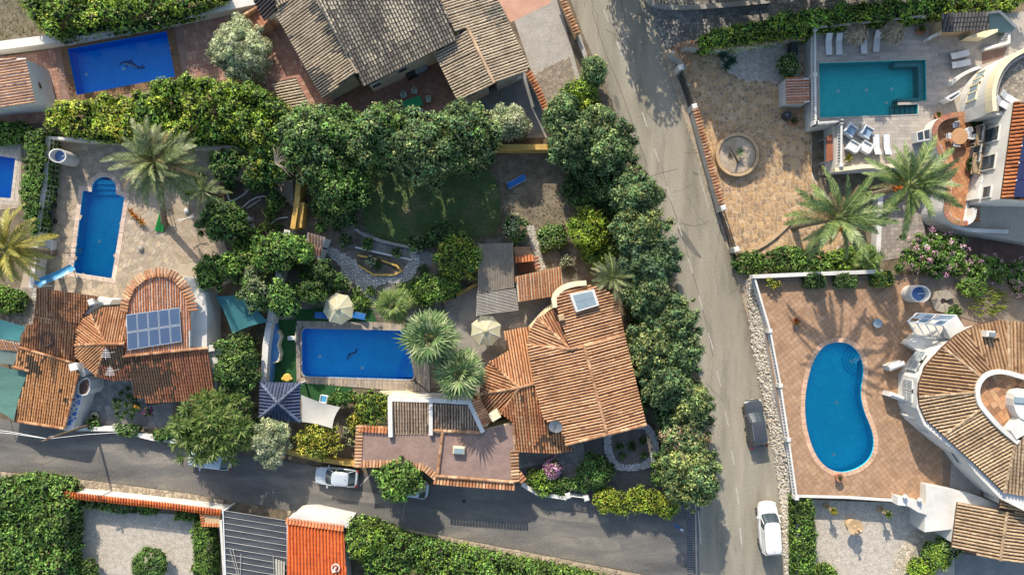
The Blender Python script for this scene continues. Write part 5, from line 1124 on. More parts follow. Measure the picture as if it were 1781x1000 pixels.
# ---- orange roof and dark pergola at the bottom
t = hs('orange_roofed_house', 'bright orange-tiled house at the bottom edge beside the black pergola', 550, 955)
pl = Plane((500, 906, 3.0), (600, 918, 3.0), (502, 1000, 3.5)); roof_face(t, [(500, 906), (598, 918), (602, 1000), (604, 1060), (498, 1060)], pl, [(.56, .13, .035), (.62, .16, .045), (.5, .105, .03)], MATS['white'], MATS['white'], seed=81, pitch=.3, length=.42, down=(-.05, 1), step=.04, bedm=mat('bed_or', [(.3, .07, .03), (.4, .1, .04)], 1, .9))
cross_tiles(t, [(500, 905), (600, 918)], 3.1, .3, .2, .3, [(.5, .2, .1)])
MB().prism(Wm([(512, 894), (540, 893), (608, 908), (606, 918), (500, 905)], 2.9), 0, 2.9).build('parapet', MATS['white'], t)
p = pl.P(585, 985); mb = MB(); mb.lathe(p + Vector((0, 0, .25)), [(.4, 0), (.4, .08), (.3, .08), (.3, 0)], 14, cap=False); mb.lathe(p + Vector((0, 0, .05)), [(.1, 0), (.1, .9), (.16, 1)], 8); mb.build('chimney', MATS['white'], t)
t = thing('pergola', 'black shade-cloth pergola with white wires beside the bright orange roof', 'pergola', W(443, 950))
PG = [(388, 887), (500, 905), (500, 1060), (395, 1060)]; mb = MB(); 
for i in range(12):
    u = i / 12; a0, a1 = W(388 + 7 * u, 887 + 130 * u, 2.7), W(500, 905 + 130 * u, 2.7); b0, b1 = W(388 + 7 * (u + .083), 887 + 130 * (u + .083), 2.7), W(500, 905 + 130 * (u + .083), 2.7)
    m0, m1 = a0.lerp(b0, .5) - Vector((0, 0, .03)), a1.lerp(b1, .5) - Vector((0, 0, .03)); mb = MB(); mb.add([a0, a1, m1, m0, b0, b1], [(0, 3, 2, 1), (3, 4, 5, 2)]); mb.build('shade_cloth', MATS['fabric_black'], t); MB().tube([a0 + Vector((0, 0, .04)), a1 + Vector((0, 0, .04))], .016, 4).build('cross_wire', MATS['metal_grey'], t)
for x0, x1 in ((388, 394), (500, 500)): MB().tube([W(x0, 887 if x0 < 400 else 905, 2.78), W(x1, 1040, 2.78)], .06, 5).build('beam', MATS['metal_white'], t)
for (x, y) in ((389, 889), (499, 906), (394, 1030)): p = W(x, y, 2.7); MB().box((p.x, p.y, 1.3), (.12, .12, 2.6)).build('post', MATS['metal_white'], t)
for i, (x0, y0, x1, y1) in enumerate(((400, 955, 413, 1000), (405, 955, 416, 1000), (419, 963, 418, 1000), (475, 965, 477, 1000))): MB().tube([W(x0, y0, 2.85), W(x1, y1, 2.85)], .03, 4).build('loose_cane', MATS['paint'], t)
t = thing('timber_stack', 'pale planks lying on the black pergola by the orange roof', 'planks', W(486, 990, 2.7))
for i in range(4): p0, p1 = W(480 + i * 4.2, 972 + i * 1.5, 2.9), W(482 + i * 4.2, 1010, 2.9); MB().box(((p0 + p1) / 2), (.16, (p0 - p1).length, .06), R(2 - i)).build('plank', mat('paleplank', [(.35, .33, .26), (.45, .43, .35)], 1, .85), t)
# ------------------------------------------------------------ north-east villa
def wallwin(parent, A, B, zt, u, z, w_, h_, off=.03, side=1, **kw):
    a, b = W(A[0], A[1], zt), W(B[0], B[1], zt); p = a.lerp(b, u); d = (b - a).normalized(); n = Vector((-d.y, d.x, 0)) * side; p = p + n * off; c = Vector((p.x, p.y, z))
    ang = math.degrees(math.atan2(n.y, n.x)); k = S * (H - z) / H
    return window(parent, CX + c.x / k, CY - c.y / k, z, w_, h_, ang, **kw)
hn = hs('villa', 'tall white villa with curved roof terrace and balconies beside the rectangular pool', 1740, 260)
RT = [(1830, 70), (1781, 85), (1750, 100), (1732, 116), (1720, 138), (1713, 166), (1716, 200), (1763, 200), (1830, 200)]
RTs = RT[:1] + smooth_poly(RT[1:7], 2, False) + RT[7:]
P_ = [(p.x, p.y) for p in Wm(RTs, 6.0)]; mb = MB(); mb.prism(P_, 0, 6.0); mb.build('wall', MATS['white'], hn)
wall_strip(MB(), [(p.x, p.y) for p in offset(P_, -.15)][1:-3], 5.9, 1.0, .35).build('parapet', MATS['cream'], hn)
wall_strip(MB(), [(p.x, p.y) for p in offset(P_, -.55)][1:-3], 5.9, .75, .22).build('inner_kerb', MATS['concrete'], hn)
stones(hn, [(1833, 85), (1781, 97), (1755, 110), (1740, 124), (1729, 144), (1724, 170), (1726, 194), (1762, 196), (1830, 196)], 6.0, MATS['stonec'], .28, .03, .03, [(.3, .26, .2), (.37, .32, .25), (.24, .21, .17)], seed=51, name='roof_terrace_stones')
A_, B_ = (1763, 178), (1740, 346)
MB().prism(Wm([A_, B_, (1900, 350), (1900, 178)], 7.2), 0, 7.2).build('wall', MATS['white'], hn)
pl = Plane((1763, 178, 7.4), (1740, 346, 7.4), (1790, 260, 8.0)); roof_face(hn, [(1764, 178), (1741, 346), (1900, 352), (1900, 178)], pl, TER, MATS['white'], MATS['white'], seed=91, down=(-1, -.05), pitch=.32, body=False, bedm=MATS['bed_brown'])
q = [pl.P(*p) for p in ((1780, 225), (1761, 344), (1900, 350), (1900, 225))]; nz3 = Vector((-pl.b, -pl.c, 1)).normalized()
for i in range(4):
    for j in range(5):
        a0, a1, b0, b1 = j / 5 + .004, (j + 1) / 5 - .004, i / 4 + .004, (i + 1) / 4 - .004; f = lambda u, v: q[0].lerp(q[1], v).lerp(q[3].lerp(q[2], v), u) + nz3 * .3
        MB().add([f(a0, b0), f(a0, b1), f(a1, b1), f(a1, b0)] + [f(a0, b0) - nz3 * .06, f(a0, b1) - nz3 * .06, f(a1, b1) - nz3 * .06, f(a1, b0) - nz3 * .06], [(0, 1, 2, 3), (4, 5, 1, 0), (5, 6, 2, 1), (6, 7, 3, 2), (7, 4, 0, 3)]).build('solar_panel', mat('solar_navy', [(.012, .018, .06), (.018, .025, .08)], .5, .2, spec=.6, fine=0), hn)
        for (u, v) in ((a0, b0),): p = f(u, v); MB().lathe(p, [(.07, 0), (.05, .05), (.01, .06)], 6).build('panel_clip', MATS['metal_white'], hn)
for u, z, w_, h_ in ((.28, 5.0, 1.3, 1.9), (.58, 5.0, 1.3, 1.9), (.9, 5.4, 1.0, 1.1)):
    o = wallwin(hn, A_, B_, 7.3, u, z, w_, h_, side=-1, bars=False)
    if h_ > 1.5:
        a, b = W(*A_, 7.3), W(*B_, 7.3); p = a.lerp(b, u); d = (b - a).normalized(); n = Vector((d.y, -d.x, 0)); bb = Vector((p.x, p.y, z - .95))
        MB().box(bb + n * .4, (.9, 1.9, .1), math.atan2(n.y, n.x)).build('balconette_floor', MATS['stucco_tan'], hn)
        mb = MB(); K_ = [bb + d * .95 + n * .05, bb + d * .85 + n * .8, bb + n * .95, bb - d * .85 + n * .8, bb - d * .95 + n * .05]
        for zz in (.1, .95): mb.tube([k + Vector((0, 0, zz)) for k in K_], .03, 4)
        for pt, dd in walk([(k.x, k.y) for k in K_], .18): mb.tube([(pt.x, pt.y, bb.z + .1), (pt.x, pt.y, bb.z + .95)], .014, 3, cap=False)
        mb.build('iron_railing', MATS['metal_dark'], hn)
for u in (.3, .52): wallwin(hn, A_, B_, 7.3, u - .05, 3.6, 1.5, 1.7, side=-1, bars=False, off=.5)
MB().prism(Wm([(1697, 226), (1716, 226), (1712, 272), (1694, 274)], 3.0), 0, 2.9).build('bay', MATS['white'], hn)
MB().prism(Wm([(1676, 350), (1690, 300), (1712, 302), (1716, 352)], 2.6), 0, 4.4).build('bay', MATS['white'], hn)
# windows in the curved wall: recessed band with three panes
for (a, b) in (((1732, 116), (1720, 138)), ((1720, 138), (1713, 166))):
    for u in (.2, .75): wallwin(hn, a, b, 6.0, u, 4.1, .75, 1.3, side=-1, bars=False, m='glassgrey', frame='cream')
# curved balcony
BAL = [(1676, 199), (1652, 201), (1634, 209), (1625, 222), (1626, 242), (1637, 268), (1647, 297), (1651, 318), (1647, 346), (1644, 370), (1655, 384), (1676, 390), (1693, 384), (1697, 362)]
Bw = smooth_poly([(p.x, p.y) for p in Wm(BAL, 3.8)], 2, False); t = thing('balcony_terrace', 'curving balcony of the tall villa with terracotta floor and brick-capped parapet', 'balcony', (*Bw[0], 0)); 
MB().prism(Bw, 0, 2.85).build('balcony_base', MATS['white'], t)
wall_strip(MB(), Bw, 0, 3.78, .34).build('parapet', MATS['white'], t)
mb = MB()
for p, d in walk(Bw[: len(Bw) - 8], .2): mb.box((p.x, p.y, 3.83), (.17, .46, .1), math.atan2(d.y, d.x), tuple(x * rnd.uniform(.8, 1.1) for x in (.42, .22, .13)))
mb.build('brick_capping', MATS['tile2s'], t, kind='stuff')
BF = [(1676, 203), (1654, 205), (1640, 211), (1631, 224), (1632, 242), (1643, 267), (1653, 296), (1657, 318), (1653, 345), (1650, 366), (1658, 378), (1675, 384), (1682, 345), (1690, 290), (1697, 240), (1700, 205)]
paving(t, BF, 2.86, MATS['stonec'], (.4, .4), 30, .02, .015, [(.42, .2, .1), (.46, .24, .12), (.38, .18, .09)], name='floor_tile')
Sw = smooth_poly([(p.x, p.y) for p in Wm([(1640, 372), (1650, 388), (1668, 397), (1695, 401), (1754, 403)], 2.6)], 2, False)
t = thing('sweeping_wall', 'white wall sweeping in a curve below the balcony above the pink oleander', 'wall', (*Sw[0], 0)); wall_strip(MB(), Sw, 0, 2.6, .35).build('wall_body', MATS['white'], t); cross_tiles(t, [(1697, 362), (1698, 386)], 2.9, .3, .3, .3, TER)
sheet('brown_court', [(1655, 395), (1900, 395), (1900, 455), (1690, 450), (1640, 420)], .01, mat('brownc', [(.16, .1, .08), (.22, .14, .11)], 1, .9, fine=.2)); paving(bpy.data.objects['brown_court'], [(1655, 398), (1820, 398), (1820, 452), (1690, 448)], .012, MATS['stonec'], (1.0, .5), 0, .02, .012, [(.17, .11, .085), (.2, .13, .1)], single=300)
pth = sheet('court_passage', [(1536, 330), (1606, 330), (1610, 440), (1530, 455)], .012, MATS['grout_dark']); paving(pth, [(1536, 330), (1606, 330), (1610, 440), (1530, 455)], .014, MATS['stonec'], (.4, .4), 4, .02, .015, [(.28, .25, .23), (.33, .3, .27)])
MB().prism(Wm([(1528, 330), (1537, 330), (1531, 450), (1523, 450)], 1.0), 0, 1.0).build('passage_wall', MATS['white'], kind='structure')
# pool-side details of the terrace
gwall('low white terrace wall along the south edge of the beige pool terrace', [(1452, 296), (1500, 290), (1580, 288)], .7, .3, MATS['cream'], ZT, name='terrace_wall')
balustrade('white balustrade on the west edge of the beige pool terrace', [(1418, 51), (1418, 130), (1419, 214)], ZT, MATS['white'], posts=[0, 1, 2], group=None)
balustrade('short white balustrade at the south-west corner of the teal pool', [(1421, 214), (1464, 211)], ZT, MATS['white'])
balustrade('white balustrade between the white armchairs and the rust-coloured gate', [(1464, 213), (1463, 288)], ZT, MATS['white'])
balustrade('white balustrade behind the straw parasols along the trimmed hedge', [(1420, 48), (1500, 40), (1606, 28)], ZT, MATS['white'])
def simple(name, label, cat, px, py, z=0, group=None): return thing(name, label, cat, W(px, py, z), group)
t = simple('rust_gate', 'rust-red metal gate leaning below the balustrade of the pool terrace', 'gate', 1442, 262)
mb = MB(); mb.prism(Wm([(1438, 238), (1451, 232), (1452, 276), (1437, 282)], 1.9), 1.82, 1.9, bottom=True); mb.build('gate_panel', mat('rust', [(.24, .08, .045), (.3, .11, .06)], 1, .8), t)
for x, y in ((1438, 240), (1438, 281)): p = W(x, y, 1.8); MB().box((p.x, p.y, .9), (.15, .15, 1.8)).build('gate_post', MATS['metal_grey'], t)
# hut on the terrace
t = hs('pool_hut', 'small open hut with dark slate-like roof behind the two grey loungers', 1680, 40)
pl = Plane((1638, 24, 5.0), (1718, 21, 5.0), (1640, 56, 4.5)); roof_face(t, [(1638, 24), (1718, 21), (1719, 53), (1640, 56)], pl, [(.1, .1, .1), (.13, .13, .13), (.16, .155, .15)], MATS['stucco_tan'], MATS['stucco_tan'], z0=ZT, seed=92, pitch=.3, length=.36, down=(0, -1), inset=.35, step=.03, bedm=MATS['bed_grey'])
MB().prism(Wm([(1614, 66), (1638, 52), (1640, 57), (1616, 70)], 3.2), ZT, 3.2).build('side_wall', MATS['white'], t); MB().prism(Wm([(1684, 64), (1716, 53), (1736, 51), (1735, 56), (1714, 66)], 3.4), ZT, 3.4).build('side_wall', MATS['cream'], t)
gl = glass('pool_green', (.14, .22, .2)); MB().prism(Wm([(1719, 22), (1740, 20), (1768, 48), (1758, 58), (1722, 54)], 2.9), ZT, 2.9).build('plunge_pool_water', gl, t); wall_strip(MB(), Wm([(1718, 23), (1739, 20), (1768, 48)], 3.0), ZT, .82, .2).build('plunge_pool_rim', MATS['white'], t)
t = simple('terrace_steps', 'white-edged steps climbing from the beige terrace beside the plunge pool', 'steps', 1745, 72)
for i in range(4): MB().prism(Wm([(1741 + i * 1.5, 74 - i * 4), (1753 + i, 71 - i * 4), (1753 + i, 68 - i * 4), (1742 + i * 1.5, 71 - i * 4)], ZT + .5), ZT, ZT + .3 + .12 * i).build('step', MATS['white'], t)
wall_strip(MB(), Wm([(1712, 86), (1725, 82), (1740, 78), (1755, 74), (1756, 54)], ZT + .6), ZT, .6, .25).build('low_wall', MATS['white'], t)
MB().prism(Wm([(1708, 92), (1752, 82), (1745, 100), (1708, 112)], ZT + .02), ZT, ZT + .03).build('red_floor', MATS['brownc'], t)
t = simple('terrace_planter', 'curved white bench wall beside the tall villa near the glass table', 'wall', 1675, 135); wall_strip(MB(), Wm(smooth_poly([(1655, 147), (1668, 134), (1685, 124), (1706, 116)], 1, False), ZT + .6), ZT, .6, .3).build('bench_wall', MATS['white'], t)
t = simple('bay_window', 'slanted glass bay at the foot of the tall white villa', 'window', 1655, 168); mb = MB(); q = Wm([(1644, 172), (1655, 176), (1672, 163), (1668, 158)], ZT + 1.2); mb.prism([(p.x, p.y) for p in q], ZT, ZT + 1.2); mb.build('frame', MATS['metal_white'], t); MB().prism(offset(q, -.12), ZT + 1.2, ZT + 1.23).build('pane', MATS['glassdark'], t)
t = simple('bay_window', 'two-paned skylight box set in the outer curve of the balcony', 'window', 1604, 235); q = Wm([(1594, 230), (1618, 222), (1620, 243), (1596, 247)], ZT + 1.0); MB().prism(q, ZT, ZT + 1.0).build('frame', MATS['white'], t)
for a, b in ((.06, .44), (.54, .94)): f = lambda u, v: q[0].lerp(q[1], u).lerp(q[3].lerp(q[2], u), v); MB().prism([f(a, .12), f(b, .12), f(b, .86), f(a, .86)], ZT + 1.0, ZT + 1.03).build('pane', MATS['glassdark'], t)

# ------------------------------------------------------------ south-east villa
hz = hs('villa', 'white villa with fan-shaped ribbed tan roof round a small roof court', 1700, 700)
BASE = [(1562, 650), (1561, 700), (1573, 728), (1612, 761), (1641, 783), (1659, 808), (1700, 850), (1760, 880), (1900, 880), (1900, 560), (1720, 560), (1650, 575), (1596, 603)]
MB().prism(Wm(BASE, ZS), ZS - .1, 4.85).build('wall', MATS['white'], hz)
BT = [(.32, .21, .12), (.38, .26, .16), (.28, .175, .1), (.22, .14, .08)]; BT2 = [(.36, .27, .175), (.42, .33, .22), (.29, .215, .14)]
ZE, ZI = 5.1, 6.0
SV = [([(1752, 558), (1801, 562), (1801, 662), (1781, 656), (1755, 647)], (1776, 558), (1755, 647), 0),
      ([(1682, 573), (1700, 565), (1739, 557), (1752, 558), (1755, 647), (1733, 646), (1722, 642)], (1715, 562), (1738, 645), 0),
      ([(1640, 604), (1664, 583), (1682, 573), (1722, 642), (1713, 650), (1706, 656)], (1662, 585), (1714, 649), 0),
      ([(1598, 689), (1598, 667), (1610, 637), (1640, 604), (1706, 656), (1700, 668), (1699, 682)], None, (1700, 671), 0),
      ([(1598, 690), (1699, 682), (1703, 698), (1709, 709), (1640, 756), (1610, 730), (1599, 704)], None, None, 1),
      ([(1641, 757), (1709, 709), (1721, 724), (1768, 768), (1764, 772), (1746, 856), (1697, 808)], None, None, 1),
      ([(1765, 772), (1801, 740), (1801, 868), (1782, 862), (1747, 856)], None, None, 2)]
dirs = [(.12, 1), (-.1, 1), (-.78, .98), (-1, .1), (-1, -.25), (-.82, -.58), (.08, -1)]
for i, (pts, a, b, kk) in enumerate(SV):
    outer = {0: [(1752, 558), (1801, 562), (1755, 647)], 1: [(1682, 573), (1739, 557), (1738, 645)], 2: [(1640, 604), (1682, 573), (1714, 649)], 3: [(1598, 680), (1625, 620), (1703, 664)], 4: [(1598, 690), (1640, 756), (1705, 700)], 5: [(1641, 757), (1746, 856), (1745, 746)], 6: [(1747, 856), (1801, 868), (1765, 772)]}[i]
    pl = Plane((*outer[0], ZE), (*outer[1], ZE), (*outer[2], ZI)); roof_face(hz, pts, pl, BT if i < 4 else BT2, MATS['white'], MATS['white'], seed=100 + i, down=dirs[i], pitch=.30, body=False, bedm=MATS['bed_brown'], th=.3)
    if i in (0, 4, 5, 6, 3):
        e = {0: [(1752, 558), (1755, 647)], 3: [(1640, 604), (1706, 656)], 4: [(1598, 690), (1699, 682)], 5: [(1641, 757), (1709, 709)], 6: [(1746, 856), (1765, 772)]}[i]; ridge(MB(), rl(pl, *e), .13, .42, BT2).build('hip_tiles', MATS['tile'], hz, kind='stuff')
    if i == 1:
        p = pl.P(1714, 580); m_ = MB(); m_.bevbox((p.x, p.y, p.z + .35), (.75, .55, .9), .05, R(-5)); o = m_.build('chimney', MATS['white'], hz); MB().box((p.x + .02, p.y - .02, p.z + .95), (.5, .35, .2), R(-5)).build('chimney_pot', MATS['metal_grey'], o)
        MB().box((p.x + .65, p.y - .2, p.z + .25), (.6, .35, .4), R(15)).build('roof_vent', MATS['fascia'], hz)
RING = [(1801, 660), (1781, 656), (1751, 647), (1733, 646), (1715, 652), (1704, 665), (1700, 680), (1703, 700), (1715, 716), (1740, 744), (1772, 770)]
Rw = smooth_poly([(p.x, p.y) for p in Wm(RING, 6.2)], 2, False); wall_strip(MB(), Rw, 4.9, 1.3, .4).build('ring_parapet', MATS['white'], hz)
MB().prism(Wm(RING + [(1830, 700)], 5.4), 4.8, 5.3).build('court_floor_slab', MATS['groutt'], hz)
paving(hz, [(1801, 662), (1751, 652), (1733, 650), (1718, 655), (1708, 666), (1704, 680), (1707, 698), (1719, 714), (1744, 741), (1772, 764), (1801, 740)], 5.31, MATS['stonec'], (.5, .5), 35, .02, .012, [(.5, .27, .14), (.46, .24, .13), (.3, .17, .1), (.53, .32, .18)], name='roof_court_tile')
MB().prism(Wm(smooth_poly([(1762, 688), (1775, 676), (1801, 680), (1801, 730), (1778, 732), (1764, 712)], 1), 6.4), 5.3, 6.4).build('stair_tower', MATS['white'], hz); MB().prism(Wm([(1757, 748), (1776, 724), (1801, 724), (1801, 745), (1768, 764)], 6.3), 5.3, 6.3).build('stair_block', MATS['white'], hz)
MB().prism(Wm([(1765, 690), (1790, 692), (1790, 702), (1765, 700)], 6.5), 6.4, 6.52).build('tower_window', MATS['glassgrey'], hz)
# barred windows in the curved west wall
for (a, b, z) in (((1586, 607), (1566, 640), 3.4), ((1562, 655), (1561, 692), 3.4), ((1567, 716), (1592, 744), 3.3)):
    for u in (.3, .72): wallwin(hz, a, b, ZS, u, z, 1.1, 1.5, side=-1, m='glassgrey', barm='metal_white', nb=8)
wallwin(hz, (1641, 783), (1659, 808), ZS, .2, 3.2, 1.2, .5, side=-1, bars=False)
for (x, y, a) in ((1552, 636, 20), (1552, 689, -20), (1582, 728, -40)):      # buttresses
    p = W(x, y, ZS + 1); MB().bevbox((p.x + .3, p.y, ZS + .75), (1.5, .45, 1.5), .2, R(a)).build('buttress', MATS['white'], hz)
MB().prism(Wm([(1577, 598), (1601, 578), (1642, 572), (1636, 600), (1600, 612)], ZS + 1.2), ZS, ZS + 1.2).build('porch_roof', MATS['white'], hz)
gh = thing('glass_enclosure', 'white-framed glass enclosure against the fan-roofed villa, its flaps open', 'conservatory', W(1620, 570, ZS))
gq = Wm([(1579, 559), (1594, 545), (1664, 549), (1640, 566)], 4.4); gb = [W(1590, 590, ZS), W(1600, 575, ZS), W(1655, 572, ZS), W(1650, 590, ZS)]
zt = 4.4; 
def gl_(u, v, z=0): p = gq[0].lerp(gq[3], u).lerp(gq[1].lerp(gq[2], u), v); return p + Vector((0, 0, z))
fg = lambda u: W(1594, 583, 3.3).lerp(W(1652, 590, 3.3), u)
fr = MB()
for u in (0, .25, .5, .75, 1): fr.tube([gl_(u, 0), gl_(u, 1)], .06, 4); fr.tube([gl_(u, 0), fg(u)], .05, 4); fr.tube([fg(u), fg(u) - Vector((0, 0, 1.6))], .04, 4)
for v in (0, .5, 1): fr.tube([gl_(0, v), gl_(1, v)], .06, 4)
fr.tube([fg(0), fg(1)], .05, 4); fr.build('frame', MATS['metal_white'], gh)
gp = water('glazing', (.62, .75, .75), .05, 0, 1)
for i in range(4):
    a, b = i / 4 + .02, (i + 1) / 4 - .02; MB().add([gl_(a, 0, -.05), gl_(b, 0, -.05), fg(b), fg(a)], [(0, 1, 2, 3)]).build('glass_pane', gp, gh)
    if i in (0, 2): MB().add([gl_(a, .5, .1), gl_(b, .5, .1), gl_(b, 1.0, .55), gl_(a, 1.0, .55)], [(0, 1, 2, 3)]).build('roof_flap', MATS['metal_white'], gh)
    else: MB().add([gl_(a, .05, .02), gl_(b, .05, .02), gl_(b, .95, .02), gl_(a, .95, .02)], [(0, 1, 2, 3)]).build('glass_pane', MATS['glassgrey'], gh)
MB().prism([(p.x, p.y) for p in (gl_(1, 0), gl_(1, 1), gl_(1, 1) + Vector((.7, -1.1, 0)), gl_(1, 0) + Vector((.7, -1.2, 0)))], ZS, 4.45).build('side_store', MATS['white'], gh)
# lower wing
hw_ = hs('garage_wing', 'low wing with ribbed tan roof and white side wall at the bottom right', 1720, 925)
pl = Plane((1751, 889, 4.0), (1739, 974, 4.0), (1660, 905, 3.4)); roof_face(hw_, [(1665, 873), (1738, 886), (1751, 889), (1739, 974), (1655, 952)], pl, BT2, MATS['white'], MATS['white'], seed=111, down=(-1, .16), pitch=.30, bedm=MATS['bed_brown'])
pl = Plane((1751, 889, 4.0), (1739, 974, 4.0), (1800, 930, 3.6)); roof_face(hw_, [(1751, 889), (1801, 900), (1801, 982), (1739, 974)], pl, BT2, MATS['white'], MATS['white'], seed=112, down=(1, -.16), pitch=.30, bedm=MATS['bed_brown'])
pl = Plane((1740, 862, 4.6), (1801, 868, 4.6), (1740, 884, 4.3)); roof_face(hw_, [(1741, 860), (1801, 866), (1801, 898), (1738, 884)], pl, BT, MATS['white'], MATS['white'], seed=113, down=(-1, .16), pitch=.29, bedm=MATS['bed_brown'])
ridge(MB(), rl(pl, (1751, 888), (1751, 889)) and Wm([(1751, 889), (1739, 974)], 4.05), .14, .42, BT2).build('ridge_tiles', MATS['tile'], hw_, kind='stuff')
MB().prism(Wm([(1611, 843), (1660, 851), (1698, 861), (1740, 878), (1738, 888), (1668, 874), (1655, 920), (1608, 925)], 2.6), 0, 2.6).build('flat_roof_block', MATS['white'], hw_)
MB().prism(Wm([(1655, 805), (1668, 815), (1707, 833), (1705, 861), (1660, 848), (1652, 846)], ZS + .05), ZS, ZS + .06).build('side_path', MATS['concrete'], hw_)
t = thing('garden_arch', 'thick white wavy wall fragment between the statues and the low wing', 'wall', W(1585, 875, ZS)); mb = MB(); mb.prism(Wm([(1562, 864), (1580, 868), (1598, 872), (1613, 878), (1612, 895), (1596, 890), (1580, 880), (1561, 878)], ZS + 1.2), 0, ZS + 1.2); mb.build('wall_body', MATS['white'], t)
for (x, y) in ((1572, 862), (1597, 868)): p = W(x, y, ZS + 1.2); MB().lathe(p, [(.12, 0), (.2, .15), (.22, .35), (.1, .45), (.05, .6)], 8).build('finial', MATS['white'], t)

# ------------------------------------------------------------ garden walls
gwall('long white retaining wall above the dolphin pool and the red terrace', [(-60, 86), (0, 80), (100, 67), (200, 49), (300, 31), (440, 2), (470, -12)], 1.2, .75, MATS['white'], name='retaining_wall')
gwall('white wall beside the tall clipped hedge and the keyhole pool', [(84, 238), (78, 320), (66, 400), (54, 500)], 1.6, .35, MATS['white'])
gwall('white wall under the big hedge north of the keyhole pool', [(84, 240), (200, 246), (340, 256), (425, 256)], 1.5, .2, MATS['white'])
gwall('yellow wall beyond the shaded lawn and blue lounger', [(700, 262), (800, 262), (862, 256), (960, 256), (1010, 262)], 1.9, .45, MATS['yellow'])
gwall('yellow boundary wall between the dark garden bed and the white path', [(526, 262), (520, 310), (516, 352), (509, 398)], 1.8, .4, MATS['yellow'])
gwall('short yellow wall parallel to the boundary wall by the tiled gateway', [(526, 352), (521, 396)], 1.4, .35, MATS['yellow'])
gwall('white boundary wall with a blue mosaic band left of the artificial turf', [(500, 400), (486, 470), (474, 530), (462, 600), (458, 664)], 1.8, .5, MATS['white'])
t = thing('wall_fountain', 'wavy blue mosaic wall strip with cream edge beside the turf', 'fountain', W(478, 610)); mb = MB(); WV = [(470, 560), (479, 562), (483, 575), (488, 585), (483, 600), (487, 615), (484, 628), (475, 630), (472, 664), (466, 664)]; mb.prism(Wm(WV, .8), 0, .8); mb.build('mosaic_body', mat('mosaicb', [(.05, .16, .4), (.12, .3, .5)], 2, .4, fine=.3, fscale=16), t); wall_strip(MB(), Wm([(483, 575), (488, 585), (483, 600), (487, 615), (484, 628), (475, 631)], .85), 0, .87, .12).build('cream_edge', MATS['cream'], t)
# court walls with tile copings along the road
gwall('white road wall capped with dark cross tiles between the two driveway gates', [(1210, 192), (1226, 250), (1245, 320), (1256, 358)], 1.7, .3, MATS['white'], coping=TER_OLD, pitch=.3)
gwall('curved tile-capped white wall at the corner of the cobbled drive', [(1198, 112), (1184, 98), (1172, 90), (1180, 82), (1200, 76), (1222, 80), (1245, 82), (1300, 76), (1345, 70), (1400, 64)], 1.8, .3, MATS['white'], coping=TER_TAN, pitch=.28)
gwall('tile-capped wall along the driveway at the top of the road', [(968, -30), (985, 15), (1005, 60)], 1.6, .3, MATS['stucco_tan'], coping=TER_TAN, pitch=.3)
gwall('orange-tiled wall coping beside the gravel strip and shaded yard', [(918, 124), (936, 158), (950, 192)], 1.9, .3, MATS['white'], coping=TER, pitch=.3)
gwall('grey kerb wall between driveway and road at the top', [(1006, 62), (1022, 110), (1012, 140)], .8, .3, MATS['concrete'])
gwall('white street wall topped with bright orange tiles above the gravel yard', [(108, 859), (200, 869), (300, 880), (388, 891)], 1.9, .3, MATS['white'], coping=[(.56, .15, .04), (.5, .12, .035)], pitch=.26)
gwall('white metal-edged wall left of the black pergola', [(384, 905), (390, 1000), (392, 1050)], 1.9, .18, MATS['white'])
gwall('low street wall below the left villa court', [(112, 745), (200, 746), (265, 762), (330, 770)], .9, .35, MATS['white'])
gwall('low yellow street wall under the yellow-green shrub', [(500, 786), (560, 800), (622, 808)], 1.0, .35, MATS['yellow'])
gwall('white street wall below the bougainvillea near the gate', [(908, 842), (935, 858), (985, 866)], 1.0, .3, MATS['white'])
gwall('pale stone edging curving between lawn and gravel path', smooth_poly([(612, 385), (620, 402), (650, 416), (700, 428), (736, 434)], 1, False), .3, .22, MATS['concrete'])
gwall('curved stone kerb on the flagstone court by the lower date palm', smooth_poly([(1300, 438), (1325, 428), (1350, 410), (1375, 385)], 1, False), .2, .3, MATS['stucco_tan'])
gwall('low white wall bounding the cobbled drive at the very top', smooth_poly([(1124, -4), (1134, 8), (1165, 15), (1250, 11), (1340, 2)], 1, False), .5, .4, MATS['concrete'])
gwall('curved ochre edging round the stump bed', [(622, 444), (660, 452), (690, 462), (698, 472), (684, 478), (650, 478), (624, 462)], .3, .12, MATS['yellow'])
gwall('white kerb of the bed inside the white path', [(618, 430), (660, 440), (716, 452)], .25, .12, MATS['white'])
gwall('cream parapet between the pool deck and the white-framed roofs', [(660, 684), (700, 684), (750, 690), (812, 694)], .9, .3, MATS['cream'])
gwall('curved cream wall by the fan of steps and the big tiled roof', smooth_poly([(905, 590), (930, 560), (948, 540), (964, 530)], 1, False), 1.6, .3, MATS['cream'])
gwall('low wall of the sloping path beside the bushy garden', [(770, 524), (800, 510), (830, 494)], .6, .25, MATS['yellow'])
gwall('white kerb at the south terrace of the kidney pool villa', [(1384, 862), (1470, 864), (1562, 870)], .2, .2, MATS['white'], z0=ZS - .1)
balustrade('long white balustrade between the rubble bank and the terracotta terrace', [(1312, 481), (1340, 576), (1358, 671), (1372, 765), (1386, 866)], ZS, MATS['white'], posts=[0, 1, 2, 3, 4], step=.3)
gwall('white wall topping the north side of the terracotta terrace', [(1312, 481), (1400, 477), (1535, 472)], .9, .3, MATS['white'], z0=ZS)
balustrade('white picket parapet along the lower verge near the white van', [(1383, 872), (1388, 940), (1392, 1030)], .1, MATS['white'], posts=[0, 2])
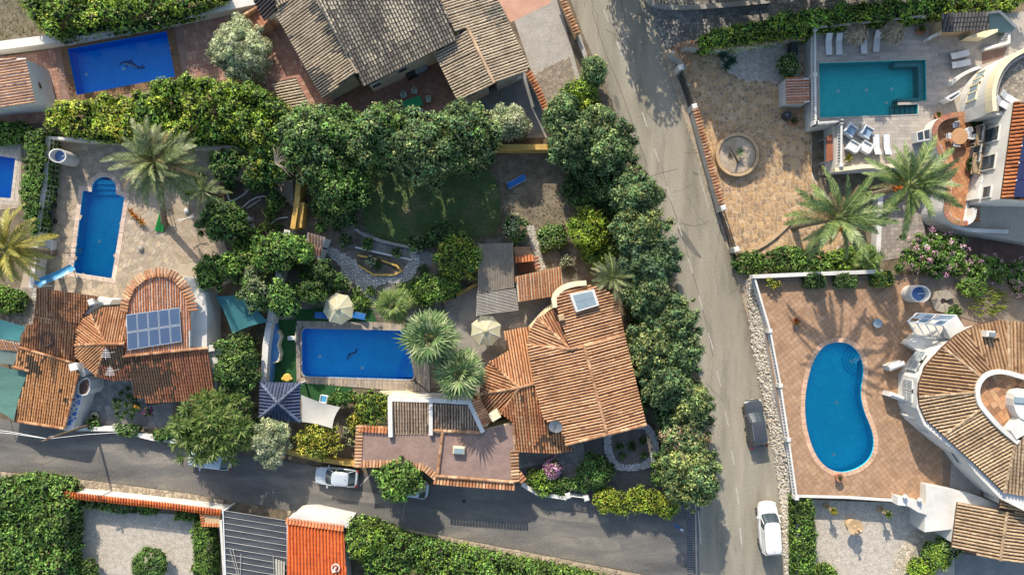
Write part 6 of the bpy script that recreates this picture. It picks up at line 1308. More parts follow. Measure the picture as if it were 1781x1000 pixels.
def gate(label, a, b, h=1.7, bars=26, z0=0, m='metal_dark', th=1.0):
    A, B = W(*a, h), W(*b, h); t = thing('sliding_gate', label, 'gate', (A.x, A.y, z0)); mb = MB()
    for zz in (.15, h * .5, h): mb.tube([(A.x, A.y, zz), (B.x, B.y, zz)], .04, 4)
    mb.build('gate_frame', MATS[m], t); mb = MB()
    for i in range(bars): p = A.lerp(B, (i + .5) / bars); mb.box((p.x, p.y, h / 2), (.05, .05, h))
    mb.build('gate_bars', MATS[m], t, kind='stuff')
    for q in (A, B): o = MB(); o.bevbox((q.x, q.y, (h + .2) / 2), (.5, .5, h + .2), .08, R(15)); o.build('gate_pillar', MATS['white'], t)
gate('dark sliding gate of the flagstone court by the curved corner wall', (1184, 118), (1208, 186)); gate('dark sliding gate at the lower end of the flagstone court', (1258, 362), (1281, 434))
gate('small cream gate on the side road beside the trimmed bushes', (988, 862), (1020, 866), 1.2, 12, m='metal_white')
# tiled gateway in the centre garden
t = hs('tiled_gateway', 'little tile-roofed gateway with a white side wall at the head of the white path', 548, 420)
pl = Plane((535, 404, 2.9), (566, 413, 2.9), (532, 425, 2.3)); roof_face(t, [(535, 404), (566, 413), (560, 432), (532, 424)], pl, TER_TAN, MATS['white'], MATS['white'], seed=120, pitch=.29, down=(-.2, -1), inset=.1)
pl = Plane((558, 431, 2.5), (548, 428, 2.5), (556, 452, 2.1)); roof_face(t, [(545, 429), (560, 432), (554, 452), (542, 448)], pl, BROWN, MATS['white'], MATS['white'], seed=121, pitch=.3, down=(-.2, -1), inset=.05)
# ------------------------------------------------------------ vehicles
def car(label, px, py, L, Wd, Ht, ang, paint, kind='hatch', name='parked_car', z0=0.01, cat='car'):
    """heading ang: degrees, front along +x of the car"""
    zc = Ht * .5; c = W(px, py, zc); t = thing(name, label, cat, (c.x, c.y, z0)); a = R(ang); M = Matrix.Rotation(a, 4, 'Z'); T0 = Matrix.Translation((c.x, c.y, z0)) @ M
    def tr(p): return T0 @ Vector(p)
    hl_, hw = L / 2, Wd / 2
    van = kind == 'van'; n = 32; belt = Ht * (.56 if not van else .55)
    def plan(k, sx=1.0):
        out = []
        for i in range(n):
            th = 2 * math.pi * i / n; cx_, sy_ = math.cos(th), math.sin(th); e = .36
            x = math.copysign(abs(cx_) ** e, cx_) * hl_ * sx; y = math.copysign(abs(sy_) ** (.3), sy_) * hw; tap = 1 - .13 * max(0, (x / hl_)) ** 4 - .07 * max(0, -x / hl_) ** 4
            out.append((x, y * tap * k))
        return out
    hood_x0 = hl_ * (.42 if not van else .55)
    def deck(x):
        if x > hood_x0: return belt - (belt - Ht * (.47 if not van else .42)) * ((x - hood_x0) / (hl_ - hood_x0)) ** 1.6 
        if kind == 'sedan' and x < -hl_ * .6: return belt - .03
        return belt
    rings = []
    for (k, sx, zf) in ((.9, .96, .2), (.985, .99, .35), (1, 1, .55), (.99, .998, .8), (.95, .975, 1.0), (.86, .93, 1.03), (.5, .6, 1.06)):
        r = []
        for (x, y) in plan(k, sx):
            z = .2 * Ht / 1.5 + (deck(x) - .2 * Ht / 1.5) * ((zf - .2) / .8) if zf < 1 else deck(x) + (zf - 1) * .5
            r.append(tr((x, y, z)))
        rings.append(r)
    mb = MB(); vs = [v for r in rings for v in r]; fs = [(i * n + k, i * n + (k + 1) % n, (i + 1) * n + (k + 1) % n, (i + 1) * n + k) for i in range(len(rings) - 1) for k in range(n)] + [tuple((len(rings) - 1) * n + k for k in range(n))]
    mb.add(vs, fs); body = mb.build('body', paint, t, smooth=True)
    # cabin: base ring at the belt, roof ring, crown
    if van: b0, b1, r0, r1 = hl_ * .56, -hl_ * .97, hl_ * .28, -hl_ * .93
    elif kind == 'suv': b0, b1, r0, r1 = hl_ * .46, -hl_ * .93, hl_ * .14, -hl_ * .72
    else: b0, b1, r0, r1 = hl_ * .46, -hl_ * .9, hl_ * .12, -hl_ * .62
    def ring2(x0, x1, w_, z, e=.28, dome=0):
        out = []
        for i in range(n):
            th = 2 * math.pi * i / n; cx_, sy_ = math.cos(th), math.sin(th); x = (x0 + x1) / 2 + math.copysign(abs(cx_) ** e, cx_) * (x0 - x1) / 2; y = math.copysign(abs(sy_) ** e, sy_) * w_
            fx = (x - x1) / (x0 - x1); out.append(tr((x + (.10 * (1 - (y / w_) ** 2) * (1 if fx > .9 else 0)), y * (1 - .05 * max(0, fx - .5)), z)))
        return out
    A = ring2(b0, b1, hw * .9, belt); B = ring2(r0, r1, hw * (.74 if not van else .8), Ht - .07); C = ring2(r0 - .12, r1 + .12, hw * (.66 if not van else .74), Ht - .02); D = ring2(r0 - .6, r1 + .5, hw * .35, Ht)
    mb = MB(); mb.add(A + B, [(k, (k + 1) % n, n + (k + 1) % n, n + k) for k in range(n)]); mb.build('windows', MATS['glassdark'], t, smooth=True)
    mb = MB(); mb.add(B + C + D, [(i * n + k, i * n + (k + 1) % n, (i + 1) * n + (k + 1) % n, (i + 1) * n + k) for i in range(2) for k in range(n)] + [tuple(2 * n + k for k in range(n))]); mb.build('roof', paint, t, smooth=True)
    def q(b, r, th, off=.02): return
    # pillars
    for (xb, xr, sy) in ((b0 * .97, r0, 1), (b0 * .97, r0, -1), (b1 * .98, r1, 1), (b1 * .98, r1, -1), (0, -.05, 1), (0, -.05, -1)):
        wr = hw * (.745 if not van else .805); MB().tube([tr((xb, sy * hw * .87, belt)), tr((xr, sy * wr, Ht - .06))], .045, 5).build('pillar', paint, t)
    if van:
        for sy in (1, -1): MB().add([tr((b0 * .25, sy * hw * .925, belt - .02)), tr((b1 * .99, sy * hw * .925, belt - .02)), tr((b1 * .985, sy * hw * .83, Ht - .08)), tr((r0 * .1, sy * hw * .83, Ht - .08))], [(0, 1, 2, 3)]).build('side_panel', paint, t)
        MB().add([tr((-hl_ * .985, -hw * .86, belt)), tr((-hl_ * .985, hw * .86, belt)), tr((-hl_ * .955, hw * .78, Ht - .07)), tr((-hl_ * .955, -hw * .78, Ht - .07))], [(0, 1, 2, 3)]).build('rear_door', paint, t)
    for sx in (.6, -.62):
        for sy in (1, -1):
            w_ = MB(); cc = Vector((sx * hl_, sy * (hw - .1), .31)); vs = []
            for yy in (-.1, .1):
                for k in range(14): an = k * math.pi / 7; vs.append(tr((cc.x + .31 * math.cos(an), cc.y + yy, cc.z + .31 * math.sin(an))))
            w_.add(vs, [(k, (k + 1) % 14, 14 + (k + 1) % 14, 14 + k) for k in range(14)] + [tuple(range(14))[::-1], tuple(range(14, 28))]); wh = w_.build('wheel', mat('rubber', [(.02, .02, .02), (.035, .035, .035)], 1, .9, fine=0), t)
            vs = [tr((cc.x + .18 * math.cos(k * math.pi / 5), cc.y + sy * .11, cc.z + .18 * math.sin(k * math.pi / 5))) for k in range(10)]; MB().add(vs, [tuple(range(10))]).build('rim', MATS['metal_grey'], wh)
    for sy in (1, -1):
        MB().bevbox(tr((b0 * .8, sy * (hw + .1), belt + .05)), (.14, .24, .16), .04, a).build('mirror', paint, t)
        MB().bevbox(tr((hl_ * .9, sy * hw * .68, Ht * .43)), (.22, .34, .14), .05, a - sy * .35).build('headlight', glass('lamp_clear', (.6, .62, .62)), t)
        MB().box(tr((-hl_ * .955, sy * hw * .74, belt - .1)), (.12, .28, .2), a + sy * .3).build('tail_light', mat('lamp_red', [(.3, .01, .01), (.4, .02, .02)], 1, .2, fine=0), t)
    MB().box(tr((hl_ * .99, 0, .42)), (.05, .5, .12), a).build('number_plate', MATS['white'], t)
    for sy in (1, -1): MB().tube([tr((b0 * 1.0, sy * .1, belt + .06)), tr((b0 * .86, sy * .1 + .55, belt + .16))], .012, 4).build('wiper', MATS['metal_dark'], t)
    if kind == 'suv':
        for sy in (1, -1): MB().tube([tr((r0 - .25, sy * hw * .66, Ht + .02)), tr((r1 + .3, sy * hw * .66, Ht + .02))], .025, 5).build('roof_rail', MATS['metal_grey'], t)
    MB().tube([tr((r1 + .35, 0, Ht)), tr((r1 + .15, 0, Ht + .15))], .012, 4).build('aerial', MATS['metal_dark'], t)
    return t
pw = mat('paint_white', [(.72, .72, .7), (.68, .68, .66)], 1, .25, spec=.6, fine=0); pg = mat('paint_grey', [(.12, .13, .14), (.1, .11, .12)], 1, .25, metallic=.6, spec=.6, fine=0); psb = mat('paint_silver', [(.55, .6, .62), (.5, .55, .57)], 1, .25, metallic=.2, spec=.6, fine=0)
car('grey estate car driving on the wide road beside the rubble bank', 1315, 737, 4.6, 1.85, 1.6, 98, pg, 'suv', name='grey_car')
car('white delivery van on the wide road near the picket parapet', 1338, 917, 4.75, 1.9, 1.9, 94, pw, 'van', name='delivery_van', cat='van')
car('white hatchback parked on the side road below the yellow-green shrub', 585, 829, 4.1, 1.75, 1.5, 175, psb, 'hatch')
car('silver car half hidden under the spiky yucca tree on the side road', 365, 799, 4.2, 1.75, 1.45, 173, psb, 'sedan')
car('white car mostly covered by the round tree beside the pink garage roof', 708, 848, 4.1, 1.75, 1.5, 172, psb, 'hatch')

# ------------------------------------------------------------ furniture
fw = mat('furn_white', [(.62, .63, .62), (.56, .57, .57)], 1, .5, fine=.03)
fb = mat('furn_blue', [(.02, .12, .36), (.03, .17, .46)], 1.5, .7, fine=.1)
def lounger(label, px, py, ang, z=0, cloth='furn_white', frame='metal_grey', back=25, group=None):
    c = W(px, py, z + .3); t = thing('sun_lounger', label, 'sun lounger', (0, 0, 0), group); f = MB()
    for sy in (1, -1): f.tube([(-.95, .3 * sy, .3), (.95, .3 * sy, .3)], .025, 5)
    for sx in (-.9, .9): f.tube([(sx, -.3, .3), (sx, .3, .3)], .025, 5)
    f.build('frame', MATS[frame], t)
    for sx in (-.75, .8):
        for sy in (1, -1): MB().tube([(sx, .3 * sy, 0), (sx, .3 * sy, .3)], .022, 5).build('leg', MATS[frame], t)
    MB().box((-.3, 0, .34), (1.3, .56, .05)).build('seat', MATS[cloth], t)
    b = math.radians(back); MB().box((.35 + .33 * math.cos(b), 0, .36 + .33 * math.sin(b)), (.66, .56, .05), ry=-b).build('backrest', MATS[cloth], t)
    t.location = (c.x, c.y, z); t.rotation_euler.z = R(ang); return t
G_ = 'sun loungers on the beige pool terrace'
lounger('lounger by the hedge-side balustrade, the one nearest the terrace corner post', 1441, 78, 92, ZT, group=G_); lounger('lounger by the hedge-side balustrade, second from the terrace corner post', 1459, 78, 92, ZT, group=G_)
lounger('lounger whose head end is hidden under the left straw parasol', 1502, 76, 92, ZT, group=G_); lounger('lounger standing between the two straw parasols', 1525, 73, 85, ZT, group=G_)
lounger('grey-white lounger turned sideways right of the teal pool, the upper of the two', 1668, 96, 194, ZT, group=G_); lounger('grey-white lounger turned sideways right of the teal pool, the lower of the two', 1670, 112, 192, ZT, group=G_)
lounger('white lounger next to the white armchairs below the teal pool', 1524, 252, -88, ZT, group=G_); lounger('white lounger at the palm fronds below the teal pool', 1542, 252, -88, ZT, group=G_)
lounger('blue lounger left of the cream umbrella by the wide pool', 566, 549, 175, .03, 'furn_blue'); lounger('blue lounger right of the cream umbrella by the wide pool', 619, 548, -10, .03, 'furn_blue')
lounger('dark blue lounger with white frame alone on the dry lawn', 898, 316, 28, 0, 'furn_blue', 'metal_white')
def armchair(label, px, py, ang, z, cush='furn_blue', s=1.0, group=None, name='armchair', cat='armchair'):
    c = W(px, py, z + .4); t = thing(name, label, cat, (0, 0, 0), group)
    MB().bevbox((0, 0, .22), (.85, .8, .3), .06).build('seat', fw, t); MB().bevbox((-.38, 0, .5), (.14, .8, .6), .05).build('backrest', fw, t)
    for sy in (1, -1): MB().bevbox((0, sy * .38, .42), (.8, .12, .35), .04).build('armrest', fw, t)
    MB().bevbox((.04, 0, .4), (.66, .6, .1), .03).build('cushion', MATS[cush], t); t.location = (c.x, c.y, z); t.rotation_euler.z = R(ang); t.scale = (s, s, s); return t
G_ = 'white armchairs by the balustrade'
mat('cush_bl', [(.2, .3, .42), (.26, .36, .48)], 1, .8)
armchair('armchair with blue cushion nearest the balustrade corner', 1478, 228, -35, ZT, 'cush_bl', 1.25, G_); armchair('armchair with blue cushion close to the two white loungers', 1506, 231, -30, ZT, 'cush_bl', 1.25, G_)
armchair('all-white armchair between balustrade and yellow-green agave', 1483, 256, 150, ZT, 'furn_white', 1.15, G_); armchair('all-white armchair beside the left white lounger', 1505, 257, 150, ZT, 'furn_white', 1.15, G_)
def chair(label, px, py, ang, m='furn_green', z=0, group=None, name='garden_chair'):
    c = W(px, py, z + .5); t = thing(name, label, 'chair', (0, 0, 0), group); MB().bevbox((0, 0, .45), (.48, .48, .05), .02).build('seat', MATS[m], t); MB().box((-.23, 0, .68), (.05, .46, .42), ry=-.15).build('backrest', MATS[m], t)
    for sx in (-.2, .2):
        for sy in (-.2, .2): MB().tube([(sx, sy, 0), (sx, sy, .45)], .022, 5).build('leg', MATS['metal_white'], t)
    for sy in (1, -1): MB().tube([(-.22, sy * .25, .66), (.2, sy * .25, .64), (.2, sy * .24, .45)], .02, 5).build('armrest', MATS['metal_white'], t)
    t.location = (c.x, c.y, z); t.rotation_euler.z = R(ang); return t
mat('furn_green', [(.2, .3, .26), (.27, .37, .32)], 1, .6); mat('green_cloth', [(.015, .2, .08), (.02, .25, .1)], 1.4, .7)
def table(label, px, py, w_, d_, ang, m, z=0, round_=False, h=.74, name='garden_table'):
    c = W(px, py, z + h); t = thing(name, label, 'table', (0, 0, 0))
    if round_: MB().lathe((0, 0, h - .04), [(w_ / 2 * .98, 0), (w_ / 2, .04)], 20).build('tabletop', MATS[m], t); MB().lathe((0, 0, 0), [(.3, 0), (.3, .04), (.05, .06), (.05, h - .04)], 8).build('pedestal', MATS['metal_grey'], t)
    else:
        MB().bevbox((0, 0, h - .02), (w_, d_, .06), .015).build('tabletop', MATS[m], t)
        for sx in (-1, 1):
            for sy in (-1, 1): MB().tube([(sx * w_ * .42, sy * d_ * .4, 0), (sx * w_ * .42, sy * d_ * .4, h - .05)], .03, 5).build('leg', MATS['metal_white'], t)
    t.location = (c.x, c.y, z); t.rotation_euler.z = R(ang); return t
table('rectangular green-topped table on the red patio', 718, 180, 1.75, .95, 20, 'green_cloth')
for lb, x, y, a in (('patio chair at the upper left of the green table', 702, 166, -70), ('patio chair with dark seat above the green table', 721, 159, -100), ('patio chair alone right of the green table', 745, 173, 185), ('patio chair tucked at the left end of the green table', 702, 186, 20), ('patio chair half under the tree below the green table', 731, 194, 95)): chair(lb, x, y, a, group='chairs round the green table')
table('round orange-brown table on the curving balcony', 1669, 237, 1.5, 0, 0, 'fascia', 2.87, True)
for lb, x, y, a in (('white chair at the top of the round balcony table', 1662, 218, -80), ('white chair at the left of the round balcony table', 1651, 237, 0), ('white chair below the round balcony table', 1663, 251, 80), ('wide white chair right of the round balcony table, upper', 1682, 228, 200), ('wide white chair right of the round balcony table, lower', 1688, 238, 170)): chair(lb, x, y, a, 'furn_white', 2.87, 'chairs round the balcony table', 'balcony_chair')
table('round glass table on the terracotta terrace near the striped shade', 1527, 562, .85, 0, 0, 'glassgrey', ZS, True, .6)
lounger('white lounger on the stone roof terrace nearer the tiled roof', 1755, 172, 150, 6.03, group='roof terrace loungers'); lounger('white lounger on the stone roof terrace farther from the tiles', 1745, 182, 150, 6.03, group='roof terrace loungers')
def umbrella(label, px, py, r, z=0, h=2.6, n=8, m='fabric_cream', rot=0):
    c = W(px, py, z + h - .3); t = thing('garden_umbrella', label, 'umbrella', (c.x, c.y, z)); top = Vector((c.x, c.y, z + h)); k = [Vector((c.x + r * math.cos(R(rot + i * 360 / n)), c.y + r * math.sin(R(rot + i * 360 / n)), z + h - .62)) for i in range(n)]
    for i in range(n):
        a, b = k[i], k[(i + 1) % n]; mid = (a + b) / 2 * .97 + Vector((c.x, c.y, z + h - .62)) * .03; ma, mb_ = top.lerp(a, .5) + Vector((0, 0, .04)), top.lerp(b, .5) + Vector((0, 0, .04)); mm = (ma + mb_) / 2 - Vector((0, 0, .015))
        MB().add([top, ma, mm, mb_, a, mid, b], [(0, 1, 2), (0, 2, 3), (1, 4, 5, 2), (2, 5, 6, 3)]).build('canopy_panel', MATS[m], t, smooth=False); MB().tube([top, ma + Vector((0, 0, .0)), a], .018, 4).build('rib', MATS['metal_white'], t)
    MB().lathe(top - Vector((0, 0, .05)), [(.28, -.02), (.2, .1), (.03, .18)], 8).build('cap', MATS[m], t); MB().tube([(c.x, c.y, z), (c.x, c.y, z + h)], .035, 6).build('pole', MATS['metal_white'], t); MB().lathe((c.x, c.y, z), [(.35, 0), (.35, .1), (.05, .14)], 12).build('base', MATS['concrete'], t)
    return t
umbrella('cream octagonal umbrella between two blue loungers by the wide pool', 588, 537, 1.5, rot=10); umbrella('cream octagonal umbrella on the grey terrace beside the fan palms', 845, 575, 1.48, rot=20)
def strawp(label, px, py, r):
    c = W(px, py, ZT + 2.4); t = thing('straw_parasol', label, 'parasol', (c.x, c.y, ZT)); K = []; r_ = random.Random(int(px)); mb = MB()
    for j in range(5):
        rr0, rr1 = r * (j / 5) ** .9, r * ((j + 1.25) / 5); z0_, z1_ = ZT + 2.75 - .75 * (j / 5) ** 1.2, ZT + 2.75 - .75 * ((j + 1.2) / 5) ** 1.2
        for i in range(40 + j * 22):
            a = r_.uniform(0, 6.28); w_ = r_.uniform(.03, .06); e = rr1 * r_.uniform(.85, 1.08); d = Vector((math.cos(a), math.sin(a), 0)); s_ = Vector((-d.y, d.x, 0)) * w_; p0 = Vector((c.x, c.y, z0_)) + d * rr0; p1 = Vector((c.x, c.y, z1_ + r_.uniform(-.04, .03))) + d * e; v = r_.uniform(.6, 1.2)
            mb.add([p0 - s_ * .5, p0 + s_ * .5, p1 + s_, p1 - s_], [(0, 1, 2, 3)], (.3 * v, .25 * v, .18 * v))
    mb.lathe((c.x, c.y, ZT + 2.7), [(.18, -.05), (.12, .2), (.03, .35)], 8, (.3, .24, .16)); mb.build('thatch', MATS['stonec'], t); MB().lathe((c.x, c.y, ZT + 1.95), [(r * .92, 0), (.1, .72)], 16, cap=False).build('under_frame', MATS['bark'], t); MB().tube([(c.x, c.y, ZT), (c.x, c.y, ZT + 2.6)], .06, 6).build('pole', MATS['bark'], t)
strawp('straw parasol over the middle loungers, the left one', 1494, 57, 1.02); strawp('straw parasol nearer the slate-roofed hut', 1557, 55, 1.08)
# shade sails
def sail(label, pts, m, name='shade_sail', z=(2.6, 2.4, 2.7, 2.4), sag=.25, posts=True):
    q = [W(p[0], p[1], z[i % 4]) for i, p in enumerate(pts)]; t = thing(name, label, 'shade sail', (q[0].x, q[0].y, 0)); n = 10; mb = MB(); vs = []
    cc = sum(q, Vector()) / 4
    for i in range(n + 1):
        for j in range(n + 1):
            u, v = i / n, j / n; p = q[0].lerp(q[1], u).lerp(q[3].lerp(q[2], u), v); e = 1 - .10 * (4 * u * (1 - u) * (abs(v - .5) * 2) ** 2 + 4 * v * (1 - v) * (abs(u - .5) * 2) ** 2); vs.append(cc + (p - cc) * e - Vector((0, 0, sag * 4 * u * (1 - u) * v * (1 - v) * 2)))
    mb.add(vs, [(i * (n + 1) + j, (i + 1) * (n + 1) + j, (i + 1) * (n + 1) + j + 1, i * (n + 1) + j + 1) for i in range(n) for j in range(n)]); mb.build('cloth', MATS[m], t, smooth=True)
    if posts:
        for p in q: MB().tube([(p.x, p.y, 0), (p.x, p.y, p.z + .05)], .035, 5).build('post', MATS['metal_grey'], t)
    return t
sail('dark teal shade sail between the left villa and the white boundary wall', [(374, 515), (425, 507), (467, 560), (404, 581)], 'fabric_teal')
sail('cream triangular shade sail tied beside the blue gazebo', [(523, 686), (592, 708), (578, 745), (520, 733)], 'fabric_white')
sail('pale teal shade cloth at the far left beside the paved corner', [(-20, 548), (47, 568), (34, 594), (-20, 590)], 'fabric_teal', sag=.1); sail('large green shade cloth left of the yellowish tiled roof', [(-20, 628), (50, 645), (24, 732), (-20, 712)], mat('fabric_green', [(.06, .14, .12), (.09, .19, .16)], .6, .8, fine=.12, fscale=5, stretch=(.3, 2, 20)) and 'fabric_green', sag=.2)
t = hs('lean_to_roof', 'strip of striped tiles and corrugated sheet between two teal shade cloths', 10, 608)
pl = Plane((-20, 586, 2.8), (34, 600, 2.8), (-20, 604, 2.5)); roof_face(t, [(-20, 586), (34, 598), (32, 610), (-20, 606)], pl, TER_OLD, MATS['white'], MATS['white'], seed=130, down=(.3, -1), pitch=.22, body=False)
MB().prism(Wm([(-20, 606), (32, 612), (24, 634), (-20, 630)], 2.5), 2.42, 2.48, bottom=True).build('corrugated_sheet', mat('greencor', [(.1, .15, .13), (.16, .2, .18)], 1, .6), t)
for x, y in ((-18, 590), (30, 602), (26, 632), (-18, 630)): p = W(x, y, 2.4); MB().box((p.x, p.y, 1.2), (.12, .12, 2.4)).build('post', MATS['metal_white'], t)

# ------------------------------------------------------------ curiosities in the gardens
def turret(label, px, py, z, h, r, ang):
    c = W(px, py, z + h); t = thing('water_tower', label, 'well', (c.x, c.y, z)); n = 24; vs = []
    for (rr, zz) in ((r * .98, 0), (r, h * .5), (r, h), (r * .84, h), (r * .84, h - .55)):
        for k in range(n): a = 2 * math.pi * k / n; slope = .25 * math.cos(a - R(ang)) * (1 if zz >= h else 0); vs.append((c.x + rr * math.cos(a), c.y + rr * math.sin(a), z + zz + slope))
    MB().add(vs, [(i * n + k, i * n + (k + 1) % n, (i + 1) * n + (k + 1) % n, (i + 1) * n + k) for i in range(4) for k in range(n)]).build('drum', MATS['white'], t, smooth=False)
    MB().lathe((c.x, c.y, z + h - .5), [(r * .84, 0), (r * .8, .01)], n).build('blue_interior', mat('turretblue', [(.06, .14, .32), (.1, .2, .4)], 1, .5), t); MB().tube([(c.x, c.y, z + h - .5), (c.x + r * .8, c.y + .05, z + h - .2)], .03, 5).build('pipe', MATS['metal_white'], t)
turret('white round outdoor shower drum with blue inside near the keyhole pool', 100, 271, 0, 2.4, .66, 180); turret('white round drum with blue inside on the terracotta terrace', 1601, 511, ZS, 1.9, .78, 0)
# slide at the keyhole pool
t = simple('pool_slide', 'curved blue water slide at the lower corner of the keyhole pool', 'slide', 95, 480)
path = [W(128, 465, .6), W(118, 470, 1.0), W(105, 477, 1.4), W(90, 483, 1.8), W(72, 490, 2.1), W(66, 497, 2.15)]; vs = []
for i, p in enumerate(path):
    d = (path[min(i + 1, 5)] - path[max(i - 1, 0)]).normalized(); s_ = Vector((-d.y, d.x, 0)).normalized()
    for (o_, z_) in ((-.36, .22), (-.3, .05), (0, -.02), (.3, .05), (.36, .22)): vs.append(p + s_ * o_ + Vector((0, 0, z_)))
MB().add(vs, [(i * 5 + k, i * 5 + k + 1, (i + 1) * 5 + k + 1, (i + 1) * 5 + k) for i in range(5) for k in range(4)]).build('chute', mat('slideblue', [(.06, .28, .5), (.1, .36, .58)], 1, .3, spec=.5, fine=.03), t)
for i in (1, 3, 5): p = path[i]; MB().tube([(p.x, p.y, 0), p], .04, 5).build('support', MATS['metal_white'], t)
for sy in (-.25, .25): MB().tube([W(58, 520, 0) + Vector((sy, 0, 0)), W(62, 500, 2.1) + Vector((sy, 0, 0))], .03, 5).build('ladder_rail', MATS['metal_white'], t)
for i in range(6): p = W(58, 520, 0).lerp(W(62, 500, 2.1), (i + 1) / 7); MB().tube([p - Vector((.25, 0, 0)), p + Vector((.25, 0, 0))], .025, 5).build('ladder_rung', MATS['metal_white'], t)
t = simple('scooter', 'dark motor scooter standing by the wall near the keyhole pool', 'scooter', 93, 372)
c = W(93, 372, .5); MB().tube([c + Vector((-.1, .75, .0)), c + Vector((0, .2, .1)), c + Vector((.02, -.5, .15))], [.1, .2, .16], 8).build('body', MATS['metal_dark'], t); MB().tube([c + Vector((-.32, .62, .35)), c + Vector((.3, .68, .35))], .025, 5).build('handlebar', MATS['chrome'], t); MB().bevbox(c + Vector((0, -.25, .3)), (.28, .6, .14), .05).build('seat', MATS['metal_dark'], t)
for yy in (.85, -.7):
    w_ = MB(); cc = c + Vector((0, yy, -.25)); vs = [cc + Vector((xx, .25 * math.cos(k * .524), .25 * math.sin(k * .524))) for xx in (-.06, .06) for k in range(12)]; w_.add(vs, [(k, (k + 1) % 12, 12 + (k + 1) % 12, 12 + k) for k in range(12)] + [tuple(range(12)), tuple(range(12, 24))[::-1]]); w_.build('wheel', MATS['rubber'], t)
t = simple('pump_box', 'white pump box by the orange-fruited palm', 'box', 83, 429); c = W(83, 429, .7); MB().bevbox((c.x, c.y, .35), (.85, 1.25, .7), .06, R(-3)).build('box_body', fw, t); MB().bevbox((c.x, c.y, .74), (.92, 1.32, .08), .03, R(-3)).build('lid', fw, t)
t = simple('hose_reel', 'garden hose and tools piled along the white wall near the scooter', 'hose', 84, 370); mb = MB()
for k in range(4): mb.tube([W(84 + 6 * math.cos(j * .7 + k), 365 + 9 * math.sin(j * .7 + k), .06 + .04 * k) for j in range(8)], .025, 5)
mb.build('hose', mat('hosegreen', [(.1, .2, .08), (.14, .26, .1)], 1, .5), t); MB().tube([W(78, 390, .1), W(92, 330, .5)], .03, 5).build('broom_handle', MATS['bark'], t)
t = simple('green_slide', 'bright green plastic slide beside the leaning palm trunk', 'slide', 277, 385); q = [W(282, 362, 1.2), W(288, 363, 1.2), W(284, 404, .1), W(270, 402, .1)]; MB().add(q + [x - Vector((0, 0, .06)) for x in q], [(3, 2, 1, 0), (4, 5, 6, 7), (0, 1, 5, 4), (1, 2, 6, 5), (2, 3, 7, 6), (3, 0, 4, 7)]).build('slide_bed', mat('slidegreen', [(.02, .3, .05), (.03, .36, .07)], 1, .4, fine=.03), t)
for a, b in ((0, 3), (1, 2)): MB().tube([q[a] + Vector((0, 0, .1)), q[b] + Vector((0, 0, .1))], .05, 5).build('side_rail', MATS['slidegreen'], t)
for a in (0, 1): MB().tube([(q[a].x, q[a].y, 0), q[a]], .04, 5).build('post', MATS['metal_grey'], t)
t = simple('clothes_dryer', 'white rotary clothes dryer folded on the sandy patch', 'clothes dryer', 324, 380); c = W(324, 380, 1.6); MB().tube([(c.x, c.y, 0), c], .035, 6).build('pole', MATS['metal_white'], t)
for a in (10, 25, 190, 205): MB().tube([c, c + Vector((math.cos(R(a)), math.sin(R(a)), .15)) * .8], .025, 5).build('arm', MATS['metal_white'], t)
for i, (x, y) in enumerate(((326, 367), (246, 432), (432, 381))): o = MB(); c = W(x, y, 0); o.lathe((c.x, c.y, 0), [(.22, 0), (.28, .15), (.2, .3), (.05, .36)], 10); props(o.build('garden_stone', fw if i != 1 else MATS['concrete']), ['round white stone pot on the sandy patch beside the clothes dryer', 'small grey drain box on the pale paving below the palm', 'round pale stone among the beds by the dark garden'][i], 'stone')
for i, (x, y, a) in enumerate(((437, 381, 20), (440, 393, 30), (475, 358, -10), (428, 383, 0))): c = W(x, y, .08); props(MB().bevbox((c.x, c.y, .06), (.42, .4, .1), .02, R(a)).build('stepping_slab', MATS['concrete']), ['pale stepping slab in the dark bed, the upper of the right pair', 'pale stepping slab in the dark bed, the lowest one', 'grey stepping slab beside the stone-edged corner bed', 'pale stepping slab in the dark bed next to the round tree'][i], 'slab', 'stepping slabs in the dark bed')
for i, ln in enumerate(([(392, 318), (397, 346), (402, 352), (436, 330), (432, 312)], [(420, 362), (440, 345), (462, 340), (475, 350), (486, 360)], [(484, 362), (492, 352), (510, 346)], [(468, 392), (482, 380), (500, 378)])):
    t = thing('bed_edging', ['thin white kerb round the shaded bed', 'thin kerb curving across the dark bed', 'row of rounded white stones by the boundary wall', 'curved stone edging below the stone row'][i] , 'edging', W(*ln[0]))
    wall_strip(MB(), Wm(smooth_poly(ln, 1, False), .15), 0, .15, .12).build('kerb', MATS['white'], t)
t = simple('rock_pile', 'line of pale rocks in the dark bed under the round tree', 'rocks', 436, 358)
for i in range(9): r_ = random.Random(i); p = W(430 + i * 2.8, 362 - i * 1.8, .1); MB().add([p + Vector((x[0] * .14, x[1] * .12, x[2] * .1)) * r_.uniform(.8, 1.3) for x in iv], [tuple(f) for f in ifc.tolist()]).build('rock', MATS['concrete'], t)
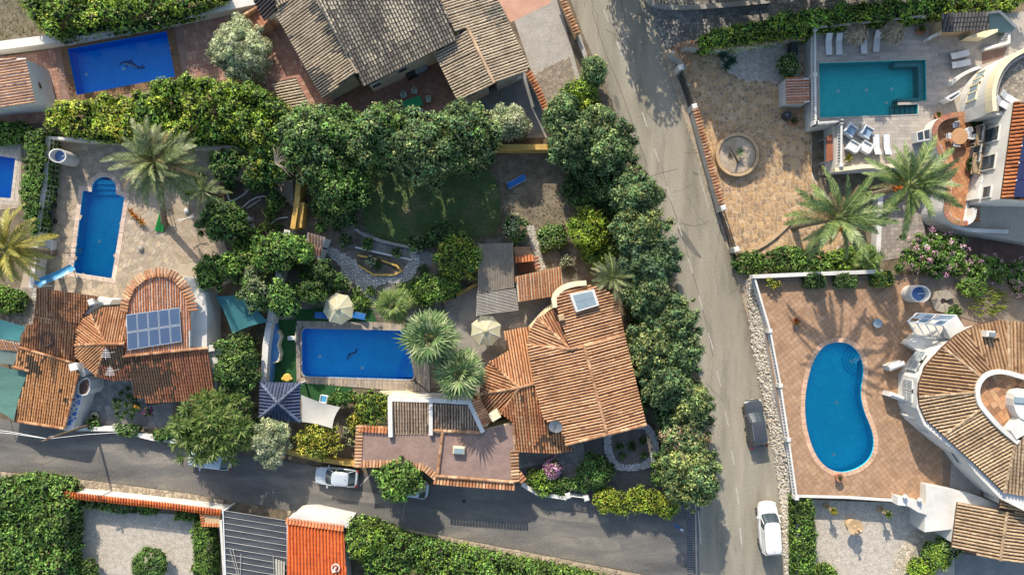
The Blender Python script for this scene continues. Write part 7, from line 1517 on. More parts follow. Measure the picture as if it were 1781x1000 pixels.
# round planter in the flagstone court
t = simple('round_planter', 'round raised planter with an agave and driftwood in the flagstone court', 'planter', 1283, 270); c = W(1283, 269, .7); 
MB().lathe((c.x, c.y, 0), [(2.05, 0), (2.05, .7), (1.78, .7), (1.78, .55)], 40, cap=False).build('planter_wall', MATS['stucco_tan'], t); MB().lathe((c.x, c.y, .5), [(1.8, 0), (1.7, .06)], 32).build('planter_soil', MATS['sandsoil'], t)
MB().tube([W(1284, 283, .6), W(1277, 270, 1.6), W(1268, 254, 2.2)], [.11, .09, .05], 7).build('driftwood', MATS['bark'], t)
mb = MB(); blades(mb, W(1287, 265, 1.0), 22, .6, .05, [(.12, .2, .1), (.09, .17, .1)], random.Random(2), (.1, 1.2)); mb.build('agave', MATS['leaf'], t)
mb = MB(); blades(mb, W(1270, 271, .6), 14, .3, .03, [(.16, .12, .06)], random.Random(3), (.1, 1.0)); mb.build('dry_tuft', MATS['leaf'], t)
# orange-roofed kennel and pots
t = hs('letterbox_shelter', 'small shelter with bright orange ribbed tiles against the white terrace wall', 1386, 158); pl = Plane((1407, 136, 2.3), (1408, 178, 2.3), (1366, 137, 2.0)); roof_face(t, [(1366, 137), (1407, 136), (1408, 178), (1367, 180)], pl, TER, MATS['white'], MATS['white'], seed=140, pitch=.25, down=(-1, 0), inset=.05)
def pot(label, px, py, z, r, h, m, plant=None, seed=0, L=.5, n=26, name='plant_pot', pal=None, up=(.1, 1.4)):
    c = W(px, py, z + h); t = thing(name, label, 'plant pot', (c.x, c.y, z)); MB().lathe((c.x, c.y, z), [(r * .65, 0), (r, h * .85), (r * 1.1, h * .86), (r * 1.1, h), (r * .9, h), (r * .9, h - .06)], 14).build('pot', MATS[m], t)
    if plant != 'none':
        mb = MB(); blades(mb, (c.x, c.y, z + h), n, L, .05, pal or G_MID, random.Random(seed), up); mb.build('plant', MATS['leaf'], t)
    return t
pot('terracotta bowl with a spiky plant beside the dark barrel', 1381, 211, 0, .42, .5, 'stepred', seed=1, L=.55); pot('terracotta pot at the right corner of the teal pool steps', 1633, 200, ZT, .3, .5, 'stepred', seed=2, L=.3); pot('tall terracotta pot with trailing plant left of the slate-roofed hut', 1603, 52, ZT, .4, .6, 'stepred', seed=3, L=.6)
pot('red-flowering plant pot on the terracotta terrace', 1385, 559, ZS, .3, .5, 'stepred', seed=4, L=.5, n=34, pal=[(.35, .08, .03), (.3, .14, .04), (.1, .14, .04)])
for i, (x, y) in enumerate(((1686, 280), (1684, 291), (1692, 216), (1703, 218))): pot(['bushy pot by the bay, the upper of two on the balcony floor', 'bushy pot by the bay, the lower of two on the balcony floor', 'potted plant at the head of the balcony, left of the pair', 'potted plant at the head of the balcony, right of the pair'][i], x, y, 2.87, .25, .3, 'stepred', seed=10 + i, L=.45, n=50)
pot('potted palm-like plant in the left villa court nearest the blue-dotted wall', 150, 697, 0, .4, .4, 'stepred', seed=21, L=.5, n=30); pot('potted plant beside the court steps of the left villa', 164, 724, 0, .35, .4, 'cream', seed=22, L=.4, n=24); pot('potted succulent at the lower edge of the left villa court', 142, 731, 0, .3, .3, 'stepred', seed=23, L=.45, n=26)
t = simple('barrel', 'black barrel beside the terracotta bowl in the flagstone court', 'barrel', 1371, 201); c = W(1371, 200, .8); MB().lathe((c.x, c.y, 0), [(.38, 0), (.44, .4), (.38, .8), (.1, .82)], 14).build('barrel_body', MATS['metal_dark'], t); MB().lathe((c.x - .1, c.y, .8), [(.06, 0), (.05, .05)], 8).build('lid_knob', fw, t)
for x, y, nm in ((1381, 80, 'upper dark wheeled bin against the tile-capped wall'), (1382, 90, 'lower dark wheeled bin below the other bin')): t = simple('wheeled_bin', nm, 'bin', x, y); c = W(x, y, 1.0); MB().bevbox((c.x, c.y, .5), (.55, .6, 1.0), .05).build('bin_body', MATS['metal_dark'], t); MB().bevbox((c.x, c.y, 1.03), (.6, .66, .08), .03).build('lid', MATS['metal_dark'], t)
# statues on the south-east gravel
def statue(label, px, py, kind):
    c = W(px, py, 1.4); t = thing('garden_statue', label, 'statue', (c.x, c.y, 0)); h = 2.3
    MB().lathe((c.x, c.y, 0), [(.35, 0), (.35, .15), (.16, .25), (.14, .7), (.22, .85), (.1, .95), (.12, 1.3), (.3, 1.55), (.34, 1.6), (.2, 1.6)] if kind else [(.5, 0), (.5, .2), (.2, .3), (.18, .8), (.7, 1.15), (.75, 1.2), (.7, 1.2), (.2, 1.1), (.15, 1.5), (.42, 1.75), (.4, 1.75), (.12, 1.7), (.08, 2.1), (.16, 2.3), (.02, 2.4)], 14).build('column', MATS['stucco_tan'], t)
    if kind: mb = MB(); blades(mb, (c.x, c.y, 1.6), 26, .55, .07, G_MID if kind == 2 else G_YEL, random.Random(kind), (-.1, 1.3)); mb.build('plant', MATS['leaf'], t)
sheet('sandy_yard', [(1388, 868), (1560, 874), (1660, 900), (1660, 1060), (1388, 1060)], .02, MATS['gravel_grey'])
PB = [(1610, 925), (1590, 960), (1570, 1010), (1545, 1010), (1560, 960), (1590, 925)]; o = sheet('pebble_path', PB, .03, MATS['rubble']); stones(o, PB, .032, MATS['stonec'], .24, .02, .06, [(.5, .45, .36), (.58, .52, .43), (.42, .37, .3)], seed=44, name='pebbles', bev=.3)
statue('slim pedestal urn with a small plant, leftmost on the sandy yard', 1448, 887, 1); statue('two-tiered stone fountain bowl between the two pedestal urns', 1490, 918, 0); statue('slim pedestal urn with spiky agave beside the wavy white wall', 1543, 893, 2)
pot('terracotta planter with small white figure at the foot of the kidney pool', 1461, 831, ZS, .35, .7, 'stepred', seed=31, L=.25)
t = simple('stone_seat', 'octagonal stone bench ring beside the white drum', 'bench', 1642, 525)
for i in range(6):
    a0, a1 = R(20 + i * 52), R(20 + (i + 1) * 52 - 3); c = W(1641, 524, ZS + .45); q = [(c.x + math.cos(a) * r, c.y + math.sin(a) * r) for a, r in ((a0, .3), (a0, 1.1), (a1, 1.1), (a1, .3))]; MB().prism(q, ZS, ZS + .45 + .01 * i).build('bench_block', mat('stoneseat', [(.26, .23, .18), (.34, .3, .24)], 1, .95, fine=.25), t)
sheet('upper_border', [(1600, 482), (1900, 470), (1900, 560), (1700, 560), (1650, 545), (1610, 530)], ZS + .06, mat('borders', [(.16, .13, .1), (.24, .2, .16)], 1, .95, fine=.3)); 
# utility pole with cables
t = simple('utility_pole', 'wooden utility pole with cables at the lower left street corner', 'utility pole', 116, 745); p0, p1 = W(116, 745, 0), W(80, 764, 7.0); p0 = Vector((p1.x + .15, p1.y + .1, 0)); MB().tube([p0, p1], [.14, .09], 8).build('pole', MATS['bark'], t)
MB().box(p1 - Vector((0, 0, .3)), (1.2, .1, .1), R(20)).build('crossarm', MATS['bark'], t); MB().box(p1 - Vector((0, 0, .8)), (.3, .25, .4)).build('junction_box', MATS['metal_grey'], t)
for i, e in enumerate(((-60, 742, 6), (-60, 748, 6), (205, 752, 4))): q = W(*e); MB().tube([p1 - Vector((0, 0, .25)), p1.lerp(q, .5) - Vector((0, 0, .6)), q], .02, 4).build('cable', MATS['metal_white'], t)
# bits on the turf and roads
t = simple('pool_float', 'yellow inflatable toy on the green turf by the gazebo', 'pool toy', 499, 657); c = W(499, 657, .15); MB().lathe((c.x, c.y, .02), [(.3, 0), (.42, .1), (.3, .2), (.1, .2)], 14).build('float_body', mat('toyyellow', [(.6, .4, .08), (.7, .5, .12)], 1, .4), t); 
for dx in (-.4, .35): MB().lathe((c.x + dx, c.y - .1, .02), [(.12, 0), (.18, .08), (.1, .15), (.03, .16)], 10).build('float_arm', MATS['toyyellow'], t)
t = simple('white_seat', 'small white seat with cream back beside the turf strip', 'chair', 507, 588); c = W(507, 588, .4); MB().bevbox((c.x, c.y, .3), (.75, .4, .3), .05).build('seat', fw, t); MB().bevbox((c.x + .45, c.y + .15, .35), (.12, 1.0, .6), .04).build('backrest', MATS['cream'], t)
armchair('pale turquoise armchair on the turf below the wide pool', 563, 694, 80, .01, 'slideblue', .85)
t = simple('manhole_cover', 'dark oval cover plate on the side road below the garage', 'manhole cover', 807, 871); c = W(807, 871); MB().lathe((c.x, c.y, .01), [(.2, 0), (.2, .015)], 12).build('cover', MATS['metal_dark'], t)
t = simple('rubbish', 'blue plastic scraps lying on the side road near the drain', 'rubbish', 1182, 918); MB().box(W(1178, 915, .04), (.7, .12, .05), R(-35)).build('blue_strip', fb, t); MB().box(W(1186, 921, .04), (.3, .2, .05), R(-20)).build('white_scrap', fw, t)
# ------------------------------------------------------------ vegetation in place
def mix(*a): return [c for p in a for c in p]
# hedges
hedge('tall clipped green hedge between the cut-off pool and the white wall', [(42, 226), (79, 222), (72, 320), (62, 392), (55, 412), (33, 402), (30, 330)], 2.6, G_BUSHY + G_MID, seed=1, ls=.15, dens=17)
hedge('bushy green tree mass along the top left edge above the white retaining wall', [(34, -30), (30, 10), (55, 44), (80, 60), (130, 46), (240, 36), (320, 16), (372, -6), (400, -30)], 3.6, mix(G_BRIGHT, G_BUSHY), name='tree_thicket', cat='thicket', sp=.8, rl=.62, seed=2, ls=.21, dens=10, hv=.4)
hedge('yellow-green hedge below the dolphin pool, the left portion', [(78, 172), (110, 166), (150, 168), (190, 155), (215, 168), (246, 150), (250, 240), (160, 240), (90, 228), (66, 200)], 4.2, mix(G_BRIGHT, G_YEL), sp=.7, rl=.5, seed=3, ls=.19, dens=12, hv=.4)
hedge('dense bright green trees between dolphin pool corner and olive tree', [(240, 145), (262, 132), (300, 124), (345, 124), (380, 135), (378, 235), (300, 246), (245, 240)], 5.0, mix(G_BRIGHT, G_BUSHY), name='tree_thicket', cat='thicket', sp=.85, rl=.6, seed=4, ls=.2, dens=11, hv=.75)
hedge('bright green bushy trees just below the olive tree', [(372, 140), (402, 132), (440, 142), (470, 155), (500, 190), (506, 225), (480, 248), (430, 252), (376, 244)], 5.0, mix(G_BRIGHT, G_MID), name='tree_thicket', cat='thicket', sp=.85, rl=.6, seed=5, ls=.2, dens=11, hv=.75)
hedge('low green growth at the left edge below the gabled hut', [(-20, 210), (30, 212), (48, 222), (38, 245), (-20, 250)], 1.2, G_BUSHY, name='undergrowth', cat='shrubs', seed=6)
hedge('green creeper at the left edge under the orange-fruited palm', [(-20, 492), (30, 505), (44, 520), (28, 545), (-20, 545)], 1.2, G_BUSHY, name='undergrowth', cat='shrubs', seed=7)
hedge('long dark green clipped hedge along the cobbled drive at the top right', [(1228, 50), (1255, 40), (1330, 26), (1420, 10), (1500, 0), (1600, -8), (1800, -32), (1800, 2), (1640, 22), (1590, 32), (1500, 38), (1420, 48), (1340, 58), (1240, 70), (1226, 66)], 4.6, mix(G_BUSHY, G_BRIGHT), sp=.5, rl=.46, seed=8, ls=.18, dens=13)
hedge('clipped green hedge strip between picket parapet and statue yard', [(1384, 868), (1412, 868), (1422, 900), (1424, 960), (1420, 1040), (1386, 1040)], 2.0, G_BUSHY, sp=.5, rl=.36, seed=9, ls=.13, dens=20)
hedge('rounded hedge at the bottom edge beside the statue yard', [(1420, 990), (1440, 980), (1465, 1000), (1465, 1040), (1416, 1040)], 1.2, G_BUSHY, seed=10, ls=.13, dens=20)
hedge('large bushy green hedge filling the bottom left corner', [(-30, 842), (40, 832), (110, 844), (117, 880), (117, 960), (112, 1040), (-30, 1040)], 3.2, mix(G_BUSHY, G_MID, G_MID), sp=.75, rl=.55, seed=11, ls=.2, dens=13, hv=.3, tri=False)
hedge('long green hedge along the side road at the bottom centre', [(596, 918), (640, 915), (690, 940), (720, 948), (800, 966), (880, 984), (960, 998), (1060, 1022), (1100, 1040), (1100, 1060), (640, 1060), (625, 985), (600, 960)], 3.4, mix(G_BUSHY, G_BRIGHT[:1], G_MID), sp=.72, rl=.52, seed=12, ls=.17, dens=14, hv=.25)
bush('round-headed bushy tree beside the bright orange roof', 632, 935, 40, 4.0, mix(G_BUSHY, G_BRIGHT[:2]), name='tree', cat='tree', trunk=.12, n=40, seed=13, dens=15)
for i, (q, hh, lb) in enumerate((([(133, 866), (168, 868), (166, 886), (134, 884)], 1.1, 'trimmed bush under the orange coping, the one nearest the big corner hedge'), ([(168, 870), (232, 878), (232, 893), (205, 895), (168, 886)], 1.0, 'trimmed bush under the orange coping, the longest olive-green one'), ([(238, 877), (268, 880), (268, 896), (240, 896)], 1.0, 'trimmed bright green bush under the orange coping right of the long one'), ([(301, 888), (342, 890), (346, 904), (330, 908), (302, 905)], 1.1, 'trimmed box bush near the small tiled pillar'))):
    hedge(lb, q, hh, (G_MID + G_OLIVE[:1]) if i < 2 else G_BUSHY, name='trimmed_bush', cat='bush', seed=20 + i, sp=.36, rl=.28, ls=.11, dens=28, group='trimmed bushes in the gravel yard')
bush('ball-shaped clipped bush on the gravel yard', 262, 981, 29, 2.0, G_MID, branches=0, seed=30, ls=.1, dens=34, n=60, rl=.3, rough=.04, group='trimmed bushes in the gravel yard'); bush('half-hidden bush at the bottom edge left of the ball-shaped one', 150, 994, 22, 1.6, G_BUSHY, seed=31, ls=.13, dens=24, group='trimmed bushes in the gravel yard')
hedge('upright clipped hedge block left of the black pergola', [(330, 913), (360, 915), (367, 960), (368, 1030), (334, 1030), (330, 960)], 2.0, G_BUSHY, seed=32, sp=.4, rl=.3, ls=.11, dens=28)
t = simple('tiled_pillar', 'small flat pillar edged in orange tiles at the end of the gravel yard wall', 'pillar', 367, 903); MB().prism(Wm([(350, 895), (383, 898), (383, 914), (352, 913)], 1.7), 0, 1.7).build('pillar_body', MATS['stucco_tan'], t); cross_tiles(t, [(350, 895), (352, 913), (383, 914)], 1.75, .25, .18, .12, TER)
sheet('side_passage', [(366, 914), (386, 914), (390, 1040), (370, 1040)], .012, MATS['concrete'])
# trees, left part
tree('silver-green olive tree on the red terrace by the garden steps', 415, 88, 55, 4.6, G_OLIVE, name='olive_tree', n=60, rl=.5, ls=.12, dens=38, asp=3.2, seed=40, core=.55, corecol=(.1, .11, .07))
TR = [('tall dark green tree at the corner between shaded lawn and hedge', 550, 243, 68, 7.5, G_CYP + G_MID, 90, .6, 41), ('dark tree hanging over the yellow boundary wall', 588, 315, 58, 6.0, G_DARK + G_MID, 60, .6, 42), ('dense tree over the top edge of the lawn, below the red patio', 668, 240, 58, 10, G_CYP + G_MID, 60, .6, 43),
      ('largest dense tree over the lawn, its crown touching the red patio', 738, 256, 66, 10.5, G_CYP, 90, .62, 44), ('dense tree over the lawn next to the grey-leaved one', 812, 240, 60, 10, G_CYP + G_MID[:1], 70, .6, 45), ('small dark tree at the patio edge below the pale-ribbed shed', 605, 208, 20, 4.0, G_DARK, 16, .4, 46),
      ('loose yellowish tree with bare twigs by the boundary wall', 468, 285, 44, 5.0, G_MID + G_YEL[:1], 34, .45, 47), ('small dark tree between the big palm and the twiggy tree', 394, 290, 28, 4.0, G_DARK, 24, .42, 48), ('round dark-leaved tree on the sandy patch edge', 388, 385, 40, 4.6, G_MID + G_DARK, 54, .45, 49),
      ('small bushy tree left of the teal shade sail near the solar roof', 372, 474, 32, 4.0, G_MID + G_BUSHY, 34, .42, 50), ('small tree between the round tree and the flat-topped one', 412, 462, 26, 4.0, G_BUSHY, 24, .42, 51)]
for lb, x, y, r_, h_, pal, n_, rl_, sd_ in TR: tree(lb, x, y, r_, h_, pal, n=n_, rl=rl_, seed=sd_, dens=13, ls=.19)
tree('wide flat-topped bushy tree beside the tiled gateway', 492, 438, 62, 5.0, G_MID + G_BUSHY, ry=34, n=64, rl=.48, seed=52, twist=0); tree('upright pale-flecked tree in front of the teal shade sail', 447, 500, 26, 4.6, G_OLIVE[:3] + G_MID, ry=46, n=40, rl=.42, seed=53, dens=20, ls=.14)
tree('dark small tree beside the white boundary wall above the turf', 494, 520, 26, 5.6, G_MID, ry=34, n=30, rl=.42, seed=54); tree('dense dark citrus tree between the left villa and the white wall', 416, 632, 38, 4.4, G_DARK + G_MID + [(.09, .13, .035)], ry=54, n=80, rl=.45, seed=55, dens=16, ls=.15)
tree('grey-green olive tree at the side road beside the gazebo', 472, 768, 36, 4.2, G_OLIVE, name='olive_tree', ry=46, n=56, rl=.42, ls=.12, dens=36, asp=3, seed=56, core=.55, corecol=(.1, .11, .07))
tree('yellow-green flowering shrub above the low yellow street wall', 553, 766, 46, 2.8, G_YEL + [(.3, .28, .05)], ry=36, n=60, rl=.36, ls=.13, dens=20, seed=57, trunk=.08); tree('yellowish lemon tree between the pool deck and the pink garage roof', 648, 706, 34, 3.2, G_BUSHY + G_YEL[:2], ry=32, n=50, rl=.38, ls=.13, dens=20, seed=58, trunk=.09)
bush('small yellow shrub left of the pink garage roof corner', 622, 735, 16, 1.4, G_YEL, seed=59); bush('small dark bush at the right end of the lower turf', 590, 694, 17, 1.6, G_MID, seed=60); bush('small bush by the turf edge with a bright tip', 612, 690, 10, 1.2, G_BUSHY, seed=61)
tree('round leafy street tree covering a white car', 697, 832, 38, 4.4, G_BUSHY + G_MID, n=60, rl=.45, ls=.2, dens=16, seed=62, twist=30)
# spiky yucca tree
ros = [rosette_mesh(28, .85, .06, [(.14, .24, .06), (.19, .28, .08), (.1, .18, .045), (.27, .32, .13)], s, up=(-.1, 1.3)) for s in range(4)]
ros2 = [rosette_mesh(26, .4, .04, [(.08, .15, .05), (.11, .19, .06), (.06, .11, .04)], 10 + s) for s in range(3)]
t = thing('yucca_tree', 'large spiky yucca tree overhanging a silver car on the side road', 'tree', W(370, 742)); c = W(370, 742, 3.2); K = ball_lumps((0, 0, 0), 3.0, 2.8, 1.6, 84, .5, 5, bottom=-.05, rough=.3); K[:, :3] += np.array(c); K = K[:-1]; rosettes(t, K, ros, seed=3, sc=(.9, 1.3))
for i in range(6): a = i * 1.05; MB().tube([(c.x + .2 * math.cos(a), c.y + .2 * math.sin(a), 0), (c.x + .6 * math.cos(a), c.y + .5 * math.sin(a), 1.6), (c.x + 1.7 * math.cos(a), c.y + 1.6 * math.sin(a), 3.2)], [.16, .12, .08], 6).build('trunk', MATS['bark'], t)
leafmesh('inner_foliage', ball_lumps(tuple(c - Vector((0, 0, .5))), 2.3, 2.0, 1.2, 26, .6, 6), MATS['leaf'], t, G_DARK, 10, .25, 2.5, seed=63)
t = thing('cycad_cluster', 'dark spiky palm-like cluster in the left villa court', 'plant', W(222, 700)); c = W(222, 702, 1.2); K = ball_lumps((0, 0, 0), 1.1, 1.5, .6, 14, .4, 8, bottom=.1); K[:, :3] += np.array(c); rosettes(t, K[:-1], ros2, seed=4, sc=(1.1, 1.5)); MB().tube([(c.x, c.y, 0), c], .12, 6).build('trunk', MATS['bark'], t)
bush('bougainvillea with magenta flowers on the court edge post', 260, 715, 9, 2.0, [(.4, .04, .25), (.3, .03, .18), (.08, .12, .03)], seed=64, ls=.1); bush('trailing leafy shrub at the street wall of the left court', 222, 747, 20, 1.3, G_MID + G_OLIVE[:1], ry=10, seed=65); bush('dark shrub spilling over the street wall beside the yucca tree', 285, 755, 18, 1.3, G_MID, ry=10, seed=66); bush('low shrub between the street wall and the utility pole', 165, 738, 12, 1.0, G_MID, seed=67)
t = simple('umbrella_folded', 'folded orange parasol in the shade of the left villa court', 'umbrella', 238, 706); MB().tube([W(228, 705, 1.6), W(236, 707, 1.5), W(246, 711, 1.3)], [.08, .22, .04], 7).build('folded_cloth', mat('orangecloth', [(.5, .2, .02), (.6, .26, .03)], 1, .8), t)
t = simple('orange_flowers', 'orange flowering plants at the pool edge under the big palm', 'flowers', 238, 378); mb = MB()
for i in range(5): blades(mb, W(228 + i * 5, 368 + i * 5, .3), 14, .5, .05, [(.6, .22, .02), (.5, .16, .02), (.2, .18, .03)], random.Random(i), (.2, 1.3))
mb.build('flower_heads', MATS['leaf'], t)
# centre garden
bush('yellow-topped bush left of the corrugated pergola', 800, 448, 46, 3.0, G_YEL + G_BUSHY, ry=42, seed=70, n=60, rl=.42, name='shrub'); bush('leafy green bush below the yellow-topped one', 742, 505, 28, 2.0, G_BUSHY, seed=71, n=34); bush('glossy bush between the fan palms and the path wall', 765, 500, 22, 2.0, G_MID, seed=72)
bush('bright yellow-green bush by the curved path near the road trees', 1022, 400, 40, 3.4, G_BRIGHT, ry=44, seed=73, n=60, rl=.42, name='shrub'); bush('grey-green bush at the lawn corner above the pergola', 898, 397, 20, 1.8, G_OLIVE[:2] + G_MID, seed=74, ry=24); bush('mixed shrub right of the stone ramp', 962, 410, 24, 1.4, G_MID + G_OLIVE[:1], seed=75, ry=18)
ANCH = ['under the palms left of the cream umbrella', 'beside the lower bend of the white path', 'between white path and cream umbrella', 'at the foot of the white boundary wall', 'just right of the cream umbrella', 'at the lower tip of the white path', 'above the cream umbrella', 'on the gravel right of the tiled gateway', 'directly right of the tiled gateway', 'in the bed enclosed by the white path', 'next to the ochre-edged stump bed', 'at the upper right of the path bed', 'right of the curling path end', 'below the curling path end', 'between fan palm and curling path', 'just below the tiled gateway', 'near the boundary wall below the flat-topped tree', "at the lawn's lower right corner", 'on the dark slope below the lawn', "left of the corrugated pergola's top corner", "beside the stone ramp's lower part", 'right of the stone ramp', 'by the ochre wall near the orange-tiled outhouse', 'above the tiled gateway near the yellow wall', 'left of the stone lawn edging', "at the lawn's lower left corner", 'inside the lower path elbow', 'close to the dark tree above the turf', 'left of the yellow boundary wall, the upper one', 'in the dark bed below the upper boundary plant', 'in the dark bed touching the boundary wall', "below the round dark-leaved tree's right side", 'in the small kerbed bed under the dark tree']
for i, (x, y, r_, p) in enumerate(((575, 475, 14, G_MID), (600, 500, 12, G_OLIVE), (622, 510, 13, G_MID), (560, 505, 15, G_DARK), (612, 527, 10, G_BUSHY), (632, 525, 9, G_MID), (580, 505, 9, G_BUSHY), (640, 425, 12, G_MID), (600, 418, 14, G_DARK), (660, 460, 9, G_MID), (645, 455, 8, G_OLIVE), (690, 440, 8, G_DARK), (735, 470, 14, G_DARK), (728, 500, 16, G_MID), (705, 500, 12, G_BUSHY), (545, 470, 13, G_DARK), (530, 480, 12, G_MID), (750, 415, 16, G_DARK), (720, 420, 14, G_DARK), (780, 405, 15, G_MID),
                                  (950, 430, 11, G_BUSHY), (975, 425, 13, G_MID), (985, 455, 12, G_OLIVE), (560, 395, 10, G_MID), (590, 395, 14, G_DARK), (612, 385, 16, G_DARK), (645, 505, 9, G_MID), (520, 505, 10, G_OLIVE), (472, 372, 14, G_MID), (462, 395, 13, G_BUSHY), (486, 395, 10, G_BRIGHT), (445, 405, 12, G_MID), (400, 325, 12, G_DARK))):
    t = thing('garden_plant', ('spiky plant ' if i % 3 == 0 else 'leafy plant ') + ANCH[i], 'plant', W(x, y), 'low plants in the central garden beds')
    if i % 3 == 0: K = ball_lumps((0, 0, 0), r_ * .03, r_ * .03, .2, 4, .2, i, bottom=.2); K[:, :3] += np.array(W(x, y, .25)); rosettes(t, K[:-1], ros2, seed=i, sc=(.8, 1.3))
    else: K = ball_lumps((0, 0, 0), r_ * .04, r_ * .04, .35, 9, .22, i, bottom=-.1); K[:, :3] += np.array(W(x, y, .4)); leafmesh('foliage', K, MATS['leaf'], t, p, 30, .12, 1.9, seed=i)
bush('dense dark bush left of the rockery ring', 1036, 818, 34, 2.4, G_DARK + G_MID, seed=80, n=40); bush('pink bougainvillea on the shady court below the patched roof', 959, 812, 15, 2.0, [(.35, .16, .3), (.28, .12, .22), (.1, .15, .04), (.4, .25, .36)], seed=81, ry=18, ls=.11, dens=30, n=24, name='bougainvillea')
bush('bright green bush under the bougainvillea', 948, 838, 20, 1.6, G_BRIGHT[:3] + G_BUSHY, seed=82, n=26); bush('dark bush between the bougainvillea and the cream gate', 975, 845, 15, 1.4, G_MID, seed=83); bush('green bush right of the small cream gate on the wall', 928, 828, 14, 1.4, G_BUSHY, seed=84)
for i, (x, y) in enumerate(((1052, 868), (1078, 873), (1108, 868), (1135, 872), (1160, 878))): bush(['bright trimmed bush nearest the cream gate on the side road', 'second bright trimmed bush from the cream gate', 'middle one of the five bright trimmed bushes by the side road', 'fourth bright trimmed bush from the cream gate', 'bright trimmed bush closest to the drain grating'][i], x, y, 20, 2.0, G_YEL[:2] + G_BRIGHT, seed=85 + i, n=26, rl=.34, ls=.13, dens=22, group='bright trimmed bushes by the side road')
for i, (x, y, r_) in enumerate(((1075, 775, 7), (1098, 777, 9), (1118, 766, 6), (1120, 792, 6), (1083, 792, 7))): t = thing('rockery_plant', 'small dark plant in the rockery ring, ' + ['nearest its left rim', 'the middle one', 'at its upper right', 'at its lower right', 'at its lower left'][i], 'plant', W(x, y), 'plants inside the rockery ring'); K = ball_lumps((0, 0, 0), r_ * .035, r_ * .035, .25, 5, .2, i); K[:, :3] += np.array(W(x, y, .45)); leafmesh('foliage', K, MATS['leaf'], t, G_DARK, 30, .12, 2, seed=i)
sheet('mulch_bed', [(990, 815), (1180, 800), (1200, 868), (1040, 870), (990, 862)], .006, mat('mulch', [(.06, .035, .03), (.1, .06, .05)], 1.5, 1, .03, 20, fine=.4))
# row of cypress-like trees along the road
hedge('dark undergrowth filling the gaps beneath the roadside cypress row', [(985, 280), (1030, 330), (1075, 380), (1090, 450), (1105, 520), (1115, 600), (1135, 680), (1160, 760), (1165, 830), (1215, 820), (1213, 740), (1193, 660), (1178, 600), (1163, 540), (1150, 470), (1125, 400), (1085, 330), (1055, 270), (1015, 215)], 4.0, G_CYP[:3] + G_DARK, name='undergrowth', cat='shrubs', sp=.75, rl=.55, seed=95, ls=.19, dens=13, hv=.4)
CY_ = [('small cone-shaped cypress at the top end of the roadside row', 1032, 127, 20, 24, 5.0, 0), ('dark cypress next to the orange-tiled coping by the gravel strip', 980, 200, 32, 34, 6.5, 0), ('small cypress nose leaning toward the road near the top of the row', 1040, 212, 24, 24, 6.0, 0),
       ('broad cypress at the right end of the yellow lawn wall', 994, 250, 42, 42, 6.8, 0), ('tall cypress at the roadside level with the yellow lawn wall', 1060, 255, 44, 46, 7.0, 0), ('round cypress standing out over the road beside the tar seam', 1100, 335, 40, 40, 6.8, 0), ('small side clump of the round roadside cypress', 1134, 342, 17, 15, 5.2, 0),
       ('yellow-tipped cypress above the spiky yucca', 1112, 398, 48, 38, 7.0, 1), ('dark blue-green cypress right of the spiky yucca', 1130, 450, 50, 44, 6.8, 2), ('cypress at the upper right corner of the skylight roof', 1128, 512, 40, 42, 6.8, 0), ('cypress bulging over the road beyond the rubble bank start', 1165, 560, 46, 44, 6.8, 0),
       ('light-tipped cypress beside the middle of the big ribbed roof', 1135, 600, 42, 46, 6.8, 1), ('cypress pushing a branch over the road below the bulging one', 1182, 612, 38, 42, 6.4, 0), ('dense cypress at the lower half of the big ribbed roof', 1160, 665, 44, 44, 6.8, 0), ('cypress level with the grey car', 1198, 700, 40, 44, 6.4, 1),
       ('low cypress with a pinkish dry patch near the grey car', 1192, 755, 44, 34, 5.8, 3), ('big rounded last cypress at the junction of the two roads', 1200, 822, 52, 58, 6.8, 1)]
for i, (lb, x, y, rx_, ry_, h_, v) in enumerate(CY_):
    pal = [G_CYP, G_CYP + [(.2, .22, .075), (.17, .2, .07)], [(.055, .1, .06), (.075, .125, .075), (.05, .09, .05)] + G_CYP[:2], G_CYP + [(.24, .16, .12), (.2, .15, .1)]][v]
    tree(lb, x, y, rx_ * 1.08, h_, pal, name='cypress_tree', ry=ry_ * 1.1, n=int(46 * rx_ * ry_ / 1600) + 26, rl=.46, seed=200 + i, dens=17, ls=.16, asp=2.0, rough=.2, bottom=-.4, jit=.6, corecol=(.03, .048, .022), trunk=.18)
bush('bright green leafy bush between the cypresses near the gravel strip', 1008, 168, 34, 4.0, G_BRIGHT + G_BUSHY, seed=90, n=50, rl=.42, name='shrub', ry=30); tree('grey-leaved olive tree at the edge of the shaded yard', 882, 214, 40, 4.6, G_OLIVE, name='olive_tree', ry=28, n=40, rl=.45, ls=.12, dens=36, asp=3, seed=91, core=.55, corecol=(.08, .09, .06))
bush('dark undergrowth between the lawn patch and the roadside row', 1035, 325, 28, 2.4, G_DARK + G_MID, seed=92, n=40, ry=40)
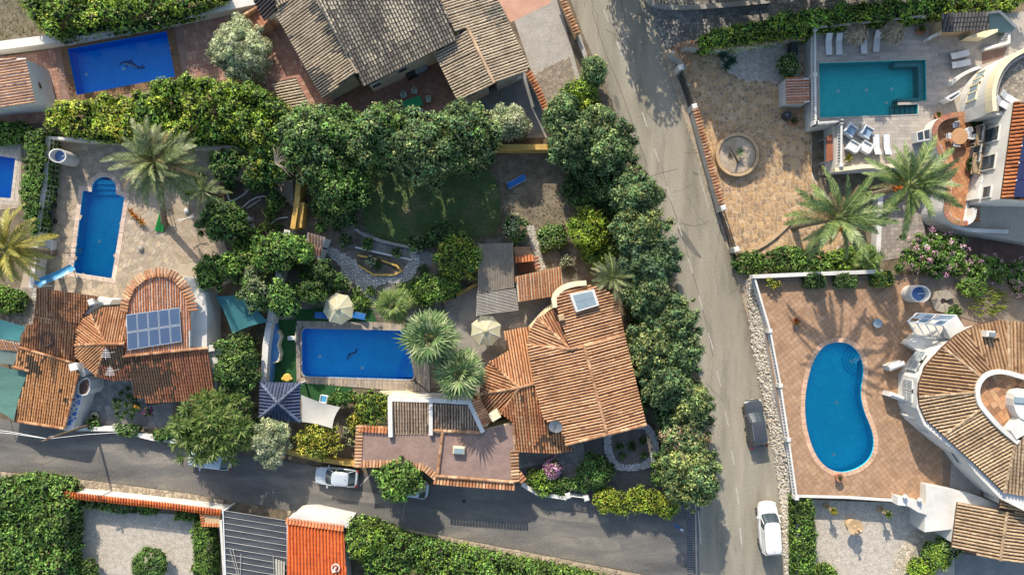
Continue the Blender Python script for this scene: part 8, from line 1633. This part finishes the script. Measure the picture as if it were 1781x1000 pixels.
# north-east
bush('round bush against the white terrace wall in the gravel bed', 1370, 115, 19, 2.0, G_OLIVE[:1] + G_MID, seed=100, n=26, ls=.12, dens=24, rl=.3)
t = thing('agave_group', 'blue-green agaves on the rim of the gravel bed', 'agave', W(1264, 105))
for x, y in ((1257, 98), (1272, 106), (1263, 116)): mb = MB(); blades(mb, W(x, y, .3), 30, .75, .07, [(.05, .13, .1), (.07, .16, .12), (.04, .09, .06)], random.Random(x), (.1, 1.3)); mb.build('agave', MATS['leaf'], t)
mb = MB(); blades(mb, W(1475, 275, ZT + .3), 40, .6, .05, G_YEL, random.Random(5), (.1, 1.3)); t = thing('agave', 'yellow-green agave on the beige terrace beside the balustrade', 'agave', W(1475, 275, ZT)); mb.build('leaves', MATS['leaf'], t)
hedge('mixed leafy border with red flowers below the flagstone court', [(1278, 442), (1300, 436), (1330, 440), (1372, 425), (1400, 432), (1440, 436), (1450, 470), (1400, 474), (1330, 474), (1290, 478), (1276, 462)], 1.4, G_BUSHY + G_MID, name='shrub_border', cat='shrubs', seed=101, sp=.55, rl=.36, ls=.17)
hedge('leafy border with fan-leaved shrubs between the two palms and the white wall', [(1450, 440), (1500, 425), (1530, 430), (1532, 470), (1455, 474)], 1.8, G_BUSHY + G_BRIGHT[:1], name='shrub_border', cat='shrubs', seed=102, sp=.6, rl=.4, ls=.22)
PK = [(.42, .22, .34), (.5, .3, .42), (.36, .17, .28), (.55, .4, .48)]
for i, (x, y, rx_, ry_, lb, hh) in enumerate(((1622, 442, 64, 42, 'large oleander covered in pink flowers below the court passage', 3.2), (1710, 468, 42, 26, 'oleander with a few pink flowers above the green euphorbia', 2.6), (1775, 485, 26, 36, 'pink oleander cut by the right edge of the picture', 2.8))):
    t = bush(lb, x, y, rx_, hh, G_BUSHY + G_MID, name='oleander', ry=ry_, seed=103 + i, n=60 if i == 0 else 34, rl=.42, ls=.16)
    zc = hh * .62; c = W(x, y, zc); K = ball_lumps((0, 0, 0), rx_ * S * .88, ry_ * S * .88, hh * .36, 40 if i != 1 else 14, .22, 9 + i, bottom=.05, rough=.2); K[:, :3] += np.array(c); leafmesh('blossoms', K[:-1], MATS['leaf'], t, PK, 34, .09, 1.2, seed=110 + i, core=.01)
t = thing('euphorbia', 'yellow-green candle-stemmed euphorbia beside the fan-roofed villa', 'cactus', W(1719, 524, ZS)); c = W(1719, 524, ZS + .8); r_ = random.Random(8)
for i in range(150):
    a = r_.uniform(0, 6.28); q = math.sqrt(r_.random()); p = Vector((c.x + math.cos(a) * q * 1.75, c.y + math.sin(a) * q * 1.35, ZS + .3 + (1 - q) * .6)); d = Vector((math.cos(a) * q * .5 + .5, math.sin(a) * q * .5, .75 - q * .3)) * r_.uniform(.35, .6); MB().tube([p, p + d * .6, p + d], [.05, .055, .03], 4, r_.choice([(.2, .26, .04), (.26, .3, .06), (.14, .2, .035)])).build('stem', MATS['leaf'], t)
for i, (x, y, p, lb) in enumerate(((1421, 488, G_DARK, 'square clipped dark bush on the terrace wall, the one nearest the road'), (1475, 487, G_DARK, 'square clipped dark bush on the terrace wall, the middle of three'), (1540, 485, G_MID + G_YEL[:1], 'square clipped yellowish bush on the terrace wall, nearest the white drum'))):
    hedge(lb, [(x - 17, y - 13), (x + 17, y - 13), (x + 17, y + 12), (x - 17, y + 12)], 1.2, p, name='clipped_bush', cat='bush', z0=ZS, seed=120 + i, sp=.34, rl=.26, ls=.1, dens=30, group='square clipped bushes on the terrace wall')
bush('small yellow bush at the corner of the white terrace wall', 1343, 491, 12, .9, G_YEL, z0=ZS, seed=123)
bush('bright green rounded shrub at the pebble path', 1625, 965, 26, 1.6, G_BRIGHT[:3] + G_BUSHY, ry=22, seed=124, n=30); bush('grey-green shrub beside the low wing wall', 1648, 950, 20, 1.6, G_OLIVE[:2] + G_MID, seed=125); bush('bright green shrub at the bottom edge below the pebble path', 1600, 990, 22, 1.4, G_BRIGHT[:3], seed=126, n=26)
sheet('far_corner_ground', [(1640, 960), (1900, 980), (1900, 1060), (1640, 1060)], .008, mat('greyc', []))
# trees standing just outside the frame whose shade falls into it
for i, (x, y, r_, h_) in enumerate(((1112, -95, 56, 9), (1085, -100, 30, 8), (1185, -100, 50, 9.5), (1262, -112, 64, 12.5), (1352, -110, 58, 12.5), (1445, -100, 50, 12.5), (1515, -80, 46, 11), (1405, -110, 50, 12), (1600, -80, 50, 10.5))): tree('tall tree beyond the top edge ' + ['over the left half of the wide road', 'over the driveway side of the road', 'at the mouth of the cobbled drive', 'above the curved corner wall', 'above the gravel bed', 'above the terrace corner post', 'above the left straw parasol', 'behind the bins corner', 'above the right straw parasol'][i], x, y, r_, h_, G_MID, n=40, rl=.7, dens=4 if i < 3 else 9, ls=.3, core=.35 if i < 3 else .8, seed=300 + i, group='trees beyond the top edge')

# more planting in the beds
for i, (x, y, r_, ry_, h_, p, lb) in enumerate(((562, 478, 20, 24, 3.2, G_DARK, 'dark bush on the slope left of the white path, the upper one'), (545, 510, 22, 20, 3.8, G_MID + G_DARK, 'dark bush between boundary wall and cream umbrella'), (592, 490, 15, 15, 2.4, G_MID, 'leafy bush hugging the outer bend of the white path'), (632, 528, 15, 13, 3.4, G_BUSHY, 'low bush right of the cream umbrella by the turf edge'),
    (590, 372, 24, 20, 1.8, G_DARK, 'dark shrub under the tall corner tree'), (560, 360, 18, 18, 1.6, G_DARK + G_MID, 'dark shrub beside the yellow boundary wall'), (770, 408, 24, 16, 1.5, G_DARK, 'dark shrub at the foot of the lawn near the yellow-topped bush'), (728, 425, 16, 12, 1.0, G_DARK + G_OLIVE[:1], 'small grey-dark shrub above the curled path end'), (715, 508, 20, 16, 1.4, G_MID, 'leafy shrub over the end of the white path'),
    (780, 500, 20, 22, 1.8, G_BUSHY, 'green shrub against the low ochre path wall'), (520, 455, 14, 18, 1.2, G_DARK, 'dark shrub squeezed behind the white boundary wall'), (335, 318, 22, 22, 2.0, G_MID + G_YEL[:1], 'loose shrub below the right side of the big date palm'), (432, 430, 24, 18, 2.2, G_BUSHY, 'bushy shrub left of the flat-topped tree'), (452, 320, 20, 12, 1.2, G_DARK, 'dark shrub behind the kerbed beds'),
    (1040, 440, 26, 22, 2.0, G_BRIGHT[:2] + G_MID, 'green shrub between the bright bush and the cycad-like palm'), (1000, 330, 20, 30, 2.2, G_DARK, 'dark shrub at the right border of the dry lawn'), (1105, 700, 20, 40, 2.2, G_DARK, 'dark shrub in the gap right of the ribbed roof, the upper one'), (1150, 815, 20, 30, 2.2, G_DARK + G_MID, 'dark shrub right of the rockery ring'), (1010, 838, 20, 14, 1.4, G_MID, 'shrub above the cream gate'), (1110, 625, 14, 30, 2.0, G_DARK, 'dark shrub close to the eaves of the ribbed roof'),
    (640, 735, 14, 10, .9, G_YEL[:2], 'low yellow shrub along the pink garage roof'), (565, 715, 12, 8, .8, G_MID, 'small shrub below the cream sail corner'), (440, 735, 16, 24, 1.6, G_DARK, 'dark shrub between yucca tree and gazebo'), (610, 755, 12, 20, .8, G_OLIVE, 'grey-green shrub on the strip left of the garage'), (1660, 540, 12, 10, .7, G_MID, 'little shrub right of the octagonal bench'), (1690, 500, 22, 14, 1.0, G_BUSHY, 'low green shrub below the smaller oleander'), (480, 350, 16, 14, 1.2, G_MID, 'shrub by the pale edging stones near the boundary wall'))):
    bush(lb, x, y, r_, h_, p, name='shrub', ry=ry_, seed=400 + i, z0=ZS if x > 1640 else 0)
r_ = random.Random(77); c = W(478, 285, 4.8); tt = [o for o in bpy.data.objects if o.get('label', '').startswith('loose yellowish tree')][0]; mb = MB()
for i in range(26): a = r_.uniform(-.6, 1.6); l = r_.uniform(.8, 1.9); d = Vector((math.cos(a), math.sin(a), .35)); s_ = d.orthogonal() * r_.uniform(-.3, .3); mb.tube([c, c + d * l * .5, c + (d + s_) * l], [.03, .02, .008], 4)
mb.build('bare_twigs', mat('twigpale', [(.3, .26, .2), (.4, .35, .28)], 2, .9), tt, kind='stuff')
# dry leaf litter and small weeds scattered over the bare ground
r3 = np.random.RandomState(9); mb = MB()
for poly, n_ in (([(500, 372), (625, 390), (720, 430), (860, 415), (990, 400), (1080, 520), (1000, 520), (830, 520), (770, 560), (540, 545), (480, 560)], 2600), ([(862, 262), (960, 262), (1000, 330), (1000, 400), (950, 410), (880, 395), (868, 300)], 1100), ([(385, 310), (470, 320), (510, 360), (505, 420), (450, 465), (396, 440), (370, 360)], 500), ([(990, 815), (1180, 800), (1200, 868), (1040, 870)], 400), ([(420, 700), (450, 700), (520, 745), (620, 745), (622, 800), (560, 795), (430, 780)], 600), ([(-10, 0), (40, 0), (60, 60), (-10, 70)], 300)):
    P_ = [(p.x, p.y) for p in Wm(poly)]; x0_, x1_, y0_, y1_ = min(p[0] for p in P_), max(p[0] for p in P_), min(p[1] for p in P_), max(p[1] for p in P_)
    for k in range(n_):
        x, y = r3.uniform(x0_, x1_), r3.uniform(y0_, y1_)
        if not inside((x, y), P_): continue
        a = r3.uniform(0, 6.28); s_ = r3.uniform(.03, .09); c_ = [(.22, .16, .08), (.3, .24, .13), (.08, .12, .04), (.12, .16, .05), (.16, .1, .05)][r3.randint(5)]
        mb.add([(x + s_ * math.cos(a + q), y + s_ * math.sin(a + q) * .7, .05 + .03 * math.sin(q * 2 + a)) for q in (0, 1.57, 3.14, 4.71)], [(0, 1, 2, 3)], c_)
mb.build('leaf_litter', MATS['leaf'], kind='stuff')
# ------------------------------------------------------------ palms
PG1 = [(.12, .165, .06), (.17, .21, .08), (.085, .12, .045), (.26, .28, .15)]; PG2 = [(.1, .16, .05), (.14, .2, .06), (.07, .12, .04), (.22, .27, .1)]; DEAD = [(.24, .16, .08), (.3, .21, .11)]; PG3 = [(.3, .27, .06), (.36, .3, .07), (.22, .22, .05), (.16, .18, .045)]
f1 = [frond_mesh(4.1, .9, 28, .62, PG1, s, curl=(s % 3 - 1) * .12, lw=.05) for s in range(6)]; f2 = [frond_mesh(4.3, .75, 30, .6, PG2, 20 + s, curl=(s % 3 - 1) * .1, lw=.06) for s in range(6)]; f3 = [frond_mesh(4.0, .8, 28, .65, PG3, 40 + s, curl=(s % 3 - 1) * .1, lw=.06) for s in range(5)]; f1.append(frond_mesh(3.4, 1.1, 22, .5, DEAD, 99, curl=.15, lw=.04)); f2.append(frond_mesh(3.2, 1.1, 22, .5, DEAD, 98, curl=-.15, lw=.04)); f4 = [frond_mesh(2.3, .5, 20, .4, PG1, 60 + s, lw=.03, liftz=.2) for s in range(4)]
palm('tall feathery date palm leaning over the yard of the keyhole pool', 274, 282, 8.0, f1, 96, seed=1, lean=(-3.2, -4.6), elev=(-45, 68), tr=.26)
palm('date palm with orange fruit cut by the left edge of the picture', 12, 432, 6.5, f3, 48, seed=2, fruit=4, elev=(-35, 60))
palm('date palm at the lower end of the flagstone court', 1458, 378, 9.5, f2, 44, seed=3, fruit=2, elev=(-30, 60)); palm('date palm over the passage beside the curving balcony', 1582, 322, 10.0, f2, 46, seed=4, fruit=2, elev=(-32, 60))
palm('small feathery palm between the big palm and the sandy patch', 352, 332, 4.0, f4, 26, seed=5, tr=.14, elev=(-25, 60))
palm('spiky cycad-like palm at the top corner of the skylight roof', 1066, 482, 4.4, f4, 46, seed=6, tr=.2, elev=(-30, 75), sc=(.8, 1.05))
FG = [(.13, .21, .08), (.19, .28, .11), (.09, .16, .06), (.3, .36, .18)]; g1 = [fan_mesh(1.35, 1.5, 17, FG, s) for s in range(5)]; g2 = [fan_mesh(.95, .95, 18, [(.12, .2, .05), (.17, .25, .07), (.22, .28, .08)], 10 + s) for s in range(4)]
palm('large fan palm at the right end of the wide pool, the upper one', 748, 588, 6.0, g1, 42, name='fan_palm', part='fan_leaf', seed=7, elev=(-40, 75), sc=(.8, 1.1)); palm('large fan palm between the wide pool and the tiled roof, the lower one', 800, 648, 5.6, g1, 38, name='fan_palm', part='fan_leaf', seed=8, elev=(-40, 75), sc=(.75, 1.0))
palm('smaller yellow-green fan palm below the white stone path', 684, 532, 5.0, g2, 32, name='fan_palm', part='fan_leaf', seed=9, elev=(-35, 75), tr=.18, sc=(.8, 1.1))
palm('young fan-leaved palm in the border under the date palm', 1510, 452, 2.0, g2, 16, name='fan_palm', part='fan_leaf', seed=10, elev=(-10, 70), tr=.1, sc=(.6, .9))
# the lawn's grass blades
r2 = np.random.RandomState(5); LP = [(p.x, p.y) for p in Wm(smooth_poly([(640, 300), (700, 275), (800, 285), (868, 300), (872, 395), (850, 412), (790, 418), (720, 432), (665, 420), (625, 392)], 2))]; mb = MB()
xs = r2.uniform(min(p[0] for p in LP) - 1, max(p[0] for p in LP) + 1, 9000); ys = r2.uniform(min(p[1] for p in LP) - 1, max(p[1] for p in LP) + 1, 9000); LP2 = offset(LP, .7)
for x, y in zip(xs, ys):
    if inside((x, y), LP) or (r2.uniform() < .5 and inside((x, y), LP2)):
        a = r2.uniform(0, 6.28); dx, dy = math.cos(a) * .045, math.sin(a) * .045; v = r2.uniform(.5, 1.1); mb.add([(x - dx, y - dy, .012), (x + dx, y + dy, .012), (x + dy * 1.6, y - dx * 1.6, .06)], [(0, 1, 2)], (.1 * v, .155 * v, .055 * v))
mb.build('lawn_grass', MATS['leaf'], kind='stuff')
